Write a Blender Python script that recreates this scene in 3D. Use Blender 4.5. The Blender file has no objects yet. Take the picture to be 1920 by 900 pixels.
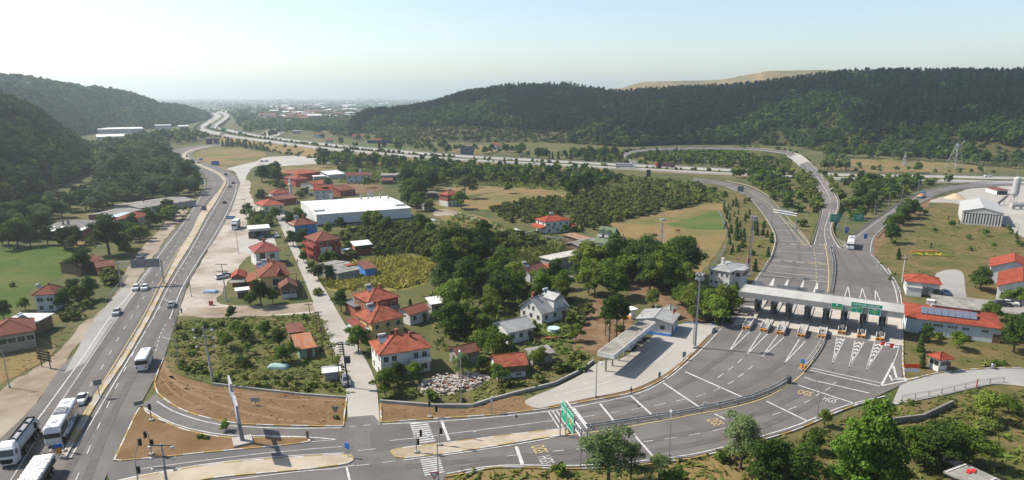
import bpy, bmesh, math, random
import numpy as np
from mathutils import Vector, Matrix, noise as mnoise
from mathutils.geometry import tessellate_polygon
R = math.radians
rnd = random.Random(7)
S = bpy.context.scene
COL = S.collection
# ---------------------------------------------------------------- camera, sky, sun, exposure
FPX, PCX, PCY, CAMH = 1280.0, 960.0, 516.0, 56.0
TILT = math.atan((PCY-178)/FPX)
cam = bpy.data.objects.new('camera', bpy.data.cameras.new('camera'))
COL.objects.link(cam)
cam.location = (0, 0, CAMH)
cam.rotation_euler = (math.pi/2-TILT, 0, 0)
cam.data.sensor_width = 36; cam.data.lens = 24; cam.data.shift_y = 66/1920
cam.data.clip_start = 1; cam.data.clip_end = 40000
S.camera = cam
SUN_EL, SUN_AZ = R(47), R(165)        # azimuth measured from +X towards +Y
W = bpy.data.worlds.new('World'); S.world = W; W.use_nodes = True
wn = W.node_tree; wn.nodes.clear()
sky = wn.nodes.new('ShaderNodeTexSky'); sky.sky_type = 'NISHITA'; sky.sun_disc = False
sky.sun_elevation = SUN_EL; sky.sun_rotation = math.pi/2-SUN_AZ
sky.altitude = 200; sky.air_density = 1.0; sky.dust_density = 1.2; sky.ozone_density = 1.0
bg = wn.nodes.new('ShaderNodeBackground'); bg.inputs[1].default_value = 0.115
wo = wn.nodes.new('ShaderNodeOutputWorld')
wn.links.new(sky.outputs[0], bg.inputs[0]); wn.links.new(bg.outputs[0], wo.inputs[0])
sl = bpy.data.lights.new('sun', 'SUN'); sl.energy = 5.0; sl.angle = R(0.5); sl.color = (1, .93, .82)
so = bpy.data.objects.new('sun', sl); COL.objects.link(so); so.location = (-200, 100, 400)
sdir = Vector((math.cos(SUN_EL)*math.cos(SUN_AZ), math.cos(SUN_EL)*math.sin(SUN_AZ), math.sin(SUN_EL)))
so.rotation_euler = sdir.to_track_quat('Z', 'Y').to_euler()
S.view_settings.view_transform = 'Standard'; S.view_settings.look = 'None'
S.view_settings.exposure = 0.7; S.view_settings.gamma = 1
S.render.engine = 'CYCLES'
S.cycles.max_bounces = 6; S.cycles.diffuse_bounces = 2; S.cycles.transparent_max_bounces = 6
S.cycles.volume_bounces = 1; S.cycles.use_denoising = True
# ---------------------------------------------------------------- photograph point -> place on the ground
ct, st = math.cos(TILT), math.sin(TILT)
def ray(px, py):
    u = (px-PCX)/FPX; v = (py-PCY)/FPX
    return Vector((u, ct-v*st, -st-v*ct))
def G(px, py, z=0.0):
    d = ray(px, py); t = (z-CAMH)/d.z
    return Vector((d.x*t, d.y*t, z))
def AT(px, py, Y):                       # the point seen at px,py that lies Y metres ahead
    d = ray(px, py); t = Y/d.y
    return Vector((d.x*t, Y, CAMH+d.z*t))
def PXM(p):                              # photograph pixels per metre at a place
    return FPX/(p.y*ct-(p.z-CAMH)*st)
def HGT(px, pyb, pyt, z=0):              # height of an upright thing from base and top rows
    b = G(px, pyb, z); return AT(px, pyt, b.y).z-z
# ---------------------------------------------------------------- materials
MATS = {}; ALB = .80
def mat(name, c, c2=None, sc=1.0, rough=.85, c3=None, sc3=.05, metal=0, bump=0, rand=0, stretch=None, spec=.3, lo=.4, hi=.6, emit=0, coord='Object'):
    if name in MATS: return MATS[name]
    m = bpy.data.materials.new(name); m.use_nodes = True; MATS[name] = m
    nt = m.node_tree; N = nt.nodes; L = nt.links
    b = N['Principled BSDF']; b.inputs['Roughness'].default_value = rough; b.inputs['Metallic'].default_value = metal
    b.inputs['Specular IOR Level'].default_value = spec if rough < .8 else .1
    c = tuple(x*ALB for x in c)+(1,)
    if c2: c2 = tuple(x*ALB for x in c2)
    if c3: c3 = tuple(x*ALB for x in c3)
    b.inputs['Base Color'].default_value = c
    m.diffuse_color = c
    out = None
    tc = N.new('ShaderNodeTexCoord'); src = tc.outputs[coord]
    if stretch:
        mp = N.new('ShaderNodeMapping'); mp.inputs['Scale'].default_value = stretch
        L.new(src, mp.inputs[0]); src = mp.outputs[0]
    def layer(prev, col, scale, lo, hi, det=6):
        t = N.new('ShaderNodeTexNoise'); t.inputs['Scale'].default_value = scale; t.inputs['Detail'].default_value = det
        t.inputs['Roughness'].default_value = .65
        L.new(src, t.inputs['Vector'])
        mr = N.new('ShaderNodeMapRange'); mr.inputs[1].default_value = lo; mr.inputs[2].default_value = hi
        L.new(t.outputs[0], mr.inputs[0])
        mx = N.new('ShaderNodeMix'); mx.data_type = 'RGBA'
        L.new(mr.outputs[0], mx.inputs[0])
        if prev is None: mx.inputs[6].default_value = c
        else: L.new(prev, mx.inputs[6])
        mx.inputs[7].default_value = tuple(col)+(1,)
        return mx.outputs[2], t.outputs[0]
    tex = None
    if c2: out, tex = layer(None, c2, sc, lo, hi)
    if c3: out, _ = layer(out, c3, sc3, .45, .65)
    if rand:
        oi = N.new('ShaderNodeObjectInfo'); hs = N.new('ShaderNodeHueSaturation')
        mr = N.new('ShaderNodeMapRange'); mr.inputs[3].default_value = 1-rand; mr.inputs[4].default_value = 1+rand
        L.new(oi.outputs['Random'], mr.inputs[0]); L.new(mr.outputs[0], hs.inputs['Value'])
        if out: L.new(out, hs.inputs['Color'])
        else: hs.inputs['Color'].default_value = c
        out = hs.outputs[0]
    if out: L.new(out, b.inputs['Base Color'])
    if bump and tex:
        bp = N.new('ShaderNodeBump'); bp.inputs['Strength'].default_value = bump; bp.inputs['Distance'].default_value = .3
        L.new(tex, bp.inputs['Height']); L.new(bp.outputs[0], b.inputs['Normal'])
    if emit:
        b.inputs['Emission Color'].default_value = c; b.inputs['Emission Strength'].default_value = emit
    return m
def leafmat(name, c, c2, c3, rand=.25, trans=.25):
    """foliage: clump to clump and tree to tree variation of the leaf colour, some light through the leaves"""
    m = bpy.data.materials.new(name); m.use_nodes = True; MATS[name] = m; m.diffuse_color = tuple(c)+(1,)
    nt = m.node_tree; N = nt.nodes; L = nt.links; N.clear()
    tc = N.new('ShaderNodeTexCoord')
    t = N.new('ShaderNodeTexNoise'); t.inputs['Scale'].default_value = .9; t.inputs['Detail'].default_value = 4
    L.new(tc.outputs['Object'], t.inputs['Vector'])
    mr = N.new('ShaderNodeMapRange'); mr.inputs[1].default_value = .38; mr.inputs[2].default_value = .66
    L.new(t.outputs[0], mr.inputs[0])
    m1 = N.new('ShaderNodeMix'); m1.data_type = 'RGBA'; L.new(mr.outputs[0], m1.inputs[0])
    m1.inputs[6].default_value = tuple(c)+(1,); m1.inputs[7].default_value = tuple(c2)+(1,)
    at = N.new('ShaderNodeAttribute'); at.attribute_name = 'var'
    oi = N.new('ShaderNodeObjectInfo')
    ad = N.new('ShaderNodeMath'); ad.operation = 'ADD'; L.new(at.outputs['Fac'], ad.inputs[0]); L.new(oi.outputs['Random'], ad.inputs[1])
    fr = N.new('ShaderNodeMath'); fr.operation = 'FRACT'; L.new(ad.outputs[0], fr.inputs[0])
    pw = N.new('ShaderNodeMath'); pw.operation = 'POWER'; pw.inputs[1].default_value = 1.8; L.new(fr.outputs[0], pw.inputs[0])
    m2 = N.new('ShaderNodeMix'); m2.data_type = 'RGBA'; L.new(pw.outputs[0], m2.inputs[0])
    L.new(m1.outputs[2], m2.inputs[6]); m2.inputs[7].default_value = tuple(c3)+(1,)
    m7 = N.new('ShaderNodeMath'); m7.operation = 'MULTIPLY'; m7.inputs[1].default_value = 7.31; L.new(fr.outputs[0], m7.inputs[0])
    f2 = N.new('ShaderNodeMath'); f2.operation = 'FRACT'; L.new(m7.outputs[0], f2.inputs[0])
    mv = N.new('ShaderNodeMapRange'); mv.inputs[3].default_value = 1-rand; mv.inputs[4].default_value = 1+rand; L.new(f2.outputs[0], mv.inputs[0])
    hs = N.new('ShaderNodeHueSaturation'); L.new(m2.outputs[2], hs.inputs['Color']); L.new(mv.outputs[0], hs.inputs['Value'])
    d = N.new('ShaderNodeBsdfPrincipled'); d.inputs['Roughness'].default_value = .75; d.inputs['Specular IOR Level'].default_value = .06
    L.new(hs.outputs[0], d.inputs['Base Color'])
    tr = N.new('ShaderNodeBsdfTranslucent'); L.new(hs.outputs[0], tr.inputs[0])
    ms = N.new('ShaderNodeMixShader'); ms.inputs[0].default_value = trans
    L.new(d.outputs[0], ms.inputs[1]); L.new(tr.outputs[0], ms.inputs[2])
    o = N.new('ShaderNodeOutputMaterial'); L.new(ms.outputs[0], o.inputs[0])
    return m
# ---------------------------------------------------------------- mesh builder
class MB:
    def __init__(s): s.v = []; s.f = []; s.m = []
    def add(s, vs, fs, mi=0):
        n = len(s.v); s.v += [tuple(v) for v in vs]
        for f in fs: s.f.append([n+i for i in f]); s.m.append(mi)
        return s
    def quad(s, a, b, c, d, mi=0): return s.add([a, b, c, d], [(0, 1, 2, 3)], mi)
    def box(s, c, sz, rz=0, mi=0, taper=1.0):
        x, y, z = sz[0]/2, sz[1]/2, sz[2]/2; t = taper
        vs = [(-x,-y,-z),(x,-y,-z),(x,y,-z),(-x,y,-z),(-x*t,-y*t,z),(x*t,-y*t,z),(x*t,y*t,z),(-x*t,y*t,z)]
        ca, sa = math.cos(rz), math.sin(rz)
        vs = [(c[0]+a*ca-b*sa, c[1]+a*sa+b*ca, c[2]+d) for a, b, d in vs]
        return s.add(vs, [(3,2,1,0),(4,5,6,7),(0,1,5,4),(1,2,6,5),(2,3,7,6),(3,0,4,7)], mi)
    def prism(s, poly, z0, z1, mi=0, mtop=None):
        n = len(poly)
        a = sum(poly[i][0]*poly[(i+1)%n][1]-poly[(i+1)%n][0]*poly[i][1] for i in range(n))
        if a < 0: poly = poly[::-1]
        vs = [(p[0], p[1], z0) for p in poly]+[(p[0], p[1], z1) for p in poly]
        s.add(vs, [(i, (i+1)%n, n+(i+1)%n, n+i) for i in range(n)], mi)
        tri = tessellate_polygon([[Vector((p[0], p[1], 0)) for p in poly]])
        top = []
        for t in tri:
            A, B, C = (poly[i] for i in t)
            if (B[0]-A[0])*(C[1]-A[1])-(C[0]-A[0])*(B[1]-A[1]) < 0: t = t[::-1]
            top.append(tuple(t))
        s.add([(p[0], p[1], z1) for p in poly], top, mi if mtop is None else mtop)
        s.add([(p[0], p[1], z0) for p in poly], [t[::-1] for t in top], mi)
        return s
    def tube(s, p0, p1, r0, r1=None, n=6, mi=0, cap=True):
        p0, p1 = Vector(p0), Vector(p1); r1 = r0 if r1 is None else r1
        d = (p1-p0).normalized(); a = d.orthogonal().normalized(); b = d.cross(a)
        vs = []
        for p, r in ((p0, r0), (p1, r1)):
            for i in range(n):
                t = 2*math.pi*i/n; vs.append(p+a*(r*math.cos(t))+b*(r*math.sin(t)))
        fs = [(i, (i+1)%n, n+(i+1)%n, n+i) for i in range(n)]
        if cap: fs += [tuple(range(n))[::-1], tuple(range(n, 2*n))]
        return s.add(vs, fs, mi)
    def path(s, pts, r, n=6, mi=0):
        for i in range(len(pts)-1): s.tube(pts[i], pts[i+1], r if not isinstance(r, (list, tuple)) else r[i], r if not isinstance(r, (list, tuple)) else r[i+1], n, mi)
        return s
    def lathe(s, c, prof, n=12, mi=0):
        vs = [(c[0]+r*math.cos(2*math.pi*i/n), c[1]+r*math.sin(2*math.pi*i/n), c[2]+z) for r, z in prof for i in range(n)]
        fs = [(k*n+i, k*n+(i+1)%n, (k+1)*n+(i+1)%n, (k+1)*n+i) for k in range(len(prof)-1) for i in range(n)]
        return s.add(vs, fs, mi)
    def build(s, name, mats, parent=None, smooth=False, loc=None, rz=0):
        me = bpy.data.meshes.new(name); me.from_pydata(s.v, [], s.f)
        if not isinstance(mats, (list, tuple)): mats = [mats]
        for m in mats: me.materials.append(m)
        me.polygons.foreach_set('material_index', s.m)
        if smooth: me.polygons.foreach_set('use_smooth', [True]*len(s.f))
        me.update()
        o = bpy.data.objects.new(name, me); COL.objects.link(o)
        if parent: o.parent = parent
        if loc is not None: o.location = loc
        o.rotation_euler.z = rz
        return o
def tag(o, label, cat, group=None, kind=None):
    if label: o['label'] = label
    if cat: o['category'] = cat
    if group: o['group'] = group
    if kind: o['kind'] = kind
    return o
def empty(name, loc, rz=0, label=None, cat=None, group=None):
    o = bpy.data.objects.new(name, None); COL.objects.link(o); o.empty_display_size = .5
    o.location = loc; o.rotation_euler = (0, 0, rz)
    return tag(o, label, cat, group)
def dup(root, loc, rz=0, sc=None, label=None, group=None):
    def cp(o, par):
        c = o.copy(); COL.objects.link(c)
        if par: c.parent = par
        for ch in o.children: cp(ch, c)
        return c
    r = cp(root, None); r.location = loc; r.rotation_euler = (0, 0, rz)
    if sc is not None: r.scale = (sc, sc, sc) if not isinstance(sc, (tuple, list)) else sc
    if label: r['label'] = label
    if group: r['group'] = group
    return r
def struct(o, label=None): o['kind'] = 'structure'; return o
# ---------------------------------------------------------------- polylines and sheets
def smooth(pts, step=None, n=8, closed=False):
    out = []; P = [tuple(p) for p in pts]; m = len(P)
    rng = range(m if closed else m-1)
    for i in rng:
        p0 = P[(i-1)%m] if closed or i > 0 else P[0]; p1 = P[i]; p2 = P[(i+1)%m]; p3 = P[(i+2)%m] if closed or i+2 < m else P[-1]
        for k in range(n):
            t = k/n
            out.append(tuple(.5*((2*b)+(-a+c)*t+(2*a-5*b+4*c-d)*t*t+(-a+3*b-3*c+d)*t**3) for a, b, c, d in zip(p0, p1, p2, p3)))
    if not closed: out.append(P[-1])
    return out
def resample(pts, n):
    P = [Vector(p) for p in pts]; d = [0]
    for i in range(len(P)-1): d.append(d[-1]+(P[i+1]-P[i]).length)
    out = []; j = 0
    for k in range(n):
        t = d[-1]*k/(n-1)
        while j < len(P)-2 and d[j+1] < t: j += 1
        L_ = d[j+1]-d[j]; out.append(P[j].lerp(P[j+1], (t-d[j])/L_ if L_ else 0))
    return out
def wsub(W_, step, jit=0, closed=True, seed=0):
    r = random.Random(seed+len(W_)); out = []; m = len(W_)
    for i in range(m if closed else m-1):
        a, b = W_[i], W_[(i+1)%m]; k = max(1, int((b-a).length/step))
        for q in range(k):
            p = a.lerp(b, q/k)
            out.append(p+Vector((r.uniform(-jit, jit), r.uniform(-jit, jit), 0)))
    if not closed: out.append(W_[-1])
    return out
def sheet_world(name, P, z, m, thick=0, kind=True):
    mb = MB(); poly = [(p[0], p[1]) for p in P]
    if thick: mb.prism(poly, z-thick, z)
    else:
        tri = tessellate_polygon([[Vector((p[0], p[1], 0)) for p in poly]])
        fs = []
        for t in tri:
            A, B, C = (poly[i] for i in t)
            fs.append(tuple(t) if (B[0]-A[0])*(C[1]-A[1])-(C[0]-A[0])*(B[1]-A[1]) > 0 else tuple(t[::-1]))
        mb.add([(p[0], p[1], z) for p in poly], fs)
    o = mb.build(name, m)
    return struct(o) if kind else o
LAYER = [0.02]
def area(name, px, m, z=None, jit=.5, step=4, sm=4, thick=0):
    """a patch of ground whose outline follows points of the photograph"""
    LAYER[0] += .0004; z = (.03 if z is None else z)+LAYER[0]-.02
    q = smooth(px, n=sm, closed=True) if sm else px
    P = [G(a, b, z) for a, b in q]
    P = wsub(P, step, jit, True, int(px[0][0]))
    return sheet_world(name, P, z, m, thick)
RZ = .16; MZ = .215                                  # height of the road surface
def ribbon(name, left, right, m, z=RZ, zs=None, n=60, skirt=None, skirt_m=None, slope=1.6, deck=None):
    Lp = resample([G(a, b, 0) for a, b in smooth(left)], n) if zs is None else None
    if zs is None:
        L_ = resample([G(a, b, z) for a, b in smooth(left)], n); R_ = resample([G(a, b, z) for a, b in smooth(right)], n)
    else:
        def w(pts):
            q = smooth([(p[0], p[1], zz) for p, zz in zip(pts, zs)])
            return resample([G(a, b, max(c, .1)) for a, b, c in q], n)
        L_ = w(left); R_ = w(right)
    mb = MB()
    mb.add(L_+R_, [(i, n+i, n+i+1, i+1) for i in range(n-1)])
    o = struct(mb.build(name, m))
    if skirt:
        sk = MB()
        for side, A, B in ((1, L_, R_), (-1, R_, L_)):
            top = []; bot = []
            for i in range(n):
                out = (A[i]-B[i]); out.z = 0; out.normalize()
                h = A[i].z
                top.append(A[i]+out*1.2-Vector((0, 0, .05))); b = A[i]+out*(1.2+h*slope); b.z = -.3; bot.append(b)
            Ain = [a-Vector((0, 0, .04)) for a in A]
            f = [(i, n+i, n+i+1, i+1) for i in range(n-1)]
            if side < 0: f = [q[::-1] for q in f]
            sk.add(Ain+top, [q[::-1] for q in f]); sk.add(top+bot, [q[::-1] for q in f])
        struct(sk.build(skirt, skirt_m))
    return L_, R_
def line_world(mb, P, w, z=None, dash=None, mi=0):
    w = w*.8
    """a painted stripe along P (list of Vectors)"""
    d = [0]
    for i in range(len(P)-1): d.append(d[-1]+(P[i+1]-P[i]).length)
    tot = d[-1]
    def at(t):
        for i in range(len(P)-1):
            if t <= d[i+1] or i == len(P)-2:
                L_ = d[i+1]-d[i]; q = P[i].lerp(P[i+1], (t-d[i])/L_ if L_ else 0); T = (P[i+1]-P[i]); T.z = 0
                return q, T.normalized() if T.length else Vector((1, 0, 0))
    segs = []
    if dash:
        t = 0
        while t < tot: segs.append((t, min(t+dash[0], tot))); t += dash[0]+dash[1]
    else: segs = [(0, tot)]
    for a, b in segs:
        k = max(1, int((b-a)/3)); pts = []
        for i in range(k+1):
            q, T = at(a+(b-a)*i/k); nn = Vector((-T.y, T.x, 0))*(w/2); pts.append((q+nn, q-nn))
        for i in range(k): mb.quad(pts[i][1], pts[i+1][1], pts[i+1][0], pts[i][0], mi)
def line(mb, px, w, dash=None, z=MZ, mi=0, sm=True):
    q = smooth(px) if sm and len(px) > 2 else px
    line_world(mb, [G(a, b, z) for a, b in q], w, dash=dash, mi=mi)
def fillpx(mb, px, z=MZ, mi=0):
    P = [G(a, b, z) for a, b in px]; tri = tessellate_polygon([P]); fs = []
    for t in tri:
        A, B, C = (P[i] for i in t)
        fs.append(tuple(t) if (B-A).cross(C-A).z > 0 else tuple(t[::-1]))
    mb.add(P, fs, mi)
# ================================================================ the setting
m_ground = mat('ground_plain', (.06,.08,.025), (.105,.105,.04), .09, .95, (.15,.125,.055), .03, bump=.6)
m_dry = mat('dry_grass', (.165,.098,.05), (.225,.145,.08), .35, .95, (.15,.09,.04), .1, bump=.5, lo=.3, hi=.7)
m_dryfield = mat('dry_field', (.255,.165,.08), (.19,.14,.055), .12, .95, (.10,.12,.035), .028, bump=.5, lo=.35, hi=.65)
m_grass = mat('meadow_grass', (.042,.082,.012), (.07,.108,.018), .25, .95, (.11,.12,.03), .05, bump=.5)
m_lawn = mat('lawn_grass', (.115,.10,.036), (.175,.125,.06), .22, .95, (.085,.095,.026), .06, bump=.5)
m_green = mat('bright_grass', (.055,.11,.02), (.09,.13,.028), .3, .95, (.12,.13,.04), .06)
m_scrub = mat('scrub_ground', (.06,.085,.02), (.12,.125,.04), .3, .95, (.16,.12,.055), .06, bump=.6)
m_orch = mat('orchard_ground', (.10,.09,.04), (.05,.065,.02), .2, .95)
m_gravel = mat('gravel', (.37,.325,.265), (.46,.42,.36), .2, .95, (.26,.215,.16), .075, bump=.3, lo=.3, hi=.7)
m_dirt = mat('dirt', (.29,.235,.175), (.22,.17,.115), .16, .95, (.35,.30,.24), .06, bump=.3)
m_soil = mat('soil', (.15,.085,.045), (.22,.15,.09), .3, .95, bump=.5)
m_asph = mat('asphalt', (.148,.133,.124), (.178,.163,.152), .3, .85, (.118,.107,.101), .06, lo=.3, hi=.7)
m_asphd = mat('dark_asphalt', (.115,.11,.108), (.145,.138,.132), .1, .85, lo=.3, hi=.7)
m_asphl = mat('pale_asphalt', (.30,.285,.265), (.36,.34,.31), .08, .9, (.25,.235,.215), .03, lo=.3, hi=.7)
m_conc = mat('concrete', (.38,.355,.32), (.44,.415,.375), .15, .9, (.36,.335,.30), .05, lo=.3, hi=.7)
m_street = mat('street_concrete', (.36,.335,.30), (.42,.39,.35), .1, .9, (.33,.30,.26), .04, lo=.3, hi=.7)
m_mway = mat('motorway_surface', (.33,.315,.29), (.38,.36,.335), .03, .9)
m_white = mat('white_paint', (.60,.59,.57), (.42,.41,.39), 1.2, .7)
m_yel = mat('yellow_paint', (.62,.46,.16), (.5,.38,.15), .7, .7)
m_kerb = mat('kerb_stone', (.5,.49,.46), (.4,.38,.35), .6, .9)
m_kyel = mat('kerb_yellow', (.46,.31,.09), (.33,.25,.12), .8, .8)
m_kwhite = mat('kerb_white', (.60,.58,.54), (.45,.42,.37), .8, .8)
m_kblue = mat('kerb_blue', (.12,.25,.55), None)
m_isl = mat('island_paving', (.40,.335,.25), (.47,.40,.31), .25, .95, (.30,.24,.16), .1, lo=.3, hi=.7)
m_hill = mat('hill_ground', (.04,.055,.016), (.065,.07,.026), .06, .95, (.10,.085,.035), .015)
m_bare = mat('bare_hill', (.20,.165,.08), (.32,.22,.13), .02, .95, (.14,.14,.05), .008)
m_metal = mat('galvanised_metal', (.38,.39,.40), (.46,.46,.46), 1, .5, metal=.6)
m_dark = mat('dark_metal', (.05,.05,.055), None, rough=.6)
m_conc2 = mat('cast_concrete', (.33,.32,.295), (.40,.385,.355), .5, .9, (.26,.25,.225), .15)

# ground: one sheet to the horizon
mb = MB(); mb.quad((-8500,-300,0), (8500,-300,0), (8500,9000,0), (-8500,9000,0))
struct(mb.build('ground', m_ground))

# ---- patches of ground
GL = {}
area('meadow', [(-30,480),(45,468),(135,460),(150,480),(136,505),(100,524),(58,545),(20,590),(-40,640)], m_grass)
area('dry_field', [(-40,396),(60,372),(160,352),(225,345),(235,352),(150,372),(60,392),(-40,420)], m_dryfield)
area('yard', [(118,442),(160,430),(178,440),(150,462),(112,458)], m_dryfield)
area('dirt_verge', [(-140,960),(0,830),(60,765),(108,695),(150,645),(198,602),(240,548),(274,503),(311,448),(345,404),(360,380),(352,372),(325,395),(300,430),(262,470),(246,495),(228,530),(208,560),(180,590),(150,612),(108,660),(60,695),(10,725),(-60,790),(-160,880)], m_dirt, z=.07)
area('verge', [(0,640),(70,630),(105,655),(60,690),(0,720),(-60,760),(-60,660)], m_dryfield, z=.05)
area('gravel_lot', [(447,345),(455,335),(470,342),(468,360),(478,385),(470,405),(462,425),(476,440),(512,447),(515,470),(470,478),(445,505),(432,525),(418,545),(412,570),(500,573),(590,568),(600,585),(480,592),(420,596),(345,592),(335,590),(350,545),(368,505),(402,445),(432,383)], m_gravel, z=.09)
area('yard_paving', [(457,443),(508,440),(512,470),(452,474)], m_conc, z=.1, jit=.1)
area('scrub', [(345,590),(430,596),(520,590),(590,588),(612,605),(632,655),(650,700),(652,745),(560,740),(400,722),(318,695),(312,668),(325,625)], m_scrub, z=.08)
area('verge', [(308,668),(320,698),(400,723),(560,740),(655,744),(650,765),(645,797),(600,799),(500,797),(430,792),(350,772),(302,742),(288,714),(298,685)], m_dry, z=.10)
area('grass_island', [(360,292),(380,282),(420,277),(470,280),(500,290),(478,305),(440,309),(405,309),(372,300)], m_dryfield, z=.05)
area('gravel_lot', [(478,303),(500,295),(560,292),(600,297),(592,303),(540,308),(490,310),(470,318),(458,340),(450,342),(440,322),(425,318),(440,312)], m_conc, z=.11)
area('grass_island', [(405,312),(430,313),(428,320),(418,320)], m_dryfield, z=.06)
area('dry_field', [(510,312),(560,306),(600,306),(640,315),(560,325),(515,322)], m_dryfield, z=.05)
area('dry_field', [(455,345),(500,345),(545,352),(560,370),(520,375),(480,372),(462,365)], m_lawn, z=.05)
area('dry_field', [(650,345),(700,346),(718,352),(690,362),(652,358)], m_dry, z=.06)
area('dry_field', [(830,368),(880,372),(940,358),(1010,350),(1080,362),(1060,372),(990,382),(930,392),(870,395),(900,405),(940,425),(965,437),(900,432),(860,425),(815,400)], m_dryfield, z=.06)
area('dirt_path', [(815,395),(838,392),(870,400),(905,412),(940,428),(962,436),(950,438),(915,424),(880,410),(840,404),(815,405)], m_dirt, z=.10, jit=.2)
area('dry_field', [(810,352),(870,345),(940,352),(930,360),(870,366),(825,362)], m_dryfield, z=.05)
area('dry_field', [(1190,350),(1240,345),(1280,352),(1285,362),(1240,366),(1200,362)], m_dryfield, z=.055)
area('dry_field', [(1130,425),(1180,412),(1240,398),(1300,388),(1345,378),(1365,400),(1362,440),(1340,480),(1300,520),(1240,510),(1200,482),(1165,452)], m_dryfield, z=.06)
area('bright_field', [(1253,419),(1300,406),(1347,396),(1362,413),(1362,431),(1312,430),(1262,424)], m_green, z=.09, sm=0, jit=1.2)
m_cornf = mat('corn_ground', (.24,.20,.06), (.17,.165,.04), .3, .95)
area('corn_field', [(625,500),(700,485),(770,480),(815,488),(812,512),(790,535),(740,545),(690,540),(640,548),(605,535)], m_cornf, z=.05)
area('corn_field', [(925,485),(980,470),(1040,460),(1080,470),(1060,490),(1010,500),(950,500)], m_dryfield, z=.05)
area('dirt_track', [(1000,530),(1050,512),(1110,498),(1150,490),(1195,478),(1235,485),(1250,495),(1200,498),(1150,500),(1110,508),(1060,522),(1010,545)], m_gravel, z=.10)
area('bare_soil', [(1085,575),(1130,560),(1180,590),(1180,630),(1140,665),(1100,680),(1070,665),(1080,625)], m_soil, z=.06)
area('lawn', [(1008,595),(1040,590),(1055,610),(1045,640),(1010,660),(985,650),(990,625)], m_green, z=.06)
area('bare_soil', [(1180,530),(1290,520),(1330,560),(1330,600),(1280,600),(1240,570),(1200,560)], m_soil, z=.05)
area('verge', [(1350,480),(1370,400),(1365,360),(1400,364),(1435,400),(1452,436),(1446,475),(1425,512),(1405,530),(1390,520),(1360,505)], m_lawn, z=.05)
area('grass', [(1400,360),(1460,340),(1530,350),(1538,400),(1525,450),(1490,430),(1455,390)], m_scrub, z=.05)
area('dry_field', [(1550,300),(1640,298),(1740,302),(1840,312),(1835,322),(1740,322),(1640,322),(1570,318)], m_dryfield, z=.05)
area('dry_field', [(835,278),(900,272),(950,275),(930,284),(870,288)], m_dryfield, z=.04)
area('dry_field', [(560,268),(700,272),(760,276),(740,284),(640,276)], m_grass, z=.04)
area('lawn', [(1640,470),(1690,410),(1740,385),(1800,378),(1880,420),(1920,440),(1990,480),(1960,520),(1850,500),(1810,510),(1760,508),(1700,515),(1690,520)], m_lawn, z=.06)
area('yard_paving', [(1740,378),(1795,362),(1840,352),(1990,355),(1990,470),(1920,445),(1880,420),(1860,400),(1795,382)], m_street, z=.10)
area('verge', [(1690,545),(1760,505),(1810,510),(1850,500),(1990,520),(1990,700),(1920,690),(1850,690),(1760,697),(1705,712),(1694,650)], m_lawn, z=.07)
area('yard_paving', [(1756,512),(1802,508),(1812,550),(1830,560),(1990,575),(1990,600),(1830,580),(1770,570),(1760,540)], m_asphl, z=.11, jit=.1)
area('dirt_verge', [(1600,450),(1660,412),(1740,372),(1745,380),(1690,425),(1645,470),(1650,500),(1690,548),(1696,600),(1685,560),(1640,480)], m_dry, z=.08)
area('verge', [(1480,760),(1560,790),(1600,770),(1680,762),(1780,742),(1840,728),(1990,735),(1990,905),(1700,905),(1560,900),(1400,905),(1300,905),(1350,850),(1440,820)], m_lawn, z=.05)
area('verge', [(815,930),(835,893),(880,884),(940,876),(1080,880),(1200,873),(1300,860),(1400,835),(1450,830),(1400,930)], m_dryfield, z=.06)
area('grass', [(715,745),(790,740),(880,760),(990,735),(1110,678),(1130,665),(1080,660),(990,690),(880,720),(720,725)], m_scrub, z=.06)
area('verge', [(714,756),(815,765),(885,765),(922,753),(967,741),(1007,767),(1000,771),(935,777),(835,784),(760,789),(714,791)], m_dry, z=.12)
area('meadow', [(930,262),(1000,258),(1170,272),(1165,282),(1000,282)], m_scrub, z=.04)
area('grass', [(1180,288),(1300,283),(1470,288),(1490,305),(1480,320),(1300,318),(1220,312),(1185,300)], m_scrub, z=.04)

# ---- roads
highwayL = [(-140,960),(-60,880),(0,822),(67,758),(110,693),(160,643),(200,600),(240,550),(274,505),(311,452),(345,412),(362,388),(382,358),(389,343),(384,331),(362,317),(330,302),(313,292),(318,285),(335,279),(360,274.5),(390,271),(425,268)]
highwayR = [(150,1000),(185,925),(212,864),(262,761),(287,715),(307,672),(330,602),(355,522),(380,480),(404,447),(432,397),(446,357),(450,343),(443,331),(421,317.5),(395,308),(372,301),(360,293),(362,286),(375,280.5),(397,275.5),(425,272)]
ribbon('road', highwayL, highwayR, m_asph, n=90)
plaza = [(560,960),(205,960),(210,866),(262,760),(292,738),(312,756),(350,774),(430,794),(500,799),(600,801),(645,798),(652,782),(700,778),(712,792),(760,790),(835,785),(935,778),(1007,769.5),(1050,763),(1110,752),(1190,735),(1250,705),(1305,655),(1345,612),(1392,568),(1428,510),(1446,485),(1457,453),(1521,463),(1523,456),(1545,440),(1576,463),(1595,448),(1630,472),(1665,505),(1683,538),(1690,570),(1692,640),(1692,707),(1700,717),(1640,745),(1580,766),(1500,800),(1450,816),(1370,839),(1300,856),(1200,869),(1080,876),(940,873),(880,883),(835,891),(810,960)]
sheet_world('road', [G(a, b, RZ+.003) for a, b in plaza], RZ+.003, m_asph)
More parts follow.
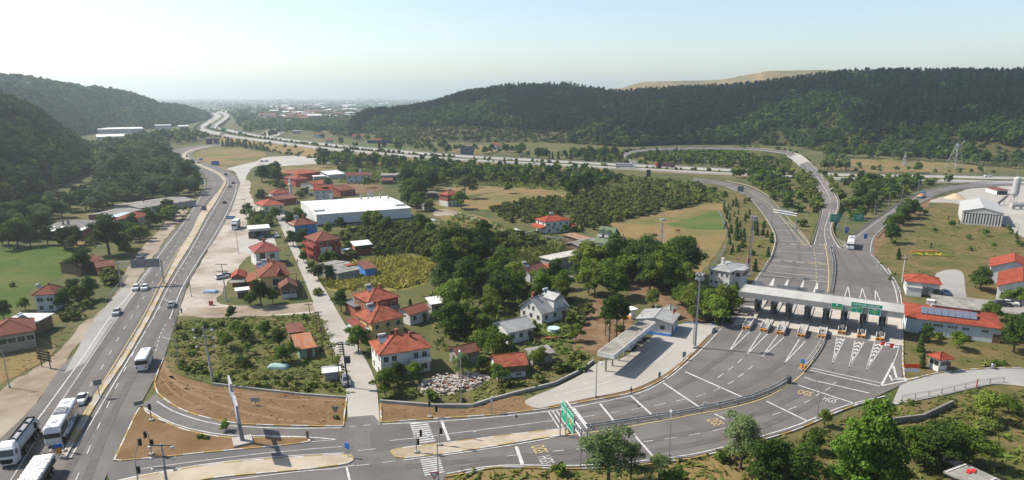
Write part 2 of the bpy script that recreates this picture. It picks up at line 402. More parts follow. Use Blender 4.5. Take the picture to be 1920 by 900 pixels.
# darker old surfacing in the junction
area('road', [(212,868),(300,857),(420,844),(520,835),(600,826),(650,822),(652,850),(520,857),(400,869),(240,895),(205,900)], m_asphd, z=RZ+.008, jit=0)
area('road', [(700,798),(760,792),(835,787),(935,780),(1007,772),(1060,765),(1062,800),(950,813),(850,826),(745,840),(700,845)], m_asphd, z=RZ+.008, jit=0)
area('road', [(175,600),(235,535),(262,540),(205,612),(160,680),(120,700)], m_asphl, z=RZ+.007, jit=0, sm=0)
# concrete apron under the toll canopy
area('toll_apron', [(1372,612),(1395,573),(1440,575),(1500,570),(1560,575),(1620,585),(1690,590),(1692,648),(1640,640),(1560,628),(1480,615),(1400,606)], mat('apron_concrete', (.50,.455,.39), (.43,.39,.335), .25, .9, (.37,.33,.28), .12, lo=.3, hi=.7), z=RZ+.009, jit=0, sm=0)
area('parking_apron', [(985,751),(1040,727),(1090,702),(1125,678),(1165,672),(1200,650),(1238,622),(1285,606),(1345,609),(1325,632),(1303,655),(1272,690),(1250,700),(1190,728),(1110,745),(1050,757),(1007,765)], m_street, z=.14, jit=0)
area('verge', [(1303,655),(1330,630),(1308,660),(1252,706),(1190,735),(1110,752),(1050,762),(1040,759),(1110,746),(1190,729),(1252,698)], m_dry, z=.15, jit=.1)
ribbon('street', [(652,790),(650,745),(642,700),(612,622),(585,560),(560,500),(537,450),(522,415),(515,400)], [(712,795),(706,725),(690,682),(655,622),(622,565),(600,527),(562,470),(548,440),(540,415),(532,400)], m_street, z=.15, n=40)
ribbon('path', [(345,592),(420,592),(500,590),(590,583)], [(350,577),(420,576),(500,574),(585,566)], m_dirt, z=.12, n=20)
ribbon('path', [(520,308),(550,306),(590,303),(640,303)], [(520,312),(550,310),(595,307),(640,306)], m_conc, z=.12, n=10)
# side road at the right
ribbon('road', [(1692,712),(1760,698),(1850,691),(1925,690),(2060,692)], [(1671,760),(1773,740),(1834,726),(1890,721),(2060,745)], m_asphl, z=RZ-.01, n=24)
ribbon('road', [(1300,340),(1360,350),(1399,364),(1419,382),(1441,411),(1455,436),(1457,455)], [(1300,333),(1360,341),(1406,352),(1441,372),(1458,392),(1485,425),(1521,465)], m_asph, n=30)
ribbon('road', [(1576,466),(1600,441),(1650,405),(1700,375),(1740,357),(1800,346),(1900,340),(2000,337)], [(1640,475),(1640,445),(1675,415),(1727,380),(1775,360),(1830,352),(1920,347),(2020,343)], m_asph, n=30)
# ramp climbing to the bridge over the motorway
rz = [RZ+.006, .6, 1.5, 3.2, 5.2, 6.6, 7.3, 7.3, 7.0, 6.5, 5.5, 4.5, 3.5, 2.5, 1.6, .9, .5]
rampL = [(1523,458),(1535,420),(1542,385),(1540,368),(1529,348),(1516,327),(1497,309),(1480,295),(1466,288),(1400,281.5),(1300,280.5),(1220,283),(1188,287),(1176,293),(1180,299),(1200,307),(1230,316)]
rampR = [(1576,465),(1559,432),(1570,397),(1573,380),(1565,361),(1551,341),(1531,317),(1516,303),(1499,291),(1470,284),(1400,277.5),(1300,276.5),(1215,279),(1176,285),(1164,293),(1168,302),(1190,313)]
RL, RR = ribbon('bridge_ramp', rampL, rampR, m_asph, zs=rz, n=110, skirt='embankment', skirt_m=m_hill, slope=1.3)
# motorway, two carriageways
mz = [.2, .2, .2, .2, .3, .5, 1.0, 2.2, 3.5, 5, 6.5, 7, 7, 6.5, 5.5, 4, 3, 2.5, 2, 1.5, 1]
mNL = [(2060,350),(1920,345.5),(1750,341.5),(1580,337.5),(1440,331),(1300,325),(1200,319.5),(1100,314.5),(1000,309),(900,304),(800,297.5),(700,289.5),(600,280),(500,267),(440,259),(400,252),(377,245),(371,240),(382,231),(402,218),(398,212)]
mNR = [(2060,344),(1920,340),(1750,336),(1580,332.5),(1440,327),(1300,320.5),(1200,315),(1100,310),(1000,304.5),(900,299.5),(800,293),(700,284.5),(600,275),(500,262.3),(440,254.5),(405,247),(388,242.5),(382,239.5),(394,231.5),(414,218),(406,211.5)]
mFL = [(2060,340),(1920,336.5),(1750,333),(1580,329.7),(1440,324),(1300,318),(1200,312.5),(1100,307.5),(1000,302),(900,297),(800,290.5),(700,282),(600,271.7),(500,259.3),(447,251),(418,245),(402,241),(396,238.5),(404,231.5),(421,218.5),(412,211.5)]
mFR = [(2060,335),(1920,332),(1750,328.7),(1580,325.5),(1440,319.5),(1300,313.5),(1200,308.5),(1100,303.7),(1000,298),(900,292.8),(800,286),(700,277.5),(600,267.7),(500,255.7),(455,247.5),(428,243),(412,240),(407,237.5),(414,231.5),(429,219.5),(424,211.5)]
AL, AR = ribbon('motorway', mNL, mNR, m_mway, zs=mz, n=140, skirt='embankment', skirt_m=m_dryfield, slope=1.7)
BL, BR = ribbon('motorway', mFL, mFR, m_mway, zs=mz, n=140, skirt='embankment', skirt_m=m_dryfield, slope=1.7)
ribbon('motorway', [(404,212),(408,208),(398,205.5),(380,204)], [(424,212),(424,207),(404,203.8),(380,202.8)], m_mway, z=1.2, n=12)
# ground strip under the median of the motorway
mb = MB(); n = len(AR)
mb.add([a-Vector((0,0,.03)) for a in AR]+[b-Vector((0,0,.03)) for b in BL], [(i, n+i, n+i+1, i+1) for i in range(n-1)])
struct(mb.build('median_strip', m_scrub))
# distant roads and yards in the haze
for q in ([(470,262),(520,236),(560,226),(585,222),(600,224),(570,234),(530,250),(500,263)], [(560,201.5),(620,199.5),(660,199.2),(660,201),(610,203),(565,204)], [(580,232),(600,238),(610,247),(585,241)],
          [(610,206.5),(640,206),(660,209),(640,212),(615,210)]):
    area('yard_paving', q, m_conc, z=.1, jit=2, sm=3)

# ---- raised islands with painted kerbs
def kerb(px, zt=.32, closed=False, cols=(m_kyel, m_kwhite), w=.23, sm=True, seg=1.5, base=None):
    q = smooth(px, closed=closed) if sm else px
    P = [G(a, b, zt) for a, b in q]
    if closed: P.append(P[0])
    L_ = sum((P[i+1]-P[i]).length for i in range(len(P)-1)); P = resample(P, max(2, int(L_/seg)+1))
    mb = MB()
    for i in range(len(P)-1):
        T = (P[i+1]-P[i]); T.z = 0; T.normalize(); nn = Vector((-T.y, T.x, 0))*w/2
        a, b, c, d = P[i]-nn, P[i+1]-nn, P[i+1]+nn, P[i]+nn
        mb.prism([a[:2], b[:2], c[:2], d[:2]], .05, zt+.012, mi=(i//2)%2)
    return struct(mb.build('kerb', list(cols)))
def island(px, m, zt=.30, cols=(m_kyel, m_kwhite), sm=4):
    q = smooth(px, n=sm, closed=True) if sm else px
    P = [G(a, b, zt) for a, b in q]
    sheet_world('traffic_island', P, zt, m, thick=.28)
    kerb(px, zt+.02, True, cols, sm=bool(sm))
island([(262,763),(275,772),(300,786),(350,806),(430,820),(520,819),(574,821),(584,824),(574,828),(520,835),(400,846),(300,856),(222,863),(214,861),(222,845)], m_dry)
island([(180,915),(230,899),(400,870),(520,859),(640,851.5),(658,853),(663,859),(650,868),(560,880),(400,895),(300,915)], m_isl)
island([(735,849),(743,841),(850,828),(950,815),(1050,804),(1064,806),(1062,814),(1000,823),(880,843),(770,857),(745,857)], m_isl)
for a in ([(714,756),(714,775),(715,791)], [(716,791),(760,788),(835,783),(935,776),(1007,767.5),(1050,761),(1110,750),(1190,734),(1252,704),(1306,654)],
          [(644,798),(646,775),(650,745)], [(290,717),(300,740),(350,771),(430,791),(500,796),(600,798),(643,798)], [(290,715),(298,690),(307,671)],
          [(1300,858),(1370,841),(1450,818),(1500,802),(1580,768),(1640,750),(1671,760)], [(835,893),(880,885),(940,875),(1080,878),(1200,871),(1300,858)]):
    kerb(a)
kerb([(1693,640),(1693,680),(1697,708),(1705,712),(1760,698),(1850,690),(1925,689),(2060,691)], seg=.8)
kerb([(1665,503),(1684,537),(1691,570),(1693,640)], cols=(m_kwhite, m_kerb), seg=.8)
kerb([(1285,604),(1345,609)], cols=(m_kblue, m_kwhite), seg=1.5)
kerb([(1345,609),(1372,585),(1395,553),(1425,512)], cols=(m_kerb, m_kwhite))
# highway median
hmL = [(112,858),(125,838),(180,742),(225,675),(270,600),(305,533),(330,482),(342,460),(360,432),(374,402),(392,380),(410,355),(418,340),(412,330),(400,322),(371,309),(347,297),(342,290),(352,283),(372,277),(397,273)]
hmR = [(122,858),(133,838),(188,742),(233,675),(277,600),(311,533),(342,482),(356,460),(373,430),(388,402),(403,380),(417,355),(424,340),(418,330),(404,320.5),(375,307.5),(353,296),(349,290),(358,283.5),(377,278),(399,274)]
n = 80
L_ = resample([G(a, b, .34) for a, b in smooth(hmL)], n); R_ = resample([G(a, b, .34) for a, b in smooth(hmR)], n)
sheet_world('median_island', L_+R_[::-1], .34, m_isl, thick=.3)
kerb(hmL, .36, cols=(m_kerb, m_kyel), w=.22, seg=2.5); kerb(hmR, .36, cols=(m_kerb, m_kyel), w=.22, seg=2.5)
# short cross strips of the median opening
mk = MB()
# ---- painted markings: 0 white, 1 yellow
D1 = (3, 6)
def off(a, b, f): return [tuple(p+(q-p)*f for p, q in zip(u, v)) for u, v in zip(a, b)]
def rs(pts, n=40):
    P = resample([Vector((a, b, 0)) for a, b in smooth(pts)], n); return P
def lane(Lx, Rx, f, w, dash=None, z=MZ, mi=0, n=60, cut=(0, 1)):
    A = resample([G(a, b, z) for a, b in smooth(Lx)], n); B = resample([G(a, b, z) for a, b in smooth(Rx)], n)
    P = [a.lerp(b, f) for a, b in zip(A, B)]
    line_world(mk, P[int(cut[0]*n):max(2, int(cut[1]*n))], w, dash=dash, mi=mi)
line(mk, [(-40,905),(0,868),(60,800),(148,680),(200,603),(240,555),(279,505),(318,452),(352,408),(372,375),(383,352),(384,342),(378,331),(355,317),(328,302),(318,292),(323,285),(345,278.5),(390,272.5)], .3)
line(mk, [(20,900),(90,790),(150,700),(200,625),(262,535),(292,490)], .2)
line(mk, [(60,900),(100,835),(140,770),(190,690),(230,620),(268,560),(300,505),(330,458),(355,417),(375,390),(392,368),(402,350),(401,340),(392,329),(362,312),(335,299),(329,291),(336,284),(358,278),(393,273)], .2, dash=D1)
line(mk, [(118,848),(165,762),(225,665),(270,590),(305,520),(338,462)], .2, mi=1)
line(mk, [(132,858),(150,828),(200,742),(242,672),(286,597),(318,535),(350,482),(363,460),(378,432),(393,405),(408,380),(422,355),(428,341),(422,331),(408,321),(380,310),(357,297),(354,290),(362,284),(380,279)], .25)
line(mk, [(140,905),(172,830),(192,782),(228,705),(262,640),(290,592),(322,540),(350,492),(372,457),(395,420),(416,385),(432,357),(437,343),(430,332),(414,321),(388,311)], .2, dash=D1)
line(mk, [(318,598),(341,540),(368,494),(398,447),(422,405),(440,365),(443,345)], .3)
line(mk, [(292,658),(300,630),(312,605)], .2, dash=(1.5,1.5))
# slip lane round the triangle
line(mk, [(294,752),(330,773),(400,794),(480,801),(560,803),(640,802)], .3)
line(mk, [(264,757),(290,777),(340,799),(420,815),(500,817),(572,819),(632,824)], .3)
line(mk, [(584,828),(632,824)], .2)
# junction road west arm
line(mk, [(264,879),(360,866),(500,849),(641,837)], .2)
line(mk, [(212,902),(280,888),(400,868),(520,856),(645,849)], .25)
line(mk, [(430,900),(560,884),(645,877),(665,872)], .25)
fillpx(mk, [(648,876),(652,876),(658,900),(653,900)])
line(mk, [(668,873),(735,865),(760,861)], .2, dash=(2,2)); line(mk, [(670,845),(735,838)], .2, dash=(3,3)); line(mk, [(655,800),(712,795)], .25, dash=(1.2,1.2))
# east arm, northern carriageway
line(mk, [(717,795),(800,791),(900,784),(1020,772),(1110,757),(1195,738),(1252,709),(1312,658),(1352,616)], .3)
line(mk, [(731,826),(780,821)], .2); line(mk, [(812,817),(900,806),(1040,788)], .2)
def zebra(a, b, c, d, n, frac=.5, z=MZ):
    """bars from edge a-b to edge c-d"""
    A, B, C_, D_ = (G(*p, z) for p in (a, b, c, d))
    for i in range(n):
        t0 = i/n; t1 = (i+frac)/n
        mk.quad(A.lerp(C_, t0), B.lerp(D_, t0), B.lerp(D_, t1), A.lerp(C_, t1), 0)
zebra((768,794),(802,790.5),(782,834),(817,829), 10)
zebra((788,862),(824,857),(797,894),(834,887), 8)
fillpx(mk, [(825,788),(830,787.5),(844.5,825.5),(839,826)])
fillpx(mk, [(965,837.5),(971,837),(983,870.5),(976,871)])
for k in range(5):
    x = 1027+k*7.5
    fillpx(mk, [(x,771-k*1.1),(x+2.2,770.5-k*1.1),(x+22.5,802-k*1.2),(x+20,802.5-k*1.2)])
for a, b in (((1076,765),(1099,795)),((1125,757),(1151,789)),((1183,742),(1224,779)),((1244,718),(1317,767)),((1285,697),(1398,747))):
    P = [G(*a, MZ), G(*b, MZ)]; line_world(mk, P, .5)
line(mk, [(1052,803),(1100,796),(1200,783),(1300,769),(1400,747),(1450,728),(1475,716)], .35)
for P in ([(1092,782),(1116,778.5)], [(1141,775),(1161,771.5)], [(1184,768),(1205,764)], [(1227,760.5),(1248,756)], [(1268,752),(1287,747.5)], [(1305,744),(1323,738)], [(1338,733),(1353,726)]):
    line(mk, P, .2)
for P in ([(1365,720),(1376,714)], [(1384,707),(1394,700)], [(1403,693),(1411,686)], [(1346,708),(1357,700)], [(1365,694),(1375,687)], [(1383,680),(1391,673)]):
    line(mk, P, .25)
# southern carriageway
line(mk, [(755,862.5),(860,849),(990,829),(1045,818)], .3)
line(mk, [(1045,818),(1160,803),(1290,779),(1400,757),(1460,733),(1500,705),(1520,680),(1537,650)], .25, mi=1)
line(mk, [(838,888),(935,872.5),(1080,872.5),(1200,864),(1300,851),(1370,834),(1450,811),(1500,795),(1580,762),(1660,742)], .3)
for P in ([(950,855),(970,853)], [(1036,846),(1057,844)], [(1081,842),(1100,841)], [(1206,828),(1224,826)], [(1246,823),(1268,820)], [(1292,816),(1314,812)], [(1337,808),(1360,802)], [(1448,778),(1464,773)], [(1478,768),(1494,762)], [(1507,756),(1519,750)], [(1530,742),(1538,737)], [(1547,732),(1557,726)], [(1562,720),(1568,716)]):
    line(mk, P, .2)
for a, b in (((1182,807),(1224,855)),((1437,752),(1513,789)),((1497,722),(1610,759)),((1508,709),(1630,737)),((1519,694),(1650,724)),((1522,690),(1652,718)),((1340,776),(1360,786))):
    line_world(mk, [G(*a, MZ), G(*b, MZ)], .45)
# chevron corner by the side road
for a, b in (((1653,722),(1675,680)),((1675,686),(1681,708)),((1668,703),(1673,714)),((1653,723),(1702,713)),((1675,711),(1702,711)),((1681,709),(1700,709))):
    line_world(mk, [G(*a, MZ), G(*b, MZ)], .5)
line(mk, [(1675,680),(1683,660),(1688,630),(1688,590)], .2)
# islands in front of the booths
def tri_mark(tip, l, r, solid=False, chev=False, mi=0):
    T, L2, R2 = (G(*p, MZ) for p in (tip, l, r))
    line_world(mk, [T, L2], .3, mi=mi); line_world(mk, [T, R2], .3, mi=mi)
    if solid: mk.add([T-Vector((0,0,.005)), R2-Vector((0,0,.005)), L2-Vector((0,0,.005))], [(0,1,2)])
    if chev:
        for t in (.45, .58, .71, .84):
            a = T.lerp(L2, t); b = T.lerp(R2, t); c = T.lerp((L2+R2)/2, t+.09); a2 = T.lerp(L2, t+.06); b2 = T.lerp(R2, t+.06); c2 = T.lerp((L2+R2)/2, t+.15)
            mk.quad(a, c, c2, a2); mk.quad(c, b, b2, c2)
        mk.add([T, T.lerp(R2, .4), T.lerp(L2, .4)], [(0,1,2)])
for tip, l, r in (((1367,659),(1393,618),(1405,622)),((1399,666),(1427,622),(1439,626)),((1427,671),(1459,627),(1470,632)),((1470,682),(1499,636),(1510,640))): tri_mark(tip, l, r)
for tip, l, r in (((1561,682),(1569,633),(1584,634)),((1592,690),(1603,639),(1620,641)),((1624,695),(1640,642),(1658,645))): tri_mark(tip, l, r, chev=True)
for tip, l, r in (((1452,520),(1442,535),(1449,536)),((1479,522),(1467,541),(1474,542)),((1508,524),(1497,546),(1504,546)),((1533,528),(1524,550),(1533,550))): tri_mark(tip, l, r, solid=True)
for tip, l, r in (((1590,536),(1583,558),(1594,558)),((1617,540),(1611,562),(1624,562)),((1641,543),(1641,565),(1651,566))): tri_mark(tip, l, r)
# lines across the lanes north of the canopy
for a, b in (((1460,452),(1508,452.5)),((1456,470),(1546,476)),((1444,497),(1553,507)),((1436,509),(1553,520)),((1432,515),(1552,529)),((1452,486),(1546,493)),((1450,417),(1484,419)),((1455,432),(1493,433))):
    line_world(mk, [G(*a, MZ), G(*b, MZ)], .4)
line(mk, [(1360,350.5),(1399,366),(1417,384),(1438,412),(1451,437),(1453,454),(1444,483),(1428,509),(1408,540)], .3)
line(mk, [(1440,488),(1425,515)], .4, dash=(1,1))
line(mk, [(1477,414),(1497,434),(1521,463)], .3)
line(mk, [(1400,355),(1435,376),(1462,404),(1490,438),(1510,460)], .25, mi=1)
line(mk, [(1340,342.5),(1400,358),(1430,378),(1450,398),(1470,425),(1488,450)], .25, dash=(2.5,5), mi=1)
line(mk, [(1526,466),(1530,500),(1531,545)], .25, dash=(2.5,3), mi=1)
line(mk, [(1540,440),(1549,470),(1554,510),(1552,548)], .3, mi=1)
line(mk, [(1580,462),(1605,445),(1655,408),(1705,377),(1745,360),(1800,349.5),(1900,343)], .25)
line(mk, [(1632,473),(1638,445),(1670,415),(1720,381),(1772,360)], .25)
line(mk, [(1632,476),(1660,506),(1678,540),(1684,575)], .35)
line(mk, [(1560,437),(1566,452),(1576,466)], .25)
for k in range(5):
    t = k/5
    line_world(mk, [G(1565+12*t, 447+16*t, MZ), G(1590-6*t, 455+8*t, MZ)], .35)
    line_world(mk, [G(1540+4*t, 444+26*t, MZ), G(1547+5*t, 446+26*t, MZ)], .35)
struct(mk.build('road_markings', [m_white, m_yel]))
mk = MB()
def rline(A, B, f, w, dash=None, a0=0, a1=1, mi=0):
    n = len(A); P = [a.lerp(b, f)+Vector((0, 0, .03)) for a, b in zip(A, B)][int(a0*n):int(a1*n)]
    line_world(mk, P, w, dash=dash, mi=mi)
rline(RL, RR, .07, .3); rline(RL, RR, .93, .3); rline(RL, RR, .52, .25)
rline(RL, RR, .3, .3, dash=(2.5,14), a1=.5); rline(RL, RR, .73, .3, dash=(2.5,14), a1=.5)
for A, B in ((AL, AR), (BL, BR)):
    rline(A, B, .08, .3); rline(A, B, .92, .3); rline(A, B, .4, .25, dash=(4,8))
struct(mk.build('road_markings', [m_white, m_yel]))
# pale concrete deck of the bridge
i0, i1 = 44, 56
mb = MB(); n = i1-i0
mb.add([RL[i]+Vector((0,0,.012)) for i in range(i0, i1)]+[RR[i]+Vector((0,0,.012)) for i in range(i0, i1)], [(i, n+i, n+i+1, i+1) for i in range(n-1)])
struct(mb.build('bridge_deck', m_conc))

# worn, tyre-darkened lanes and dirt tracks over the verge
m_wear = mat('worn_asphalt', (.115,.104,.098), (.138,.126,.118), .4, .85); wr = MB()
def wear(px, w=1.7): line(wr, px, w, z=RZ+.034)
for q in ([(70,905),(130,812),(180,735),(235,645),(290,555),(335,480),(365,435)],[(20,905),(80,815),(130,745),(185,660),(240,580),(285,515),(330,450)],[(160,905),(195,815),(225,750),(262,680),(300,610),(340,545),(385,465),(425,390)],[(115,905),(160,820),(190,765),(228,690),(265,625),(300,570),(340,505),(378,440),(418,375)],
          [(720,806),(850,796),(1000,782),(1120,766),(1220,745),(1290,715),(1340,680),(1400,640)],[(720,832),(850,822),(1000,804),(1130,787),(1260,765),(1350,742),(1420,712),(1475,670)],[(760,875),(900,862),(1040,849),(1180,832),(1320,805),(1420,775),(1500,737),(1560,690)],[(850,880),(960,866),(1080,860),(1220,846),(1340,824),(1440,795),(1530,752),(1600,695)],
          [(1470,545),(1490,505),(1500,475),(1490,450),(1462,412),(1425,380)],[(1590,555),(1592,520),(1580,490),(1565,465),(1552,430),(1565,395)],[(1640,560),(1630,515),(1605,480),(1590,462)]): wear(q)
struct(wr.build('road_wear', m_wear))
tr = MB()
for q, w in (([(304,668),(318,705),(345,728),(400,754),(470,776),(540,788),(600,793)],1.2),([(318,705),(380,730),(440,735),(520,748),(600,750),(640,752)],.8),([(345,728),(420,742),(500,762),(560,775)],.6),([(300,705),(330,740),(380,765)],.5)): line(tr, q, w, z=.128)
struct(tr.build('dirt_path', mat('trodden_dirt', (.25,.165,.10), (.20,.12,.065), .6)))
pk_ = MB()
for q in ([(1152,685),(1190,657),(1228,627)],[(1095,720),(1157,696),(1205,668),(1257,632)],[(1040,742),(1110,725),(1180,702),(1225,680),(1263,653)]): line(pk_, q, .22, z=.18)
struct(pk_.build('parking_markings', m_white))
# ================================================================ hills
def hill(name, base, ridge, m, nu=90, nv=26, amp=5, prof=1.0, back=500, drop=8, seed=0, nsc=.006):
    """slope between a base line on the plain and a ridge line (x, y, distance)"""
    B = resample([G(a, b, -1.0) for a, b in smooth(base)], nu)
    Rg = resample([AT(a, b, c) for a, b, c in smooth(ridge)], nu)
    rows = []
    for j in range(nv+6):
        row = []
        for i in range(nu):
            if j < nv:
                t = j/(nv-1); p = B[i].lerp(Rg[i], t); p.z = -1+(Rg[i].z-drop+1)*(math.sin(t*math.pi/2)**prof)
                p.z += amp*math.sin(t*math.pi)**.7*mnoise.fractal(Vector((p.x*nsc+seed, p.y*nsc, 0)), 1, 2, 4)
            else:
                t = (j-nv+1)/6; d = Vector((Rg[i].x, Rg[i].y, 0)).normalized()
                p = Rg[i]+d*(back*t); p.z = (Rg[i].z-drop)*(1-t*t)-1
            row.append(p)
        rows.append(row)
    mb = MB()
    mb.add([p for r in rows for p in r], [(j*nu+i, j*nu+i+1, (j+1)*nu+i+1, (j+1)*nu+i) for j in range(nv+5) for i in range(nu-1)])
    o = struct(mb.build(name, m, smooth=True))
    def at(u, t):
        x = u*(nu-1); y = t*(nv-1); i = min(int(x), nu-2); j = min(int(y), nv+3); fx = x-i; fy = y-j
        return rows[j][i].lerp(rows[j][i+1], fx).lerp(rows[j+1][i].lerp(rows[j+1][i+1], fx), fy)
    return at
hill_far = hill('hill', [(-260,300),(-60,285),(60,275),(170,252),(230,246),(300,241),(345,234),(375,228),(396,223)],
                [(-260,110,1050),(-60,132,1150),(0,143,1200),(60,145,1250),(110,152,1300),(160,161,1350),(215,168,1400),(260,180,1500),(300,192,1600),(340,199,1750),(385,215,1950)], m_hill, amp=14, drop=9, nsc=.008)
hill_near = hill('hill', [(-420,430),(-200,420),(-40,405),(60,372),(120,352),(152,330),(165,305),(168,288)],
                 [(-420,90,420),(-200,130,480),(-40,168,560),(0,182,590),(40,202,620),(80,224,650),(120,248,690),(166,281,730)], m_hill, amp=8, drop=8, nsc=.014)
hill_pine = hill('hill', [(652,247),(700,254),(760,264),(830,268),(1000,269),(1100,273),(1165,277),(1300,273),(1480,276),(1560,289),(1700,297),(1850,305),(2000,312),(2300,330)],
                 [(664,232,1050),(700,207,1060),(760,198,1080),(850,183,1110),(930,166,1130),(1000,158,1150),(1060,155,1150),(1120,163,1150),(1180,173,1150),(1230,172,1150),(1300,163,1130),(1400,154,1080),(1500,143,1030),(1580,134,1000),(1720,131,960),(1920,130,900),(2100,130,850),(2400,130,800)], m_hill, nu=140, amp=10, drop=14, nsc=.007, seed=3)
hill_bare = hill('hill', [(1060,236),(1160,234),(1300,234),(1600,236),(2100,240)], [(1100,180,1700),(1165,165,1700),(1200,155,1700),(1240,152.5,1700),(1340,150,1700),(1400,143,1700),(1440,135,1700),(1500,132.5,1700),(2100,131,1700)], m_bare, nv=14, amp=12, drop=0, nsc=.006, back=500)
# ================================================================ buildings
def tiles(n, c, c2): return mat(n, c, c2, 1.2, .85, tuple(x*.72 for x in c), .35, bump=.3, rand=.12, stretch=(1,1,3))
t_red = tiles('roof_tiles', (.27,.074,.042), (.35,.118,.072))
t_old = tiles('weathered_tiles', (.25,.085,.055), (.17,.075,.055))
t_brown = tiles('brown_tiles', (.16,.07,.05), (.22,.10,.07))
t_fresh = tiles('fresh_tiles', (.28,.058,.034), (.33,.082,.048))
t_rose = tiles('rose_tiles', (.29,.09,.075), (.24,.075,.06))
r_grey = mat('sheet_roof_grey', (.30,.30,.29), (.38,.38,.37), .7, .7, (.23,.22,.205), .2)
r_dark = mat('sheet_roof_dark', (.13,.13,.13), (.19,.185,.18), .7, .8, (.24,.23,.21), .2)
r_white = mat('sheet_roof_white', (.75,.75,.73), (.66,.66,.63), .4, .6, (.58,.56,.52), .12)
r_rust = mat('rusty_sheet', (.26,.10,.05), (.38,.22,.14), 1.1, .85, (.33,.30,.27), .5)
r_asb = mat('cement_sheet', (.25,.235,.21), (.33,.31,.28), .9, .9, (.18,.165,.14), .4)
r_green = mat('green_roof', (.125,.17,.10), (.16,.20,.125), .8, .8)
r_blue = mat('blue_sheet', (.35,.45,.55), (.5,.56,.62), .8, .6)
w_white = mat('white_render', (.70,.70,.68), (.62,.61,.58), .5, .9, (.54,.52,.48), .3)
w_cream = mat('cream_render', (.60,.55,.43), (.66,.61,.5), .5, .9)
w_yel = mat('yellow_render', (.55,.40,.16), (.6,.46,.22), .6, .9)
w_blue = mat('pale_blue_render', (.48,.56,.60), (.55,.60,.62), .5, .9)
w_brick = mat('brick_red', (.28,.09,.055), (.34,.13,.085), 2.5, .9)
w_red = mat('red_render', (.38,.085,.06), (.33,.07,.05), .6, .9)
w_wood = mat('old_wood', (.16,.11,.07), (.22,.16,.11), 1.5, .9)
w_grey = mat('grey_block', (.30,.29,.27), (.37,.355,.33), .8, .9)
w_bluep = mat('bright_blue_sheet', (.05,.22,.62), (.08,.27,.65), .8, .7)
g_glass = mat('window_glass', (.025,.03,.035), None, rough=.12, spec=.6)
g_frame = mat('window_frame', (.62,.61,.58), None, rough=.6)
g_door = mat('door_wood', (.12,.07,.04), (.17,.1,.06), 2, .7)
g_panel = mat('solar_glass', (.14,.17,.22), None, rough=.15, spec=.7)
g_tank = mat('tank_white', (.75,.75,.74), None, rough=.4)
EXCL = []                                   # footprints that vegetation keeps clear of
def rect3(pl, pn, pr, h):
    P1, P2, P3 = G(*pl, h), G(*pn, h), G(*pr, h)
    a, b = P1-P2, P3-P2
    la, lb = a.length, b.length
    tb = math.atan2(b.y, b.x); ta = math.atan2(a.y, a.x)-math.pi/2
    while ta-tb > math.pi: ta -= 2*math.pi
    while tb-ta > math.pi: ta += 2*math.pi
    th = (tb*lb+ta*la)/(la+lb)
    ux, uy = Vector((math.cos(th), math.sin(th), 0)), Vector((-math.sin(th), math.cos(th), 0))
    la = max(la*math.cos(ta-th), 1.2); lb = max(lb*math.cos(tb-th), 1.2)
    c = P2+ux*(lb/2)+uy*(la/2); c.z = 0
    return c, th, lb, la
def footprint(c, th, lx, ly, m=.5):
    ux, uy = Vector((math.cos(th), math.sin(th), 0)), Vector((-math.sin(th), math.cos(th), 0))
    EXCL.append([tuple((c+ux*(sx*(lx/2+m))+uy*(sy*(ly/2+m)))[:2]) for sx, sy in ((-1,-1),(1,-1),(1,1),(-1,1))])
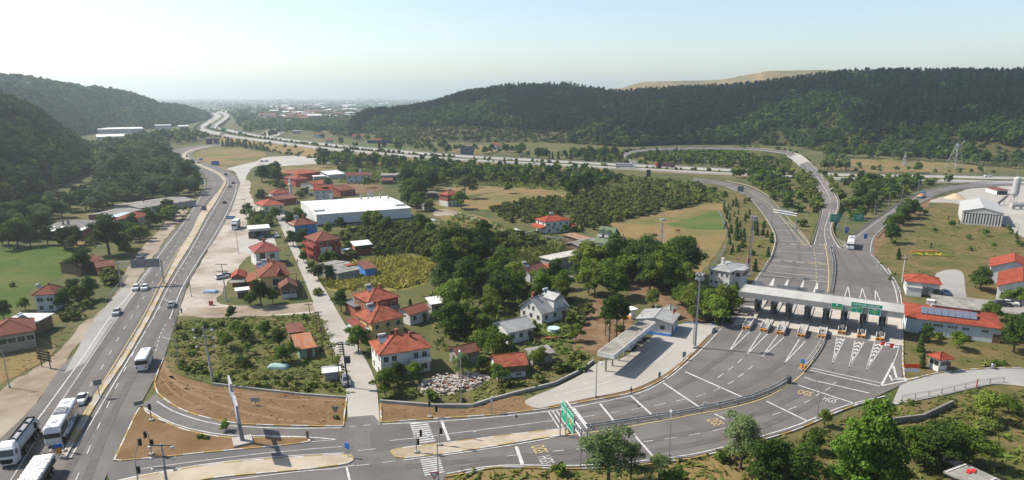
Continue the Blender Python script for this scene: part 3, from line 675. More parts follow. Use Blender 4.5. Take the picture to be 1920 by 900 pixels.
class House:
    def __init__(s, name, label, cat, pl, pn, pr, h, roof='hip', rise=2, wall=w_white, roofm=t_red, ov=.5, group=None, minla=0, maxla=99, th=.14):
        c, ang, lx, ly = rect3(pl, pn, pr, h)
        if ly < minla or ly > maxla:
            n = min(max(ly, minla), maxla); c = c+Vector((-math.sin(ang), math.cos(ang), 0))*((n-ly)/2); ly = n
        s.c, s.ang, s.lx, s.ly, s.h, s.kind, s.rise = c, ang, lx, ly, h, roof, rise
        s.root = empty(name, c, ang, label, cat, group); footprint(c, ang, lx, ly)
        x, y = lx/2, ly/2; X, Y = x-ov, y-ov; s.X, s.Y = X, Y; s.x, s.y = x, y
        w = MB()
        s.sl = rise/min(x, y) if roof == 'hip' else rise/(y if roof == 'gx' else x)
        low = .12
        w.prism([(-X,-Y),(X,-Y),(X,Y),(-X,Y)], 0, h-.02)
        if roof == 'gx':
            for sx in (-X, X): w.add([(sx,-Y,h-.02),(sx,Y,h-.02),(sx,0,h+rise-ov*s.sl*.4)], [(0,1,2)])
            w.quad((-X,-Y,h-.03),(X,-Y,h-.03),(X,Y,h-.03),(-X,Y,h-.03))
        if roof == 'gy':
            for sy in (-Y, Y): w.add([(-X,sy,h-.02),(X,sy,h-.02),(0,sy,h+rise-ov*s.sl*.4)], [(0,1,2)])
        s.wall = w.build('wall', wall, s.root)
        r = MB(); T = th
        def slab(q):
            q = [Vector(p) for p in q]; n = len(q); q2 = [p-Vector((0,0,T)) for p in q]
            r.add(q+q2, [tuple(range(n)), tuple(range(2*n-1, n-1, -1))]+[(i, n+i, n+(i+1)%n, (i+1)%n) for i in range(n)])
        if roof == 'hip':
            if x >= y: A, B = (-(x-y),0,h+rise), (x-y,0,h+rise)
            else: A, B = (0,-(y-x),h+rise), (0,y-x,h+rise)
            c4 = [(-x,-y,h),(x,-y,h),(x,y,h),(-x,y,h)]
            if x >= y: fs = [(c4[0],c4[1],B,A),(c4[1],c4[2],B),(c4[2],c4[3],A,B),(c4[3],c4[0],A)]
            else: fs = [(c4[0],c4[1],A),(c4[1],c4[2],B,A),(c4[2],c4[3],B),(c4[3],c4[0],A,B)]
            for f in fs: r.add(list(f), [tuple(range(len(f)))])
            r.quad(*[(p[0],p[1],h-T) for p in c4[::-1]])
            for i in range(4):
                p, q = c4[i], c4[(i+1)%4]; r.quad((p[0],p[1],h-T),(q[0],q[1],h-T),q,p)
            for p in ((c4[0],A),(c4[3],A if x >= y else B),(c4[1],B if x >= y else A),(c4[2],B),(A,B)):
                if (Vector(p[0])-Vector(p[1])).length > .1: r.tube(p[0], p[1], .13, n=5)
        elif roof == 'gx':
            slab([(-x,-y,h),(x,-y,h),(x,0,h+rise),(-x,0,h+rise)]); slab([(-x,0,h+rise),(x,0,h+rise),(x,y,h),(-x,y,h)])
            r.tube((-x,0,h+rise),(x,0,h+rise),.12,n=5)
        elif roof == 'gy':
            slab([(-x,-y,h),(0,-y,h+rise),(0,y,h+rise),(-x,y,h)]); slab([(0,-y,h+rise),(x,-y,h),(x,y,h),(0,y,h+rise)])
            r.tube((0,-y,h+rise),(0,y,h+rise),.12,n=5)
        elif roof == 'shed':                       # higher at the back
            slab([(-x,-y,h),(x,-y,h),(x,y,h+rise),(-x,y,h+rise)])
            w2 = MB(); w2.add([(-X,-Y,h-.03),(-X,Y,h-.03),(-X,Y,h+rise-.2)], [(0,1,2)]); w2.add([(X,-Y,h-.03),(X,Y,h-.03),(X,Y,h+rise-.2)], [(0,1,2)])
            w2.quad((-X,Y,h-.03),(X,Y,h-.03),(X,Y,h+rise-.2),(-X,Y,h+rise-.2)); w2.build('gable', wall, s.root)
        elif roof == 'flat':
            r.box((0,0,h+.1), (lx, ly, .25))
        s.roof = r.build('roof', roofm, s.root)
    def zr(s, px, py):
        if s.kind == 'hip': return s.h+s.sl*min(s.x-abs(px), s.y-abs(py))
        if s.kind == 'gx': return s.h+s.sl*(s.y-abs(py))
        if s.kind == 'gy': return s.h+s.sl*(s.x-abs(px))
        if s.kind == 'shed': return s.h+s.rise*(py+s.y)/(2*s.y)
        return s.h+.22
    def fr(s, face):
        return {'f': (Vector((0,-s.Y,0)), Vector((1,0,0)), s.X), 'b': (Vector((0,s.Y,0)), Vector((-1,0,0)), s.X),
                'l': (Vector((-s.X,0,0)), Vector((0,-1,0)), s.Y), 'r': (Vector((s.X,0,0)), Vector((0,1,0)), s.Y)}[face]
    def wins(s, face, n, z, w=1.1, hh=1.3, a=-1, b=1, name='window', gm=None, fm=None, pane=True):
        o, u, half = s.fr(face); nn = Vector((u.y, -u.x, 0))
        for i in range(n):
            t = a+(b-a)*(i+.5)/n; c = o+u*(t*half)+Vector((0,0,z))
            f = MB(); q = lambda e, d: [c+u*(sx*(w/2-e))+Vector((0,0,sz*(hh/2-e)))+nn*d for sx, sz in ((-1,-1),(1,-1),(1,1),(-1,1))]
            A, B, Ci, D = q(0, .05), q(.09, .05), q(.09, -.03), q(0, -.02)
            f.add(A+B, [(k, (k+1)%4, 4+(k+1)%4, 4+k) for k in range(4)])
            f.add(A+D, [(k, 4+k, 4+(k+1)%4, (k+1)%4) for k in range(4)])
            f.tube(c+nn*.03-Vector((0,0,hh/2-.05)), c+nn*.03+Vector((0,0,hh/2-.05)), .035, n=4)
            o_ = f.build(name, fm or g_frame, s.root)
            g = MB(); g.quad(*q(.06, .02)); g.build('pane', gm or g_glass, o_)
        return s
    def door(s, face, t, w=1.1, hh=2.1, m=None, name='door', z=0):
        o, u, half = s.fr(face); nn = Vector((u.y, -u.x, 0)); c = o+u*(t*half)+nn*.03
        d = MB(); d.box((c.x, c.y, z+hh/2+.02), (w, .1, hh), math.atan2(u.y, u.x)); d.build(name, m or g_door, s.root)
        return s
    def chimney(s, fx, fy, hh=1.2, w=.55, m=None):
        px, py = fx*s.x, fy*s.y; z = s.zr(px, py); d = MB(); d.box((px, py, z+hh/2-.3), (w, w, hh+.6)); d.box((px, py, z+hh+.06), (w+.2, w+.2, .12))
        d.build('chimney', m or w_brick, s.root); return s
    def solar(s, fx, fy, n=2):
        px, py = fx*s.x, fy*s.y; z = s.zr(px, py)+.15
        f = MB(); fw = n*.8
        for sx in (-fw/2, fw/2): f.tube((px+sx,py+.7,z-.3),(px+sx,py+.7,z+1.05),.04,n=4); f.tube((px+sx,py-.9,z-.5),(px+sx,py+.7,z+1.3),.04,n=4)
        f.tube((px-fw/2,py+.7,z+1.2),(px+fw/2,py+.7,z+1.2),.04,n=4); o = f.build('solar_heater', m_metal, s.root)
        p = MB(); q = [(px-fw/2,py-1,z-.15),(px+fw/2,py-1,z-.15),(px+fw/2,py+.6,z+.75),(px-fw/2,py+.6,z+.75)]
        p.add(q+[(a,b,c-.1) for a,b,c in q], [(0,1,2,3),(7,6,5,4),(0,4,5,1),(1,5,6,2),(2,6,7,3),(3,7,4,0)]); p.build('solar_panel', g_panel, o)
        t = MB(); t.tube((px-fw/2,py+.75,z+1.1),(px+fw/2,py+.75,z+1.1),.25,n=10); t.build('water_tank', g_tank, o)
        return s
    def part(s, name, mb, m): return mb.build(name, m, s.root)
    def band(s, face, z, hh, m, d=.06, name='band', a=-1, b=1):
        o, u, half = s.fr(face); nn = Vector((u.y, -u.x, 0)); c = o+u*((a+b)/2*half)+nn*(d/2)
        q = MB(); q.box((c.x, c.y, z), (half*(b-a)-.02, d, hh), math.atan2(u.y, u.x)); q.build(name, m, s.root); return s
    def balcony(s, face, z, a, b, dep=1.3, m=None):
        o, u, half = s.fr(face); nn = Vector((u.y, -u.x, 0)); c = o+u*((a+b)/2*half)+nn*(dep/2)
        r = math.atan2(u.y, u.x); L_ = half*(b-a)
        q = MB(); q.box((c.x, c.y, z), (L_, dep, .18), r)
        e = c+nn*(dep/2-.06); q.box((e.x, e.y, z+.55), (L_, .1, .9), r)
        for k in (-1, 1):
            e = c+u*(k*(L_/2-.05)); q.box((e.x, e.y, z+.55), (.1, dep-.14, .9), r)
        q.build('balcony', m or s.wall.data.materials[0], s.root); return s
V2 = 'house'
# --- by the village street, nearest first
h = House('village_house', 'white two storey house with hipped red roof at the street corner by the rubble', V2, (685,641),(710,667),(813,653), 5.3, 'hip', 2.3)
h.wins('f',2,4.0,a=-.95,b=-.3).wins('f',2,4.0,a=.25,b=.95).wins('f',3,1.3,a=-.3,b=.95,w=1.5).wins('l',3,4.0).wins('l',2,1.3).wins('r',2,4).wins('b',3,4).door('f',-.7).chimney(-.1,.1).chimney(.35,-.2,.9).solar(-.62,.1)
st_ = MB()
for k in range(10): st_.box((-1.0-k*.42, -h.Y-.75, 2.7-k*.28-(.0)), (.44, 1.2, .3))
h.part('staircase', st_, w_grey)
h.balcony('f',2.65,.15,.98)
h = House('village_house', 'tile roofed house with blue awning over its street front, middle of three in a row', V2, (662,587),(695,607),(760,592), 5.0, 'hip', 2.2, w_yel)
h.wins('f',3,3.7).wins('l',2,3.7).wins('r',2,3.7).door('f',.3).wins('f',2,1.2,a=-.9,b=0).chimney(.1,.2).solar(-.35,.1).balcony('f',2.5,0,.9)
q = MB(); q.add([(-h.x-2.8,-h.Y+.5,2.6),(-h.x+.3,-h.Y+.5,3.3),(-h.x+.3,h.Y-1,3.3),(-h.x-2.8,h.Y-1,2.6)]+[(-h.x-2.8,-h.Y+.5,2.5),(-h.x+.3,-h.Y+.5,3.2),(-h.x+.3,h.Y-1,3.2),(-h.x-2.8,h.Y-1,2.5)], [(0,1,2,3),(7,6,5,4),(0,4,5,1),(2,6,7,3),(3,7,4,0)]); h.part('awning', q, r_blue)
h = House('corner_shop', 'low pink annex with red tiled roof on the street below the tiled houses', 'annex', (656,603),(672,620),(713,608), 3.2, 'shed', .8, mat('pink_render', (.50,.30,.25), (.55,.36,.3), .6), t_rose)
h.wins('f',2,1.6).door('l',0)
h = House('village_house', 'brick house with red hipped roof and solar heater, hindmost of three in a row', V2, (658,553),(690,568),(752,556), 5.6, 'hip', 2.2, w_brick)
h.wins('f',3,4).wins('f',3,1.4).wins('l',2,4).chimney(.2,-.1).solar(-.3,.15).balcony('f',2.7,.2,.95,m=w_grey)
h = House('lean_to', 'dark roofed lean-to with brick sides beside the hindmost tiled house', 'shed', (652,562),(664,577),(688,569), 3.2, 'flat', 0, w_brick, r_dark); h.door('f',0,2,2)
h = House('village_house', 'low cottage with worn red roof behind the three tiled houses', V2, (750,579),(768,591),(801,577), 3, 'gx', 1.2, w_white, t_old); h.wins('f',2,1.7).door('f',.6)
h = House('storage_shed', 'shed with bright white metal roof among garden trees', 'shed', (797,563),(807,571),(836,567), 3, 'shed', .8, w_grey, r_white); h.door('f',0,1.6)
h = House('village_house', 'pale chalet house with light grey gabled roof and dormer beside the lawn', V2, (974,574),(1016,590),(1066,574), 3.0, 'gx', 3.3, w_white, r_grey)
h.wins('l',2,3.7,w=.9,a=-.4,b=.4).wins('l',3,1.7).wins('f',3,1.7).wins('r',2,1.7).chimney(-.7,.1,1.4).door('f',.75)
q = MB(); dy = -h.y*.45; dz = h.zr(0,-h.y*.9)
q.box((h.x*.25,dy-.4,dz+1.3),(3.4,3.2,2.6)); dd = h.part('dormer', q, w_white)
q = MB(); q.add([(h.x*.25-2.1,dy-2.4,dz+2.5),(h.x*.25,dy-2.4,dz+3.8),(h.x*.25+2.1,dy-2.4,dz+2.5),(h.x*.25-2.1,dy+2.6,dz+2.5),(h.x*.25,dy+2.6,dz+3.8),(h.x*.25+2.1,dy+2.6,dz+2.5)], [(0,3,4,1),(1,4,5,2),(0,1,2),(3,5,4),(0,2,5,3)]); q.build('dormer_roof', r_grey, dd)
h.solar(.2,-.02)
h = House('village_house', 'single storey bungalow with ribbed grey gabled roof among orchard trees', V2, (917,608),(952,625),(1007,614), 3, 'gx', 1.7, w_white, r_grey)
h.wins('l',2,1.7,w=1.4).wins('f',3,1.7).door('f',.8)
h = House('village_house', 'low open sided house with red tiled gable roof near the rubble heap', V2, (921,669),(929,690),(990,682), 2.8, 'gx', 1.6, w_white, t_red, minla=6)
h.band('f',1.9,1.3,w_wood).wins('f',2,.8,w=1.2,hh=.6).door('l',0,2.4,2.2)
h = House('storage_shed', 'small shed with dark red tiles beside the white corner house', 'shed', (844,653),(857,667),(901,654), 2.8, 'gx', 1.1, w_grey, t_brown, minla=5); h.door('l',0,1,2).wins('f',1,1.6)
# --- left of the village street
h = House('village_house', 'white house with plain rose red hipped roof facing the gravel lot', V2, (471,463),(477,475),(526,468.5), 5.2, 'hip', 2.4, w_white, t_rose, minla=9)
h.wins('f',1,3.6,1.6,1.7,a=.1,b=.6).door('f',-.45,1.6,2.6,z=2.2).wins('l',2,3.6).wins('r',3,3.6).wins('f',2,1.2).chimney(0,0,1,.7)
h = House('village_house', 'yellow house with many sided tile roof and two solar heaters', V2, (477,498),(485,521),(545,515), 5.2, 'hip', 2.4, w_yel, t_old)
h.wins('f',2,3.5,a=.35,b=.95).wins('f',1,3.4,1.9,2,a=-.2,b=.3).wins('f',3,1.2).wins('l',2,3.5).wins('r',3,3.5).solar(-.75,.35).solar(-.4,.25).chimney(-.15,.25).chimney(.2,.1,.8)
q = MB(); q.add([(h.x*.1,-h.y+.1,h.h+.4),(h.x*.62,-h.y+.1,h.h+.4),(h.x*.36,-h.y+.1,h.h+2.0),(h.x*.36,0,h.h+2.1)], [(0,1,2),(0,2,3),(1,3,2)]); h.part('pediment', q, t_old)
h = House('village_house', 'small dark timber house with tiled gable end towards the camera, at the street edge', V2, (521,529),(523.5,541),(559,537.5), 3.3, 'gy', 1.5, w_wood, t_brown); h.wins('f',2,1.6).door('l',0)
h.band('f',.7,1.2,w_white)
h = House('village_house', 'tiny house with pale red gable roof at the gravel lot edge', V2, (435,511),(430.5,522),(459,520), 3.0, 'gy', 1.2, w_brick, t_fresh); h.door('f',.4)
q = MB(); q.add([(-h.x,-h.y-2.2,2.1),(h.x,-h.y-2.2,2.1),(h.x,-h.y+.4,2.7),(-h.x,-h.y+.4,2.7),(-h.x,-h.y-2.2,2.0),(h.x,-h.y-2.2,2.0),(h.x,-h.y+.4,2.6),(-h.x,-h.y+.4,2.6)], [(0,1,2,3),(7,6,5,4),(0,4,5,1),(1,5,6,2),(3,7,4,0)]); h.part('awning', q, r_asb)
h = House('storage_shed', 'open brick yard shed between the tiny house and the yellow house', 'shed', (462,513),(461,530),(481,528), 2.4, 'flat', 0, w_brick, mat('brick_floor', (.22,.08,.05), (.3,.12,.08), 2))
h = House('storage_shed', 'narrow white corrugated canopy beside the garden trees on the gravel lot', 'shed', (441,541),(441,547),(469,543.5), 2.2, 'flat', 0, w_grey, r_white); h.door('f',0,3,1.6)
h = House('open_garage', 'open fronted grey garage with flat white roof on a paved yard', 'garage', (462,424),(465,431),(507,428), 3.8, 'flat', 0, w_grey, r_white, minla=7)
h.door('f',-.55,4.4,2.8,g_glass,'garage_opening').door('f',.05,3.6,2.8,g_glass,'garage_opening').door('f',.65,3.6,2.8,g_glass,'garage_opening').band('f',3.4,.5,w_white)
# --- right of the village street
h = House('apartment_house', 'three storey red brick house with balconies and a white banner', V2, (572,443.5),(592,453.5),(640,446.5), 7.2, 'hip', 2.3, w_red, t_old)
h.wins('f',3,6.1).wins('f',3,1.3).wins('l',2,6.1).wins('l',2,3.6).wins('l',2,1.2).wins('f',1,3.7,a=.5,b=.95).wins('r',3,6).wins('r',3,3.6)
h.balcony('l',4.9,-.98,.98,1.2).balcony('l',2.5,-.98,.98,1.5).balcony('f',4.9,.2,.98,1.0)
q = MB(); q.box((-h.X*.25,-h.Y-.25,3.7),(4.2,.06,2.4)); o = h.part('banner', q, w_white)
q = MB(); q.tube((-h.X*.2,-h.Y-.285,3.8),(-h.X*.2,-h.Y-.30,3.8),.65,n=16); q.build('emblem', mat('orange_print', (.75,.33,.05), None), o)
h = House('village_house', 'red roofed house with blue side wall in front of the white factory', V2, (544,417.5),(551,423.5),(594,417), 4.6, 'hip', 2.2, w_bluep, t_old); h.wins('l',2,3.2).wins('f',3,3.2).solar(-.4,.1).chimney(.1,0)
h.band('l',2.6,5,w_white,.04)
h = House('factory_hall', 'long low factory hall with flat bright white roof and vents', 'factory', (573.5,377),(592,402.5),(768,388), 5.6, 'gx', .7, w_white, r_white, ov=.25)
for k in range(9): h.door('l', -.88+k*.2, 1.4, 3.2, w_blue, 'shutter')
h.band('f',2.2,3.6,mat('factory_wall', (.55,.6,.63), (.6,.64,.66), .4)).band('f',.7,.7,g_glass,.08)
for fx, fy, hh in ((-.33,.93,3),(-.29,.95,2.6),(.3,.6,2.2),(.46,.6,2.6),(.58,.9,3.2),(.63,.9,3.2),(.75,.6,2.2),(.85,.3,2)):
    q = MB(); z = h.zr(fx*h.x, fy*h.y); q.tube((fx*h.x,fy*h.y,z-.2),(fx*h.x,fy*h.y,z+hh),.35,n=8); q.tube((fx*h.x,fy*h.y,z+hh),(fx*h.x,fy*h.y,z+hh+.15),.5,n=8); h.part('vent_pipe', q, m_metal)
for fx in (-.86, .87):
    q = MB(); q.box((fx*h.x,-h.y*.62,h.zr(0,-h.y*.62)+.12),(h.x*.22,h.y*.16,.3)); h.part('skylight', q, g_glass)
h = House('village_house', 'white house with bright red gabled roof and terrace behind the factory', V2, (592,350),(587,357.5),(625,355.5), 5.2, 'gx', 2.4, w_white, t_fresh, minla=9, maxla=11); h.wins('f',3,4,.9,1.1).wins('f',3,1.6,.9,1.1).wins('r',2,4)
q = MB(); q.box((h.x*.15,-h.y*.5,h.zr(0,-h.y*.5)+.25),(3.4,2.2,.6)); h.part('roof_terrace', q, t_brown)
h = House('village_house', 'small red gabled house right of the white terrace house', V2, (629,350),(638,358),(652,352), 3.4, 'gx', 1.8, w_brick, t_old); h.wins('f',2,1.8)
h = House('village_house', 'long pale blue house with brown ridge roof near the motorway', V2, (651,322),(648,329.5),(697,328.3), 5, 'gx', 1.6, w_blue, t_brown, minla=8, maxla=10); h.wins('f',4,3.6).wins('f',2,1.3,a=-.8,b=0).solar(.1,.1)
h = House('storage_shed', 'dark flat roofed workshop right of the pale blue house', 'workshop', (718,323),(714,329.5),(752,328.6), 3.8, 'flat', 0, w_grey, r_asb, minla=10, maxla=14); h.door('f',.3,3,2.6,g_glass).door('f',-.4,3,2.6,g_glass)
h = House('storage_shed', 'rusty roofed shed below the dark workshop', 'shed', (716,333),(715,338.5),(737,338), 2.6, 'shed', .8, w_wood, t_brown, minla=5, maxla=8)
# mosque
h = House('village_mosque', 'small mosque with red hipped roof and slim white minaret', 'mosque', (507,359.5),(511,364),(546,360.5), 4.8, 'hip', 2.2, w_white, t_red, minla=9); h.wins('f',4,2.6,.9,2)
q = MB(); b0 = G(531,372); lo_ = Matrix.Rotation(-h.ang, 3, 'Z') @ (b0-h.c); x0, y0 = lo_.x, -h.y-1
q.lathe((x0,y0,0), [(1.1,0),(1.1,3),(.75,3.6),(.7,8.6),(1.15,9),(1.15,9.8),(.6,9.9),(.55,11.6),(0,14)], 12); h.part('minaret', q, w_white)
h = House('village_house', 'cream house with broad red hipped roof below the mosque', V2, (487,379),(492,386.5),(531,381), 4.6, 'hip', 2, w_cream, t_red, minla=8); h.wins('f',3,3.1,1.2,1.4).wins('f',2,1,1.2,1.2).wins('l',2,3.1)
h = House('village_house', 'dark roofed outbuilding between the mosque and cream house', 'outbuilding', (512,367),(520,375),(548,368), 3.2, 'gx', 1.2, w_brick, t_brown)
h = House('village_house', 'deep red walled house with hipped red roof and solar heater', V2, (541,331.5),(554,336.5),(576,333), 4.8, 'hip', 1.8, w_red, t_red); h.wins('f',2,3.5).wins('f',2,1.2).wins('l',2,3.5).solar(-.2,.5)
h = House('village_house', 'red roofed house standing behind the deep red house', V2, (549,321),(558,327),(580,320), 4.6, 'hip', 1.8, w_red, t_red)
h = House('village_house', 'low house with red gable roof left of the white terrace house', V2, (582,341),(590,346.5),(607,339.5), 3, 'gx', 1.5, w_white, t_red)
h = House('storage_shed', 'long white roofed open shed near the parking area by the motorway', 'shed', (587,327),(587,331.5),(609,330), 2.8, 'flat', 0, w_grey, r_white, minla=5, maxla=7)
h = House('storage_shed', 'barn with pale blue gabled sheet roof near the motorway', 'barn', (611,321),(616,328),(633,323), 3, 'gx', 1.6, w_white, mat('pale_blue_sheet', (.6,.66,.72), (.7,.74,.78), .5))
h = House('storage_shed', 'metal roofed shed with blue lean-to in the hazel orchard', 'shed', (661,456),(664,461.5),(697,457), 3.6, 'shed', .8, w_brick, r_white, minla=5); h.band('f',2.7,1.4,g_glass)
q = MB(); q.box((-h.x-2,-h.y*.2,2.1),(4.5,4,.15)); h.part('side_roof', q, r_blue)
h = House('storage_shed', 'wide low shed with crumbling grey cement sheet roof behind garden trees', 'shed', (600,493),(632,513),(668,501), 2.8, 'gx', 1.0, w_grey, r_asb)
q = MB(); q.box((h.x*.7,-h.y*.4,h.zr(0,-h.y*.4)+.12),(3,2.4,.12)); h.part('roof_patch', q, t_red)
h = House('storage_shed', 'bright blue walled hut with brown roof by the corn field', 'hut', (675,493),(683,505),(705,500), 2.8, 'shed', .7, w_bluep, t_brown)
# --- middle gardens
h = House('garden_villa', 'white villa with red hipped roof and side porches between orchards', V2, (1013,411.5),(1022,416.5),(1068,411), 5, 'hip', 1.7, w_white, t_fresh, minla=9); h.wins('f',4,3.6).wins('f',3,1.2).wins('l',2,3.6).solar(.1,.4)
q = MB(); q.add([(-h.x-2.6,-h.y,2.5),(-h.x+.4,-h.y,3.3),(-h.x+.4,h.y,3.3),(-h.x-2.6,h.y,2.5),(-h.x-2.6,-h.y,2.35),(-h.x+.4,-h.y,2.35),(-h.x+.4,h.y,2.35),(-h.x-2.6,h.y,2.35)], [(0,1,2,3),(0,4,5,1),(3,7,4,0),(2,6,7,3),(4,7,6,5)])
h.part('porch_roof', q, t_fresh)
q = MB(); q.add([(h.x-1,-h.y-2.4,2.5),(h.x+1.6,-h.y-2.4,2.5),(h.x+1.6,-h.y+.4,3.3),(h.x-1,-h.y+.4,3.3)], [(0,1,2,3)]); h.part('porch_roof', q, t_fresh)
h = House('garden_chalet', 'steep green roofed chalet with dormers and verandah by the dry field', V2, (1110,454),(1142,458),(1172,450), 3.4, 'gy', 5.2, w_white, r_green, ov=.8)
h.wins('f',2,1.8,1.4,1.5).wins('l',3,1.8).wins('f',1,4.6,1.3,1.3,a=-.25,b=.25)
for fy in (-.4,.4):
    q = MB(); q.box((-h.x*.55,fy*h.y,h.zr(h.x*.55,0)+.5),(2,1.7,1.6)); o = h.part('dormer', q, w_white)
    q = MB(); zz = h.zr(h.x*.55,0)+1.3; a = fy*h.y; q.add([(-h.x*.55-1.3,a-1.2,zz),(-h.x*.55-1.3,a,zz+1),(-h.x*.55-1.3,a+1.2,zz),(-h.x*.1,a-1.2,zz),(-h.x*.1,a,zz+1),(-h.x*.1,a+1.2,zz)], [(0,1,4,3),(1,2,5,4),(0,2,1)]); q.build('dormer_roof', r_green, o)
q = MB(); q.add([(-h.x,-h.y-4,2.6),(h.x+2,-h.y-4,2.6),(h.x+2,-h.y+.5,3.5),(-h.x,-h.y+.5,3.5),(-h.x,-h.y-4,2.45),(h.x+2,-h.y-4,2.45),(h.x+2,-h.y+.5,3.35),(-h.x,-h.y+.5,3.35)], [(0,1,2,3),(7,6,5,4),(0,4,5,1),(1,5,6,2),(3,7,4,0)])
for k in range(5): q.tube((-h.x+.3+k*(2*h.x+1.4)/4,-h.y-3.8,0),(-h.x+.3+k*(2*h.x+1.4)/4,-h.y-3.8,2.6),.1,n=5)
h.part('verandah', q, r_dark)
h = House('storage_shed', 'lean shed with mixed rusty and pale sheets left of the chalet', 'shed', (1067,440),(1087,449.5),(1096,443), 2.6, 'shed', .6, w_wood, r_rust)
h = House('storage_shed', 'weathered barn with grey and rust streaked roof beside the chalet', 'barn', (1076,452),(1085,462),(1111,447), 2.8, 'gx', .8, w_wood, r_asb)
h = House('concrete_outbuilding', 'long raw concrete outbuilding with blue door along the dirt track', 'outbuilding', (1026,483),(1033,488.5),(1096,472.5), 4, 'flat', 0, w_grey, mat('raw_concrete_roof', (.42,.40,.36), (.5,.48,.44), .6), minla=6)
h.wins('f',3,2.4,1.6,1.2,a=-.6,b=.2).door('f',.35,2.4,2.6,w_bluep).door('f',-.8,2.6,2.6,g_glass).door('f',.7,2,2.2,w_white)
h = House('village_house', 'old cottage with rusty red roof left of the concrete outbuilding', V2, (969,506),(994,513),(1027,503), 2.9, 'gx', 1.5, w_white, t_brown); h.wins('f',2,1.6).door('f',.4).solar(-.6,.1)
h = House('storage_shed', 'shed under orange rusty sheets joined to the old cottage', 'shed', (1026,498),(1031,507),(1044,504), 2.6, 'shed', .6, w_wood, mat('orange_rust', (.40,.13,.06), (.34,.1,.05), .8))
h = House('storage_shed', 'little hut with pale sheet roof between lawn and red roofed house', 'hut', (990,656),(997,668),(1038,658), 2.4, 'shed', .5, w_grey, r_asb)
h = House('garden_pavilion', 'two storey brick summer house on white pillars in the dry field', V2, (831,362.5),(839,366.5),(857,362), 6.0, 'hip', 1.8, w_brick, t_red); h.wins('f',2,4.6).wins('l',1,4.6).band('f',1.4,2.8,w_white,.08).band('l',1.4,2.8,w_white,.08).solar(.4,.4)
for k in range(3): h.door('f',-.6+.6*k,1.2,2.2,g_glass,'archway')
h = House('storage_shed', 'low grey block shed left of the brick summer house', 'shed', (790,381),(794,385.5),(812,383.5), 2.4, 'flat', 0, w_grey, r_asb, minla=5)
h = House('storage_shed', 'flat dark shed behind the brick summer house', 'shed', (797,360),(799,364),(822,362.5), 2.2, 'flat', 0, w_wood, r_dark, minla=4)
# --- scrub lot
h = House('storage_shed', 'brown roofed hut in the scrub lot above the rusty one', 'hut', (535,612),(540,625),(573,620), 2.5, 'shed', .6, w_wood, t_brown); h.door('f',0)
h = House('storage_shed', 'hut with bright rusty corrugated roof and green wall in the scrub lot', 'hut', (549,633),(557,656),(594,649), 2.5, 'shed', .8, mat('green_boards', (.25,.36,.27), (.3,.4,.3), 1), mat('striped_rust', (.40,.13,.05), (.33,.20,.14), .9, .85, (.28,.10,.05), .5, stretch=(3,.3,1))); h.door('f',.3)
h = House('storage_shed', 'low tin hut with curved white roof by the street corner post', 'hut', (602,691),(603.5,700),(640,696), 2.1, 'gx', .5, w_grey, r_white, minla=3.5)
# --- left of the highway
h = House('roadside_house', 'pale house with red hipped roof below the meadow left of the highway', V2, (57,555),(103,551.5),(127,538.5), 4.8, 'hip', 2, w_blue, t_old); h.wins('l',2,3.3,1.6,1.2).wins('f',2,3.3).wins('l',2,1.1).solar(-.1,.6)
h = House('roadside_house', 'big house with worn red roof cut by the left picture edge', V2, (-45,613),(-30,635),(69,622.5), 4.2, 'hip', 2.2, mat('dusty_render', (.34,.27,.21), (.4,.33,.26), .6), t_old); h.wins('f',5,2.6,1.6,1.4).wins('r',2,2.6)
h = House('storage_shed', 'shed with white sheet roof touching the big house at left', 'shed', (14,600),(68,605.5),(84,588.5), 3.2, 'flat', 0, w_wood, r_white); h.solar(-.3,.1)
h = House('roadside_workshop', 'long dark roofed workshop with pale skylight strips left of the highway', 'workshop', (94,426.5),(151,434),(190,413), 3.8, 'gy', 1.4, w_brick, r_dark); h.door('l',.1,5,3.6,w_blue).door('l',-.5,5,3.6,g_glass)
for k, t in enumerate((-.85,.3,.75)):
    q = MB(); xx0, xx1 = -h.x+.2, -h.x*.45; yy = t*h.y; q.add([(xx0,yy-.9,h.zr(xx0,0)+.02),(xx1,yy-.9,h.zr(xx1,0)+.02),(xx1,yy+.9,h.zr(xx1,0)+.02),(xx0,yy+.9,h.zr(xx0,0)+.02)], [(0,1,2,3)]); h.part('skylight', q, r_white)
for t in (.2,.45):
    q = MB(); q.tube((-h.x*.3,t*h.y,h.zr(h.x*.3,0)-.2),(-h.x*.3,t*h.y,h.zr(h.x*.3,0)+2.2),.35,n=8); h.part('chimney', q, r_dark)
House('roadside_workshop', 'grey roofed sheds between the dark workshop and the long roadside hall', 'workshop', (186,398),(214,405),(240,392), 3, 'gx', .8, w_brick, r_asb)
House('storage_shed', 'lean-to with pale blue sheet roof beside the roadside red house', 'shed', (203,402.5),(220,408),(233,398.5), 3, 'flat', 0, w_grey, r_blue)
h = House('roadside_house', 'cream house with faded red roof near the highway, by the pale blue lean-to', V2, (218,409.5),(250,412),(269,401), 5, 'hip', 1.8, w_cream, t_red); h.wins('l',2,3.5).wins('l',2,1.3).wins('f',2,3.5)
h = House('roadside_workshop', 'long grey roofed roadside hall next to the black pole', 'workshop', (248,379),(262,390.5),(346,372), 3.2, 'gx', .9, w_grey, r_asb); h.wins('f',5,3,1.2,1,).door('f',-.7,3,3,w_white)
h = House('storage_shed', 'brown tiled brick shed beside the dark bush left of the highway', 'shed', (171,492),(180,502),(218,497), 3, 'gx', 1, w_brick, t_brown)
h = House('storage_shed', 'old brown barn hidden behind bushes at the meadow edge', 'barn', (131,488),(150,498),(178,484), 3.4, 'gx', 1.4, w_wood, t_brown)
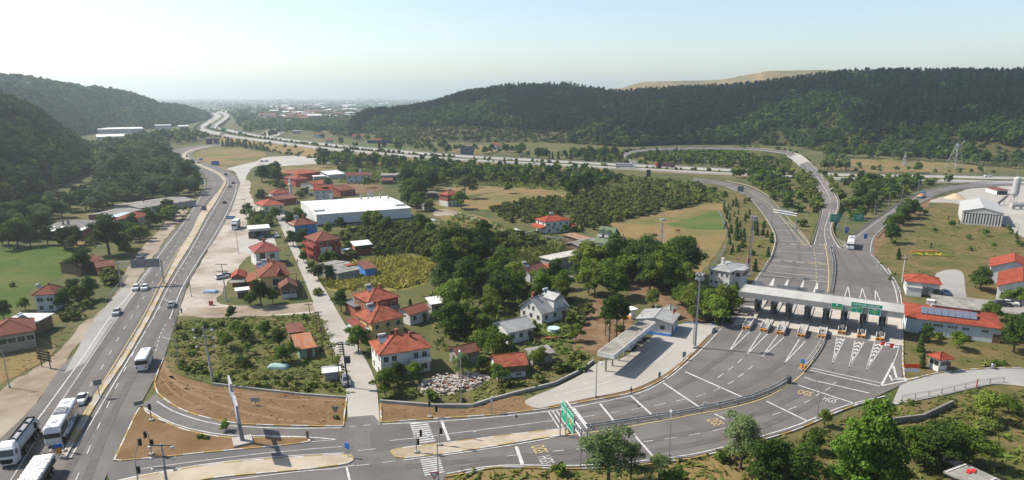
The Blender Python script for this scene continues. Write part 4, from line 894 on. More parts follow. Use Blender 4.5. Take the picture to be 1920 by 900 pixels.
# --- toll plaza buildings
h = House('station_house', 'white two storey control house with grey sheet roof by the toll plaza', 'control house', (1326,504),(1370,511),(1407,497), 5.4, 'hip', 1.0, w_white, r_grey, ov=.4)
h.wins('l',4,4.1,.8,1.2).wins('l',4,1.6,.8,1.1).wins('f',3,4.6,1.7,1.2).wins('f',4,1.6,.9,1.2).wins('b',4,4.6).chimney(.0,.55,1.8,.8,w_white)
q = MB(); xx = h.X*.05; q.prism([(xx-3,-h.Y),(xx-2,-h.Y-2),(xx+2,-h.Y-2),(xx+3,-h.Y)], 0, 5.1); bw = h.part('bay', q, w_white)
q = MB(); q.prism([(xx-3.4,-h.Y+.2),(xx-2.3,-h.Y-2.4),(xx+2.3,-h.Y-2.4),(xx+3.4,-h.Y+.2)], 5.12, 5.5); q.build('bay_roof', r_grey, bw)
q = MB(); q.prism([(xx-2.85,-h.Y-.4),(xx-1.95,-h.Y-2.05),(xx+1.95,-h.Y-2.05),(xx+2.85,-h.Y-.4)], 3.4, 4.6); q.build('bay_window', g_glass, bw)
h = House('station_office', 'low white office with blue base and sheet roof joining the long canopy', 'office', (1191,597.5),(1262,607.5),(1276,588), 3.6, 'gx', .9, w_white, r_grey)
h.wins('l',2,2.2,1.2,1.2).wins('f',3,2.2).wins('r',3,2.2); h.door('f',-.6); h.band('l',.4,.7,w_bluep); h.band('f',.4,.7,w_bluep)
# the long canopy over the parking lane
zc = 4.9; P = [G(1122,659,zc), G(1151,665,zc), G(1228,604,zc), G(1203,599,zc)]
c0 = sum(P, Vector())/4; c0.z = 0
root = empty('station_canopy', c0, 0, 'long flat concrete canopy with pale fascia over the parking lane', 'canopy')
Q = [p-c0 for p in P]
q = MB(); q.prism([p[:2] for p in Q], zc-.12, zc, 0); q.build('roof_slab', mat('stained_concrete', (.27,.25,.22), (.35,.33,.29), .5, .9, (.19,.17,.14), .2), root)
q = MB()
for i in range(4):
    a, b = Q[i], Q[(i+1)%4]; d = (b-a); d.z = 0; r = math.atan2(d.y, d.x); m_ = (a+b)/2
    nn = Vector((d.y, -d.x, 0)).normalized()
    q.box((m_.x+nn.x*.08, m_.y+nn.y*.08, zc-.45), (d.length+.3, .14, 1.0), r)
q.build('fascia', w_white, root)
for k in range(7):
    t = (k+.5)/7; p = Q[0].lerp(Q[3], t).lerp(Q[1].lerp(Q[2], t), .3)
    q = MB(); q.box((p.x, p.y, (zc-.12)/2), (.35, .35, zc-.12)); q.build('column', w_grey, root)
footprint(c0, math.atan2((Q[2]-Q[1]).y, (Q[2]-Q[1]).x), (Q[2]-Q[1]).length, (Q[1]-Q[0]).length)
h = House('garden_shelter', 'round grey canopy shelter behind the station office', 'shelter', (1240,577),(1256,582),(1274,578), 2.6, 'hip', .8, w_wood, r_asb)
h = House('kiosk', 'small white kiosk with orange base among pines behind the long canopy', 'kiosk', (1176,576),(1183,583),(1193,579), 2.6, 'flat', 0, w_white, r_white); h.band('l',.5,.8,mat('orange_panel', (.6,.25,.05), None))
# --- right of the plaza
h = House('service_house', 'white service house with red hipped roof and lean-to right of the plaza', 'service house', (1697,515),(1697,527),(1767,533), 3.8, 'hip', 1.6, w_white, t_fresh, minla=8)
h.wins('f',1,2.2,1.6,1.2,a=-.6,b=-.2).door('f',.1,2,2.5,w_grey).door('f',.45,2,2.5,w_grey).door('f',.8,2,2.2,g_glass).wins('l',2,2.2)
q = MB(); q.box((-h.X*.55,-h.Y-1.4,1.3),(3.8,2.7,2.6)); o = h.part('lean_to', q, w_white); q = MB(); q.box((-h.X*.55,-h.Y-1.45,2.66),(4.1,3.0,.12)); q.build('lean_to_roof', r_grey, o)
h = House('service_block', 'long pale blue service block with red roof beside the toll canopy', 'service block', (1695,567),(1697,594.5),(1884,616.5), 3.8, 'hip', 1.5, w_blue, t_fresh)
h.wins('f',3,2.6,.6,.7,a=-.65,b=-.45).wins('f',3,2.6,.8,.8,a=-.42,b=-.2).wins('f',3,2.6,.8,.8,a=-.1,b=.1).wins('f',2,2.6,.8,.8,a=.2,b=.35).wins('f',2,2.6,.8,.8,a=.6,b=.75).wins('l',2,2.4).door('f',.93,1.6,2.2).door('f',-.15,.1,3.6,w_white,'downpipe').door('f',.4,.1,3.6,w_white,'downpipe')
q = MB(); hx = h.x
for k in range(8):
    xx = -hx*.66+k*1.45; yy = -h.y*.5; zz = h.zr(xx, yy); q.add([(xx,yy-.9,zz+.1),(xx+1.35,yy-.9,zz+.1),(xx+1.35,yy+.9,zz+1.3),(xx,yy+.9,zz+1.3),(xx,yy-.9,zz),(xx+1.35,yy-.9,zz),(xx+1.35,yy+.9,zz+1.2),(xx,yy+.9,zz+1.2)], [(0,1,2,3),(7,6,5,4),(0,4,5,1),(1,5,6,2),(2,6,7,3),(3,7,4,0)])
h.part('solar_panel_row', q, g_panel)
q = MB(); q.tube((hx*.33,h.y*.5,h.h+.2),(hx*.33,h.y*.5,h.h+1.8),.06); q.lathe((hx*.33,h.y*.5-.1,h.h+1.8),[(0,0),(.5,.1),(.8,.3)],12); h.part('satellite_dish', q, g_tank)
h = House('machine_hall', 'hall with curved dark grey sheet roof behind the service block', 'machine hall', (1743,551),(1746,571),(1830,582), 5.6, 'gx', 1.2, w_white, r_asb, ov=.3); h.band('f',4.9,.8,g_glass); h.chimney(-1.03,-.7,.3,1.6,w_white)
h = House('depot_house', 'rear red gabled wing of the large depot house at the right edge', 'depot house', (1838,482),(1855,500),(1948,514), 5, 'gy', 2.6, w_white, t_fresh); h.wins('l',4,2.6)
h = House('depot_house', 'front red gabled wing of the large depot house with roof vent', 'depot house', (1856,507),(1868,536),(1965,552), 4.6, 'gy', 2.4, w_white, t_fresh); h.wins('l',4,2.4).wins('f',4,2.4)
q = MB(); q.box((h.x*.35,.0,h.zr(h.x*.35,0)+.8),(1.6,1.6,2)); h.part('roof_vent', q, w_white)
h = House('guard_booth', 'small white guard booth with red pyramid roof by the side road', 'booth', (1740,664),(1762,675.5),(1789,671.5), 2.9, 'hip', 1.0, w_white, t_fresh); h.wins('f',1,1.8,2.2,1.2).wins('l',1,1.8,2.6,1.2).door('f',.75,.8,2)
h = House('warehouse', 'grey warehouse with low gable and white pilasters on the lawn', 'warehouse', (1796,376.5),(1804,395),(1884,401), 6, 'gy', 2, mat('pale_concrete_wall', (.5,.49,.46), (.56,.55,.52), .4), mat('grey_membrane', (.40,.40,.395), (.45,.45,.44), .3), ov=.25)
h.band('f',2.9,4.6,g_glass,.05,'glazing',-.93,.93)
for k in range(14): h.door('f',-.93+k*1.86/13,.55,4.9,w_white,'pilaster')
h = House('storage_shed', 'small grey container hut beside the right exit road', 'hut', (1863,351),(1869,356.5),(1884,355), 2.8, 'flat', 0, w_white, t_old, minla=4); h.door('f',-.4,3,2.3,m_dark).door('f',.5,3,2.3,m_dark)
h = House('garden_hut', 'hut with flat weathered roof holding red tins, cut by the bottom edge', 'hut', (1779,882),(1834,918),(1857,893), 2.8, 'flat', 0, w_wood, r_asb); h.door('l',0,1.4,2,w_white)
for dx, dy in ((.2,.3),(.5,.2)):
    q = MB(); q.box((dx*h.x,dy*h.y,h.h+.32),(1.2,.5,.2),.4); h.part('roof_tin', q, mat('red_tin', (.55,.04,.03), None))
for yy in (-.85,.85):
    q = MB(); q.box((0,yy*h.y,h.h+.3),(h.lx*.9,.15,.12)); h.part('roof_batten', q, w_white)
# --- far houses
def far_house(px, py, wpx, roofm, wall, label, hm=4.5, dep=None, roof='gx', cat='house', rise=None, name='far_house', group=None, ry=0):
    b = G(px, py); w = wpx/PXM(b); d = dep or w*.7
    th = math.atan2(b.x, b.y)*-1+ry
    root = empty(name, b+Vector((0, d/2, 0)), th, label, cat, group); footprint(b+Vector((0, d/2, 0)), th, w, d, 2)
    x, y = w/2, d/2; rise = rise or min(2.4, y*.5); q = MB(); q.prism([(-x+.3,-y+.3),(x-.3,-y+.3),(x-.3,y-.3),(-x+.3,y-.3)], 0, hm)
    q.build('wall', wall, root)
    q = MB()
    if roof == 'gx': q.add([(-x,-y,hm),(x,-y,hm),(x,0,hm+rise),(-x,0,hm+rise),(-x,y,hm),(x,y,hm)], [(0,1,2,3),(3,2,5,4),(0,3,4),(1,5,2),(0,4,5,1)])
    elif roof == 'hip': q.add([(-x,-y,hm),(x,-y,hm),(x,y,hm),(-x,y,hm),(-x*.4,0,hm+rise),(x*.4,0,hm+rise)], [(0,1,5,4),(1,2,5),(2,3,4,5),(3,0,4),(0,3,2,1)])
    else: q.box((0,0,hm+.15), (w, d, .4))
    q.build('roof', roofm, root)
    for k in range(max(2, int(w/4)) if py > 230 else 2):
        n_ = max(2, int(w/4)) if py > 230 else 2; q = MB(); q.box((-x+w*(k+.5)/n_, -y+.28, hm*.6), (1.2, .1, 1.3)); q.build('window', g_glass, root)
    return root
gH = 'red roofed houses beyond the motorway'
for px, py, wp, rm, wm, rf, lb in ((601,235,18,t_red,w_white,'hip','red hipped house left of the white roofed barn beyond the motorway'),(623,233,17,t_red,w_white,'hip','red hipped house behind the white roofed barn beyond the motorway'),(614,239,13,r_grey,w_cream,'hip','grey roofed cottage in the haze left of the white barn'),
        (555,251,14,r_white,w_grey,'flat','white flat canopy house near the lattice mast'),(594,258,13,t_red,w_white,'gx','white gabled house with red roof near the pale yard beyond the motorway'),(628,252,20,t_red,w_cream,'gx','wide red roofed house at the foot of the pine hill'),
        (648,254,7,t_red,w_white,'hip','tiny white walled red roofed house at the foot of the pine hill'),(617,270,15,t_red,w_cream,'hip','steep red roofed house close behind the motorway trees'),(669,262,19,t_fresh,w_cream,'gx','house with long bright orange roof near the pine hill'),
        (707,270,16,t_red,w_cream,'gx','red roofed house behind the motorway gantry sign'),(752,265,12,t_red,w_bluep,'hip','blue walled house with red roof at the hill foot'),(930,280,19,t_fresh,w_white,'hip','white house with orange roof on the dry field by the hill'),
        (871,286,16,t_fresh,w_cream,'gx','low orange roofed house beside the dark billboard'),(587,286,14,t_fresh,w_white,'gx','small orange roofed hut near the underpass'),(690,303,12,t_red,w_white,'gx','red roofed house half hidden by trees below the motorway'),
        (571,222,14,t_rose,w_white,'gx','faded red house in the haze by the pale road'),(652,225,12,t_rose,w_white,'hip','faded red house in the haze at the pine hill tip'),(616,221,16,t_rose,w_cream,'gx','faded red roof row in the hazy town'),(560,233,10,t_rose,w_cream,'hip','faded red roof below the white sheds by the mast'),
        (270,229,11,t_rose,w_white,'hip','red roofed house at the foot of the left hill'),(352,231,9,t_rose,w_white,'gx','red roofed house right of the long white hall at the left hill'),(245,236,10,t_rose,w_cream,'gx','faded house between white halls at the left hill'),(975,289,9,t_red,w_white,'gx','white and red cottage left of the ramp loop beyond the motorway')):
    far_house(px, py, wp, rm, wm, lb, roof=rf)
for px, py, wp, dep, rm, lb in ((640,237.5,20,14,r_white,'white roofed barn between red houses beyond the motorway'),(206,250,76,60,r_white,'large white roofed hall at the left hill foot, rear of two'),(185,266,52,60,r_white,'large white roofed hall at the left hill foot, front of two'),(298,242,28,30,r_white,'long white roofed hall right of the two large halls'),
        (334,244,18,40,r_white,'white hall behind the highway bend'),(352,226,15,25,r_white,'white hall near the motorway in the haze'),(290,230,12,16,r_white,'small white hall by the red house at the left hill'),
        (480,241,22,16,r_grey,'grey service building beside the far motorway bend'),(508,237,24,20,r_white,'white service building beside the far motorway bend'),(540,219,52,30,r_white,'long hazy white hall left of the mast top'),(600,197,22,40,r_white,'hazy white hall far out on the plain'),
        (702,186,30,60,r_white,'pale hall on the horizon by the pine hill'),(735,182,30,60,r_white,'palest hall on the horizon right of the other'),(392,193,24,60,r_white,'hazy white hall beyond the left hill end'),(432,193,32,60,r_white,'hazy long hall beyond the motorway bend'),(548,186,16,60,r_white,'faint white block on the far plain'),
        (614,186,14,60,r_white,'faint white block near the distant minaret'),(530,231,24,16,r_white,'low white shed right of the far yard'),(700,200,60,50,r_white,'pale factory roof behind the pine hill tip')):
    far_house(px, py, wp, rm, w_white, lb, hm=6, dep=dep, roof='flat', cat='hall', name='far_hall')
def far_town(n):
    r = random.Random(5)
    for k in range(n):
        py = r.uniform(184, 228); px = r.uniform(430, 690) if py > 200 else r.uniform(380, 760)
        if 380 < px < 470 and py > 200: px += 110
        b = G(px, py)
        far_house(px, py, r.uniform(16, 48)*PXM(b), r.choice([t_rose, t_red, r_white, r_white, r_grey, t_rose]), r.choice([w_white, w_cream]), 'small hazy house of the distant town on the plain', hm=r.uniform(5, 11), roof=r.choice(['gx','hip','flat']), group='houses of the distant town', name='town_house', ry=r.uniform(-.6,.6))
far_town(170)
b = G(697,190.5); root = empty('distant_mosque', b, 0, 'white mosque with tall minaret in the distant hazy town', 'mosque')
q = MB(); q.box((0,0,7),(30,30,14)); q.build('wall', w_white, root); q = MB(); q.lathe((0,0,14),[(13,0),(12,6),(8,11),(0,14)],16); q.build('dome', w_white, root); q = MB(); q.lathe((-20,-5,0),[(3,0),(2.5,40),(4,42),(2,44),(2,52),(0,62)],10); q.build('minaret', w_white, root)
# ================================================================ vehicles
def paint(n, c): return mat('paint_'+n, c, None, rough=.3, spec=.5)
p_white, p_silver, p_dark, p_red, p_blue, p_grey = paint('white', (.72,.72,.71)), paint('silver', (.42,.43,.44)), paint('dark', (.03,.032,.036)), paint('red', (.42,.03,.025)), paint('blue', (.05,.16,.36)), paint('grey', (.16,.165,.17))
p_orange = paint('orange', (.7,.27,.03)); p_lblue = paint('light_blue', (.33,.43,.55)); p_pale = paint('pale_blue', (.55,.62,.70))
m_tyre = mat('tyre_rubber', (.018,.018,.018), None, rough=.9); m_rim = mat('wheel_rim', (.35,.35,.36), None, rough=.4, metal=.6)
m_tail = mat('tail_lamp', (.4,.02,.015), None, rough=.3); m_head = mat('head_lamp', (.7,.7,.66), None, rough=.2)
m_under = mat('chassis_black', (.02,.02,.02), None, rough=.8)
def loft(mb, secs, mi=0):
    """secs: list of closed loops with equal counts"""
    n = len(secs[0]); vs = [p for s in secs for p in s]
    mb.add(vs, [(k*n+i, k*n+(i+1)%n, (k+1)*n+(i+1)%n, (k+1)*n+i) for k in range(len(secs)-1) for i in range(n)]+[tuple(range(n))[::-1], tuple(range((len(secs)-1)*n, len(secs)*n))], mi)
def rect(x0, x1, w, z, r=.12):
    c = r; return [(x0+c,-w,z),(x1-c,-w,z),(x1,-w+c,z),(x1,w-c,z),(x1-c,w,z),(x0+c,w,z),(x0,w-c,z),(x0,-w+c,z)]
def wheel(root, x, y, r=.32, w=.22):
    q = MB(); q.tube((x,y-w/2,r),(x,y+w/2,r),r,n=14); o = q.build('wheel', m_tyre, root)
    q = MB(); s_ = 1 if y > 0 else -1; q.tube((x,y+s_*(w/2-.02),r),(x,y+s_*(w/2+.012),r),r*.6,n=10); q.build('rim', m_rim, o)
def heading(a, b):
    A, B = G(*a), G(*b); return math.atan2(B.y-A.y, B.x-A.x)
def car(px, py, to, col, label, z=RZ+.02, hatch=True, group=None, far=False):
    root = empty('parked_car' if 'parked' in label else 'car', G(px, py, z), heading((px, py), to), label, 'car', group)
    b = MB(); loft(b, [rect(-2.05,2.1,.78,.22), rect(-2.15,2.18,.86,.42), rect(-2.15,2.15,.87,.70), rect(-2.1,2.05,.83,.92), rect(-1.95,.95,.76,.97)], 0)
    rx = -1.75 if hatch else -1.35
    loft(b, [rect(rx+.38,.12,.56,1.43), rect(rx+.45,.05,.52,1.47)], 0)
    b.build('body', col, root, smooth=False)
    g = MB(); loft(g, [rect(rx-.1,.95,.76,.955), rect(rx+.36,.16,.57,1.44)], 0); g.build('windows', g_glass, root)
    for x in (-1.32, 1.32):
        for y in (-.78, .78): wheel(root, x, y)
    if not far:
        for y in (-.6, .6):
            q = MB(); q.box((2.15,y,.66),(.1,.34,.16)); q.build('headlight', m_head, root)
            q = MB(); q.box((-2.14,y,.74),(.08,.3,.18)); q.build('tail_light', m_tail, root)
    return root
car(255,543,(243,561),p_white,'white car in the outer lane beside another white car')
car(272,542.5,(262,560),p_white,'white car in the inner lane beside another white car')
car(219,589,(203,612),p_silver,'silver car driving alone down the left carriageway on the pale patch')
car(154,753,(140,775),p_white,'white saloon driving just behind the large coach', hatch=False)
car(322,574,(330,556),p_silver,'silver car driving away past a street lamp on the right carriageway')
for (x, y, t, c, l) in ((421,381,(428,366),p_dark,'dark car on the right carriageway nearest to the gravel lot'),(431,351,(437,341),p_grey,'grey car in the highway bend, behind another dark car'),(437,344,(438,337),p_dark,'dark car at the outer edge of the highway bend'),
        (423,328,(415,322),p_dark,'dark car turning through the upper highway bend'),(378,322,(384,327),p_white,'white car coming down the left carriageway before the bend'),(371,306,(362,300),p_dark,'black car in the far bend by the dry island'),(350,294,(346,290),p_dark,'small black car at the farthest highway turn'),(404,271,(380,273),p_white,'tiny white car near the motorway underpass'),(1687,389,(1675,397),p_dark,'dark car coming down the right exit road'),(263,484,(258,490),p_grey,'grey car parked on the dirt shoulder by bushes'),
        (426,519,(436,517),p_dark,'dark car parked at the back beside the tiny red roofed house'),(416,522,(426,520),p_white,'white car parked by the tall power pole on the gravel'),(583,366,(586,362),p_dark,'dark car parked by the white terrace house'),(491,449,(495,446),p_dark,'dark car parked before the open garage'),(519,444,(522,450),p_silver,'silver car parked on the village street edge'),
        (1773,551,(1770,537),p_lblue,'blue grey car parked on the service yard'),(1878,573,(1890,574),p_dark,'dark car parked beside a white car at the depot'),(1893,572,(1903,573),p_white,'white car parked beside a dark car at the depot'),
        (1180,653,(1186,646),p_pale,'pale blue car parked under the outer half of the long canopy'),(1199,636,(1205,630),p_pale,'pale blue car parked under the inner half of the long canopy'),(500,303,(505,302),p_silver,'silver car parked on the lot near the underpass'),(491,303.5,(496,303),p_white,'white car parked on the lot near the underpass'),(648,719,(650,724),p_grey,'grey car parked by the corner post of the village street')):
    car(x, y, t, c, l, z=RZ+.02 if y < 400 or x > 1680 else .16, far=y < 500)
# motorway traffic stands on the embanked carriageways
def onroad(A, B, px, f):
    best = min(range(len(A)), key=lambda i: abs(PCX+FPX*(A[i].x/(A[i].y*ct-(A[i].z-CAMH)*st))-px)+ (0))
    p = A[best].lerp(B[best], f); j = min(best+1, len(A)-1); T = A[j]-A[j-1]; return p+Vector((0,0,.03)), math.atan2(T.y, T.x)
def nearest(px, py):
    best = None
    for nm, A, B, f in (('n',AL,AR,.25),('n',AL,AR,.65),('f',BL,BR,.3),('f',BL,BR,.7)):
        for i in range(1, len(A)-1):
            p = A[i].lerp(B[i], f); D = p.y*ct-(p.z-CAMH)*st; U = p.y*st+(p.z-CAMH)*ct
            d = math.hypot(PCX+FPX*p.x/D-px, (PCY-FPX*U/D-py)*1.5)
            if best is None or d < best[0]:
                T = A[i+1]-A[i-1]; best = (d, p+Vector((0,0,.03)), math.atan2(T.y, T.x)+(math.pi if nm == 'n' else 0))
    return best[1], best[2]
def lorry(loc, rz, cabc, boxc, label, L_=12, box=True, load=None):
    root = empty('lorry', loc, rz, label, 'truck')
    q = MB(); loft(q, [rect(L_/2-2.1,L_/2,1.2,.5), rect(L_/2-2.1,L_/2,1.22,1.8), rect(L_/2-2.1,L_/2-.25,1.15,2.9)]); cb = q.build('cab', cabc, root)
    q = MB(); q.box((L_/2-.06,0,2.05),(.2,2.1,.85)); q.build('windscreen', g_glass, cb)
    q = MB()
    if box: q.box((-1.2,0,2.35),(L_-2.8,2.5,2.6))
    else: q.box((-1.2,0,1.1),(L_-2.8,2.5,.3))
    q.build('box_body' if box else 'flat_bed', boxc, root)
    if load:
        for k in range(3):
            q = MB(); loft(q, [rect(-4.6+k*2.6,-2.6+k*2.6,.9,1.26), rect(-4.5+k*2.6,-2.8+k*2.6,.8,2.0)]); tag(q.build('cargo_crate', load, None, loc=loc, rz=rz), 'orange load on the blue cabbed flatbed truck', 'load', 'orange loads on the flatbed truck')
    q = MB(); q.box((-.5,0,.75),(L_-1.2,1.6,.3)); q.build('chassis', m_under, root)
    for x in (L_/2-1.2, -L_/2+1.2, -L_/2+2.5):
        for y in (-1, 1): wheel(root, x, y, .5, .35)
    return root
for (x, y, kind, c, l) in ((386.5,229,'c',p_red,'dark red car on the motorway climb at far left'),(376,238,'c',p_dark,'black car on the outer curve of the far motorway bend'),(373,243,'t',p_dark,'dark lorry at the tip of the motorway bend'),(384,247.5,'c',p_white,'white car just past the motorway bend tip'),
        (414,253,'t',p_white,'white lorry on the motorway over the underpass'),(419,248.5,'c',p_dark,'black car facing the white lorry on the motorway bend'),(403,235.5,'c',p_dark,'dark car between lorries in the inner motorway bend'),(395,240,'t',p_grey,'grey lorry in the inner motorway bend'),(406,241.5,'t',p_white,'white lorry inside the motorway bend beside the grey one'),
        (408,231,'c',p_dark,'dark car climbing away above the motorway bend'),(417,227,'c',p_silver,'silver car far up the motorway climb'),(455,254.5,'c',p_white,'white car right of the motorway bend near the green signs'),(461,253.5,'c',p_dark,'dark car following near the green signs on the motorway'),
        (533,272,'c',p_white,'white car on the near motorway lanes above the lot'),(549,270.5,'c',p_silver,'silver car on the near motorway lanes ahead of a white one'),(523,263,'c',p_white,'white car on the far motorway lanes by the roadside trees'),(1000,306,'c',p_white,'lone white car on the motorway before the ramp loop'),
        (1860,334,'v',p_white,'white van on the motorway at the right'),(742,289,'c',p_white,'white car on the motorway near the gantry sign')):
    p, a = nearest(x, y)
    if kind == 't': lorry(p, a, c, mat('lorry_box', (.6,.6,.6), (.52,.52,.52), .4) if c is not p_dark else p_grey, l, 13)
    else:
        r_ = car(960, 600, (970,600), c, l, far=True); r_.location = p; r_.rotation_euler.z = a
        if kind == 'v': r_.scale = (1.15, 1.1, 1.35)
p, a = nearest(1185, 318); lorry(p, a, p_white, mat('lorry_curtain', (.42,.42,.42), (.5,.5,.5), .5), 'white cabbed lorry with grey trailer on the motorway below the ramp loop', 15)
p, a = nearest(1240, 315); lorry(p, a, p_red, mat('lorry_dark_box', (.13,.07,.06), None), 'red cabbed lorry on the far motorway lanes below the ramp loop', 15)
lorry(G(1727,370,RZ), heading((1727,370),(1748,359)), p_blue, p_white, 'flatbed truck with blue cab and orange load on the exit road', 11, box=False, load=p_orange)
# parked box truck on the gravel lot
root = lorry(G(443,428,.14), heading((443,428),(436,436)), p_white, mat('tarp_white', (.62,.61,.58), (.52,.51,.48), .5), 'white box truck parked on the gravel lot by the open garage', 9)
# coaches
def bus(loc, rz, L_, Wd, Hh, label, ac=True, emblem=False, name='coach'):
    root = empty(name, loc, rz, label, 'bus'); x0, x1, w = -L_/2, L_/2, Wd/2
    q = MB(); loft(q, [rect(x0,x1,w-.05,.35,.2), rect(x0,x1+.05,w,.9,.2), rect(x0,x1,w,1.55,.2)]); q.build('body', p_white, root)
    q = MB(); loft(q, [rect(x0+.02,x1-.02,w-.015,1.54,.2), rect(x0+.1,x1-.3,w-.06,Hh-.45,.25)]); q.build('windows', g_glass, root)
    q = MB(); loft(q, [rect(x0+.08,x1-.25,w-.05,Hh-.46,.25), rect(x0+.1,x1-.35,w-.12,Hh-.12,.3), rect(x0+.3,x1-.6,w-.3,Hh,.3)]); rf = q.build('roof', p_white, root)
    q = MB(); loft(q, [rect(x1-.62,x1-.02,w-.01,Hh-1.1,.18), rect(x1-.8,x1-.25,w-.04,Hh-.3,.2)]); q.build('brow', p_white, root)
    for k in (.1, .45) if L_ > 9 else (.2,):
        q = MB(); xx = x0+L_*k+L_*.15
        for sy in (-1, 1): q.box((xx, sy*(w-.03), 2.2), (.45, .06, 1.5)); 
        q.build('window_pillar', p_white, root)
    if ac:
        q = MB(); q.box((-.2,0,Hh+.12),(2.6,1.9,.3),taper=.9)
        for k in range(4): q.box((-1.2+k*.65,0,Hh+.275),(.35,1.5,.04),mi=1)
        q.build('air_conditioner', [mat('ac_grey', (.5,.5,.5), None), m_dark], rf)
    for xx in ((L_*.32, -L_*.32) if L_ > 9 else (L_*.3,)):
        q = MB(); q.box((xx,0,Hh+.03),(.9,.8,.1)); q.build('roof_hatch', p_silver, rf)
    xs = (L_/2-2.4, -L_/2+3, -L_/2+1.7) if L_ > 10 else (L_/2-1.6, -L_/2+1.8)
    for x in xs:
        for y in (-w+.12, w-.12): wheel(root, x, y, .48, .3)
    for y in (-w+.3, w-.3):
        q = MB(); q.box((x1+.02,y,.75),(.1,.35,.25)); q.build('headlight', m_head, root)
        q = MB(); q.box((x0-.01,y,1.0),(.06,.25,.4)); q.build('tail_light', m_tail, root)
    for y in (-1, 1):
        q = MB(); q.box((x1+.2,y*(w+.18),2.3),(.18,.22,.5)); q.tube((x1-.1,y*(w-.1),2.7),(x1+.2,y*(w+.18),2.55),.04,n=4); q.build('mirror', m_under, root)
    if emblem:
        for y in (-1, 1):
            q = MB(); q.tube((-1.6,y*(w+.004),1.35),(-1.6,y*(w+.02),1.35),.75,n=16); q.build('emblem', p_blue, root)
            q = MB(); q.box((.9,y*(w+.01),1.2),(1.9,.03,.22)); q.build('lettering_band', p_blue, root)
    return root
bus(G(119.5,807,RZ+.02), heading((119.5,807),(103,836)), 12.2, 2.55, 3.5, 'large white coach with blue round emblem waiting in the left carriageway', emblem=True)
bus(G(272,685,RZ+.02), heading((272,685),(283,664)), 7.6, 2.35, 2.9, 'small white minibus driving away up the right carriageway', ac=False, name='minibus')
bus(G(1595,463,RZ+.02), heading((1595,463),(1592,478)), 11.5, 2.5, 3.4, 'white coach coming off the exit road towards the toll plaza')
# tanker
root = empty('tanker_truck', G(41,843,RZ+.02), heading((41,843),(22,868)), 'white cabbed tanker truck with long grey tank at the lower left', 'truck')
def truck_cab(root, x1, col):
    q = MB(); loft(q, [rect(x1-2.3,x1,1.2,.45,.2), rect(x1-2.3,x1+.05,1.24,1.3,.2), rect(x1-2.3,x1-.02,1.24,1.9,.2), rect(x1-2.25,x1-.3,1.15,2.95,.2), rect(x1-2.1,x1-.6,1.0,3.15,.25)]); cb = q.build('cab', col, root)
    q = MB(); q.add([(x1+.02,-1.1,1.85),(x1+.02,1.1,1.85),(x1-.26,1.02,2.8),(x1-.26,-1.02,2.8)], [(0,1,2,3)]); q.build('windscreen', g_glass, cb)
    q = MB(); q.box((x1+.05,0,1.05),(.06,1.7,.75)); q.build('grille', m_under, cb)
    for y in (-1.27, 1.27):
        q = MB(); q.box((x1-.8,y-.03*(1 if y > 0 else -1),2.25),(.8,.06,.7)); q.build('side_window', g_glass, cb)
    q = MB(); loft(q, [rect(x1-2.1,x1-.55,1.0,3.16,.2), rect(x1-2.1,x1-1.4,.95,3.65,.2)]); q.build('wind_deflector', col, cb)
    for y in (-.85, .85):
        q = MB(); q.box((x1+.06,y,.75),(.08,.4,.25)); q.build('headlight', m_head, cb)
truck_cab(root, 5.9, p_white)
q = MB(); n = 16; tk = []
for x, s_ in ((-5.9,.8),(-5.7,.97),(-5.5,1),(3.0,1),(3.2,.97),(3.35,.8)): tk.append([(x,1.25*s_*math.cos(2*math.pi*k/n),2.0+1.0*s_*math.sin(2*math.pi*k/n)) for k in range(n)])
loft(q, tk); tank = q.build('tank', mat('tank_grey', (.36,.37,.38), (.3,.31,.32), .5, .4), root)
q = MB()
for y in (-.6,.6): q.box((-1.2,y,3.05),(8.8,.1,.25))
for x in (-5.6,3.2): q.box((x,0,3.05),(.1,1.3,.25))
q.build('catwalk_rail', m_under, tank)
for x in (-3.6,-.6,2.2):
    q = MB(); q.lathe((x,0,2.98),[(.28,0),(.28,.16),(0,.18)],10); q.build('hatch', m_under, tank)
q = MB(); q.box((-1.0,0,.85),(10,1.5,.35)); q.build('chassis', m_under, root)
for x in (4.6,1.6,-2.6,-3.9,-5.1):
    for y in (-1,1): wheel(root, x, y, .5, .36)
# sack truck
TR = heading((84,868),(48,924)); TL = G(93,876,RZ+.02)+Vector((math.cos(TR), math.sin(TR), 0))*6.3
root = empty('sack_truck', TL, TR, 'open dark sided truck loaded with white sacks at the bottom left', 'truck')
q = MB(); q.box((-1.0,0,1.35),(9.0,2.5,.2))
for y in (-1.2,1.2): q.box((-1.0,y,2.0),(9.0,.08,1.2))
q.box((-5.46,0,2.1),(.1,2.4,1.5)); q.box((3.46,0,2.2),(.1,2.4,1.6)); q.build('cargo_bed', mat('dark_planks', (.06,.05,.045), (.1,.08,.06), 1), root)
q = MB(); q.box((-.3,0,.9),(10.5,1.4,.4)); q.build('chassis', m_under, root)
truck_cab(root, 6.0, p_blue)
for x in (4.8,-2.8,-4.1):
    for y in (-1,1): wheel(root, x, y, .5, .36)
m_sack = mat('sack_white', (.74,.73,.70), (.62,.61,.58), 2, .8)
q = MB(); loft(q, [[(.42*s_*a,.3*s_*b,z) for a, b in ((-1,-.7),(-.7,-1),(.7,-1),(1,-.7),(1,.7),(.7,1),(-.7,1),(-1,.7))] for s_, z in ((.8,0),(1,.07),(1,.15),(.75,.24))])
sack0 = None; k = 0
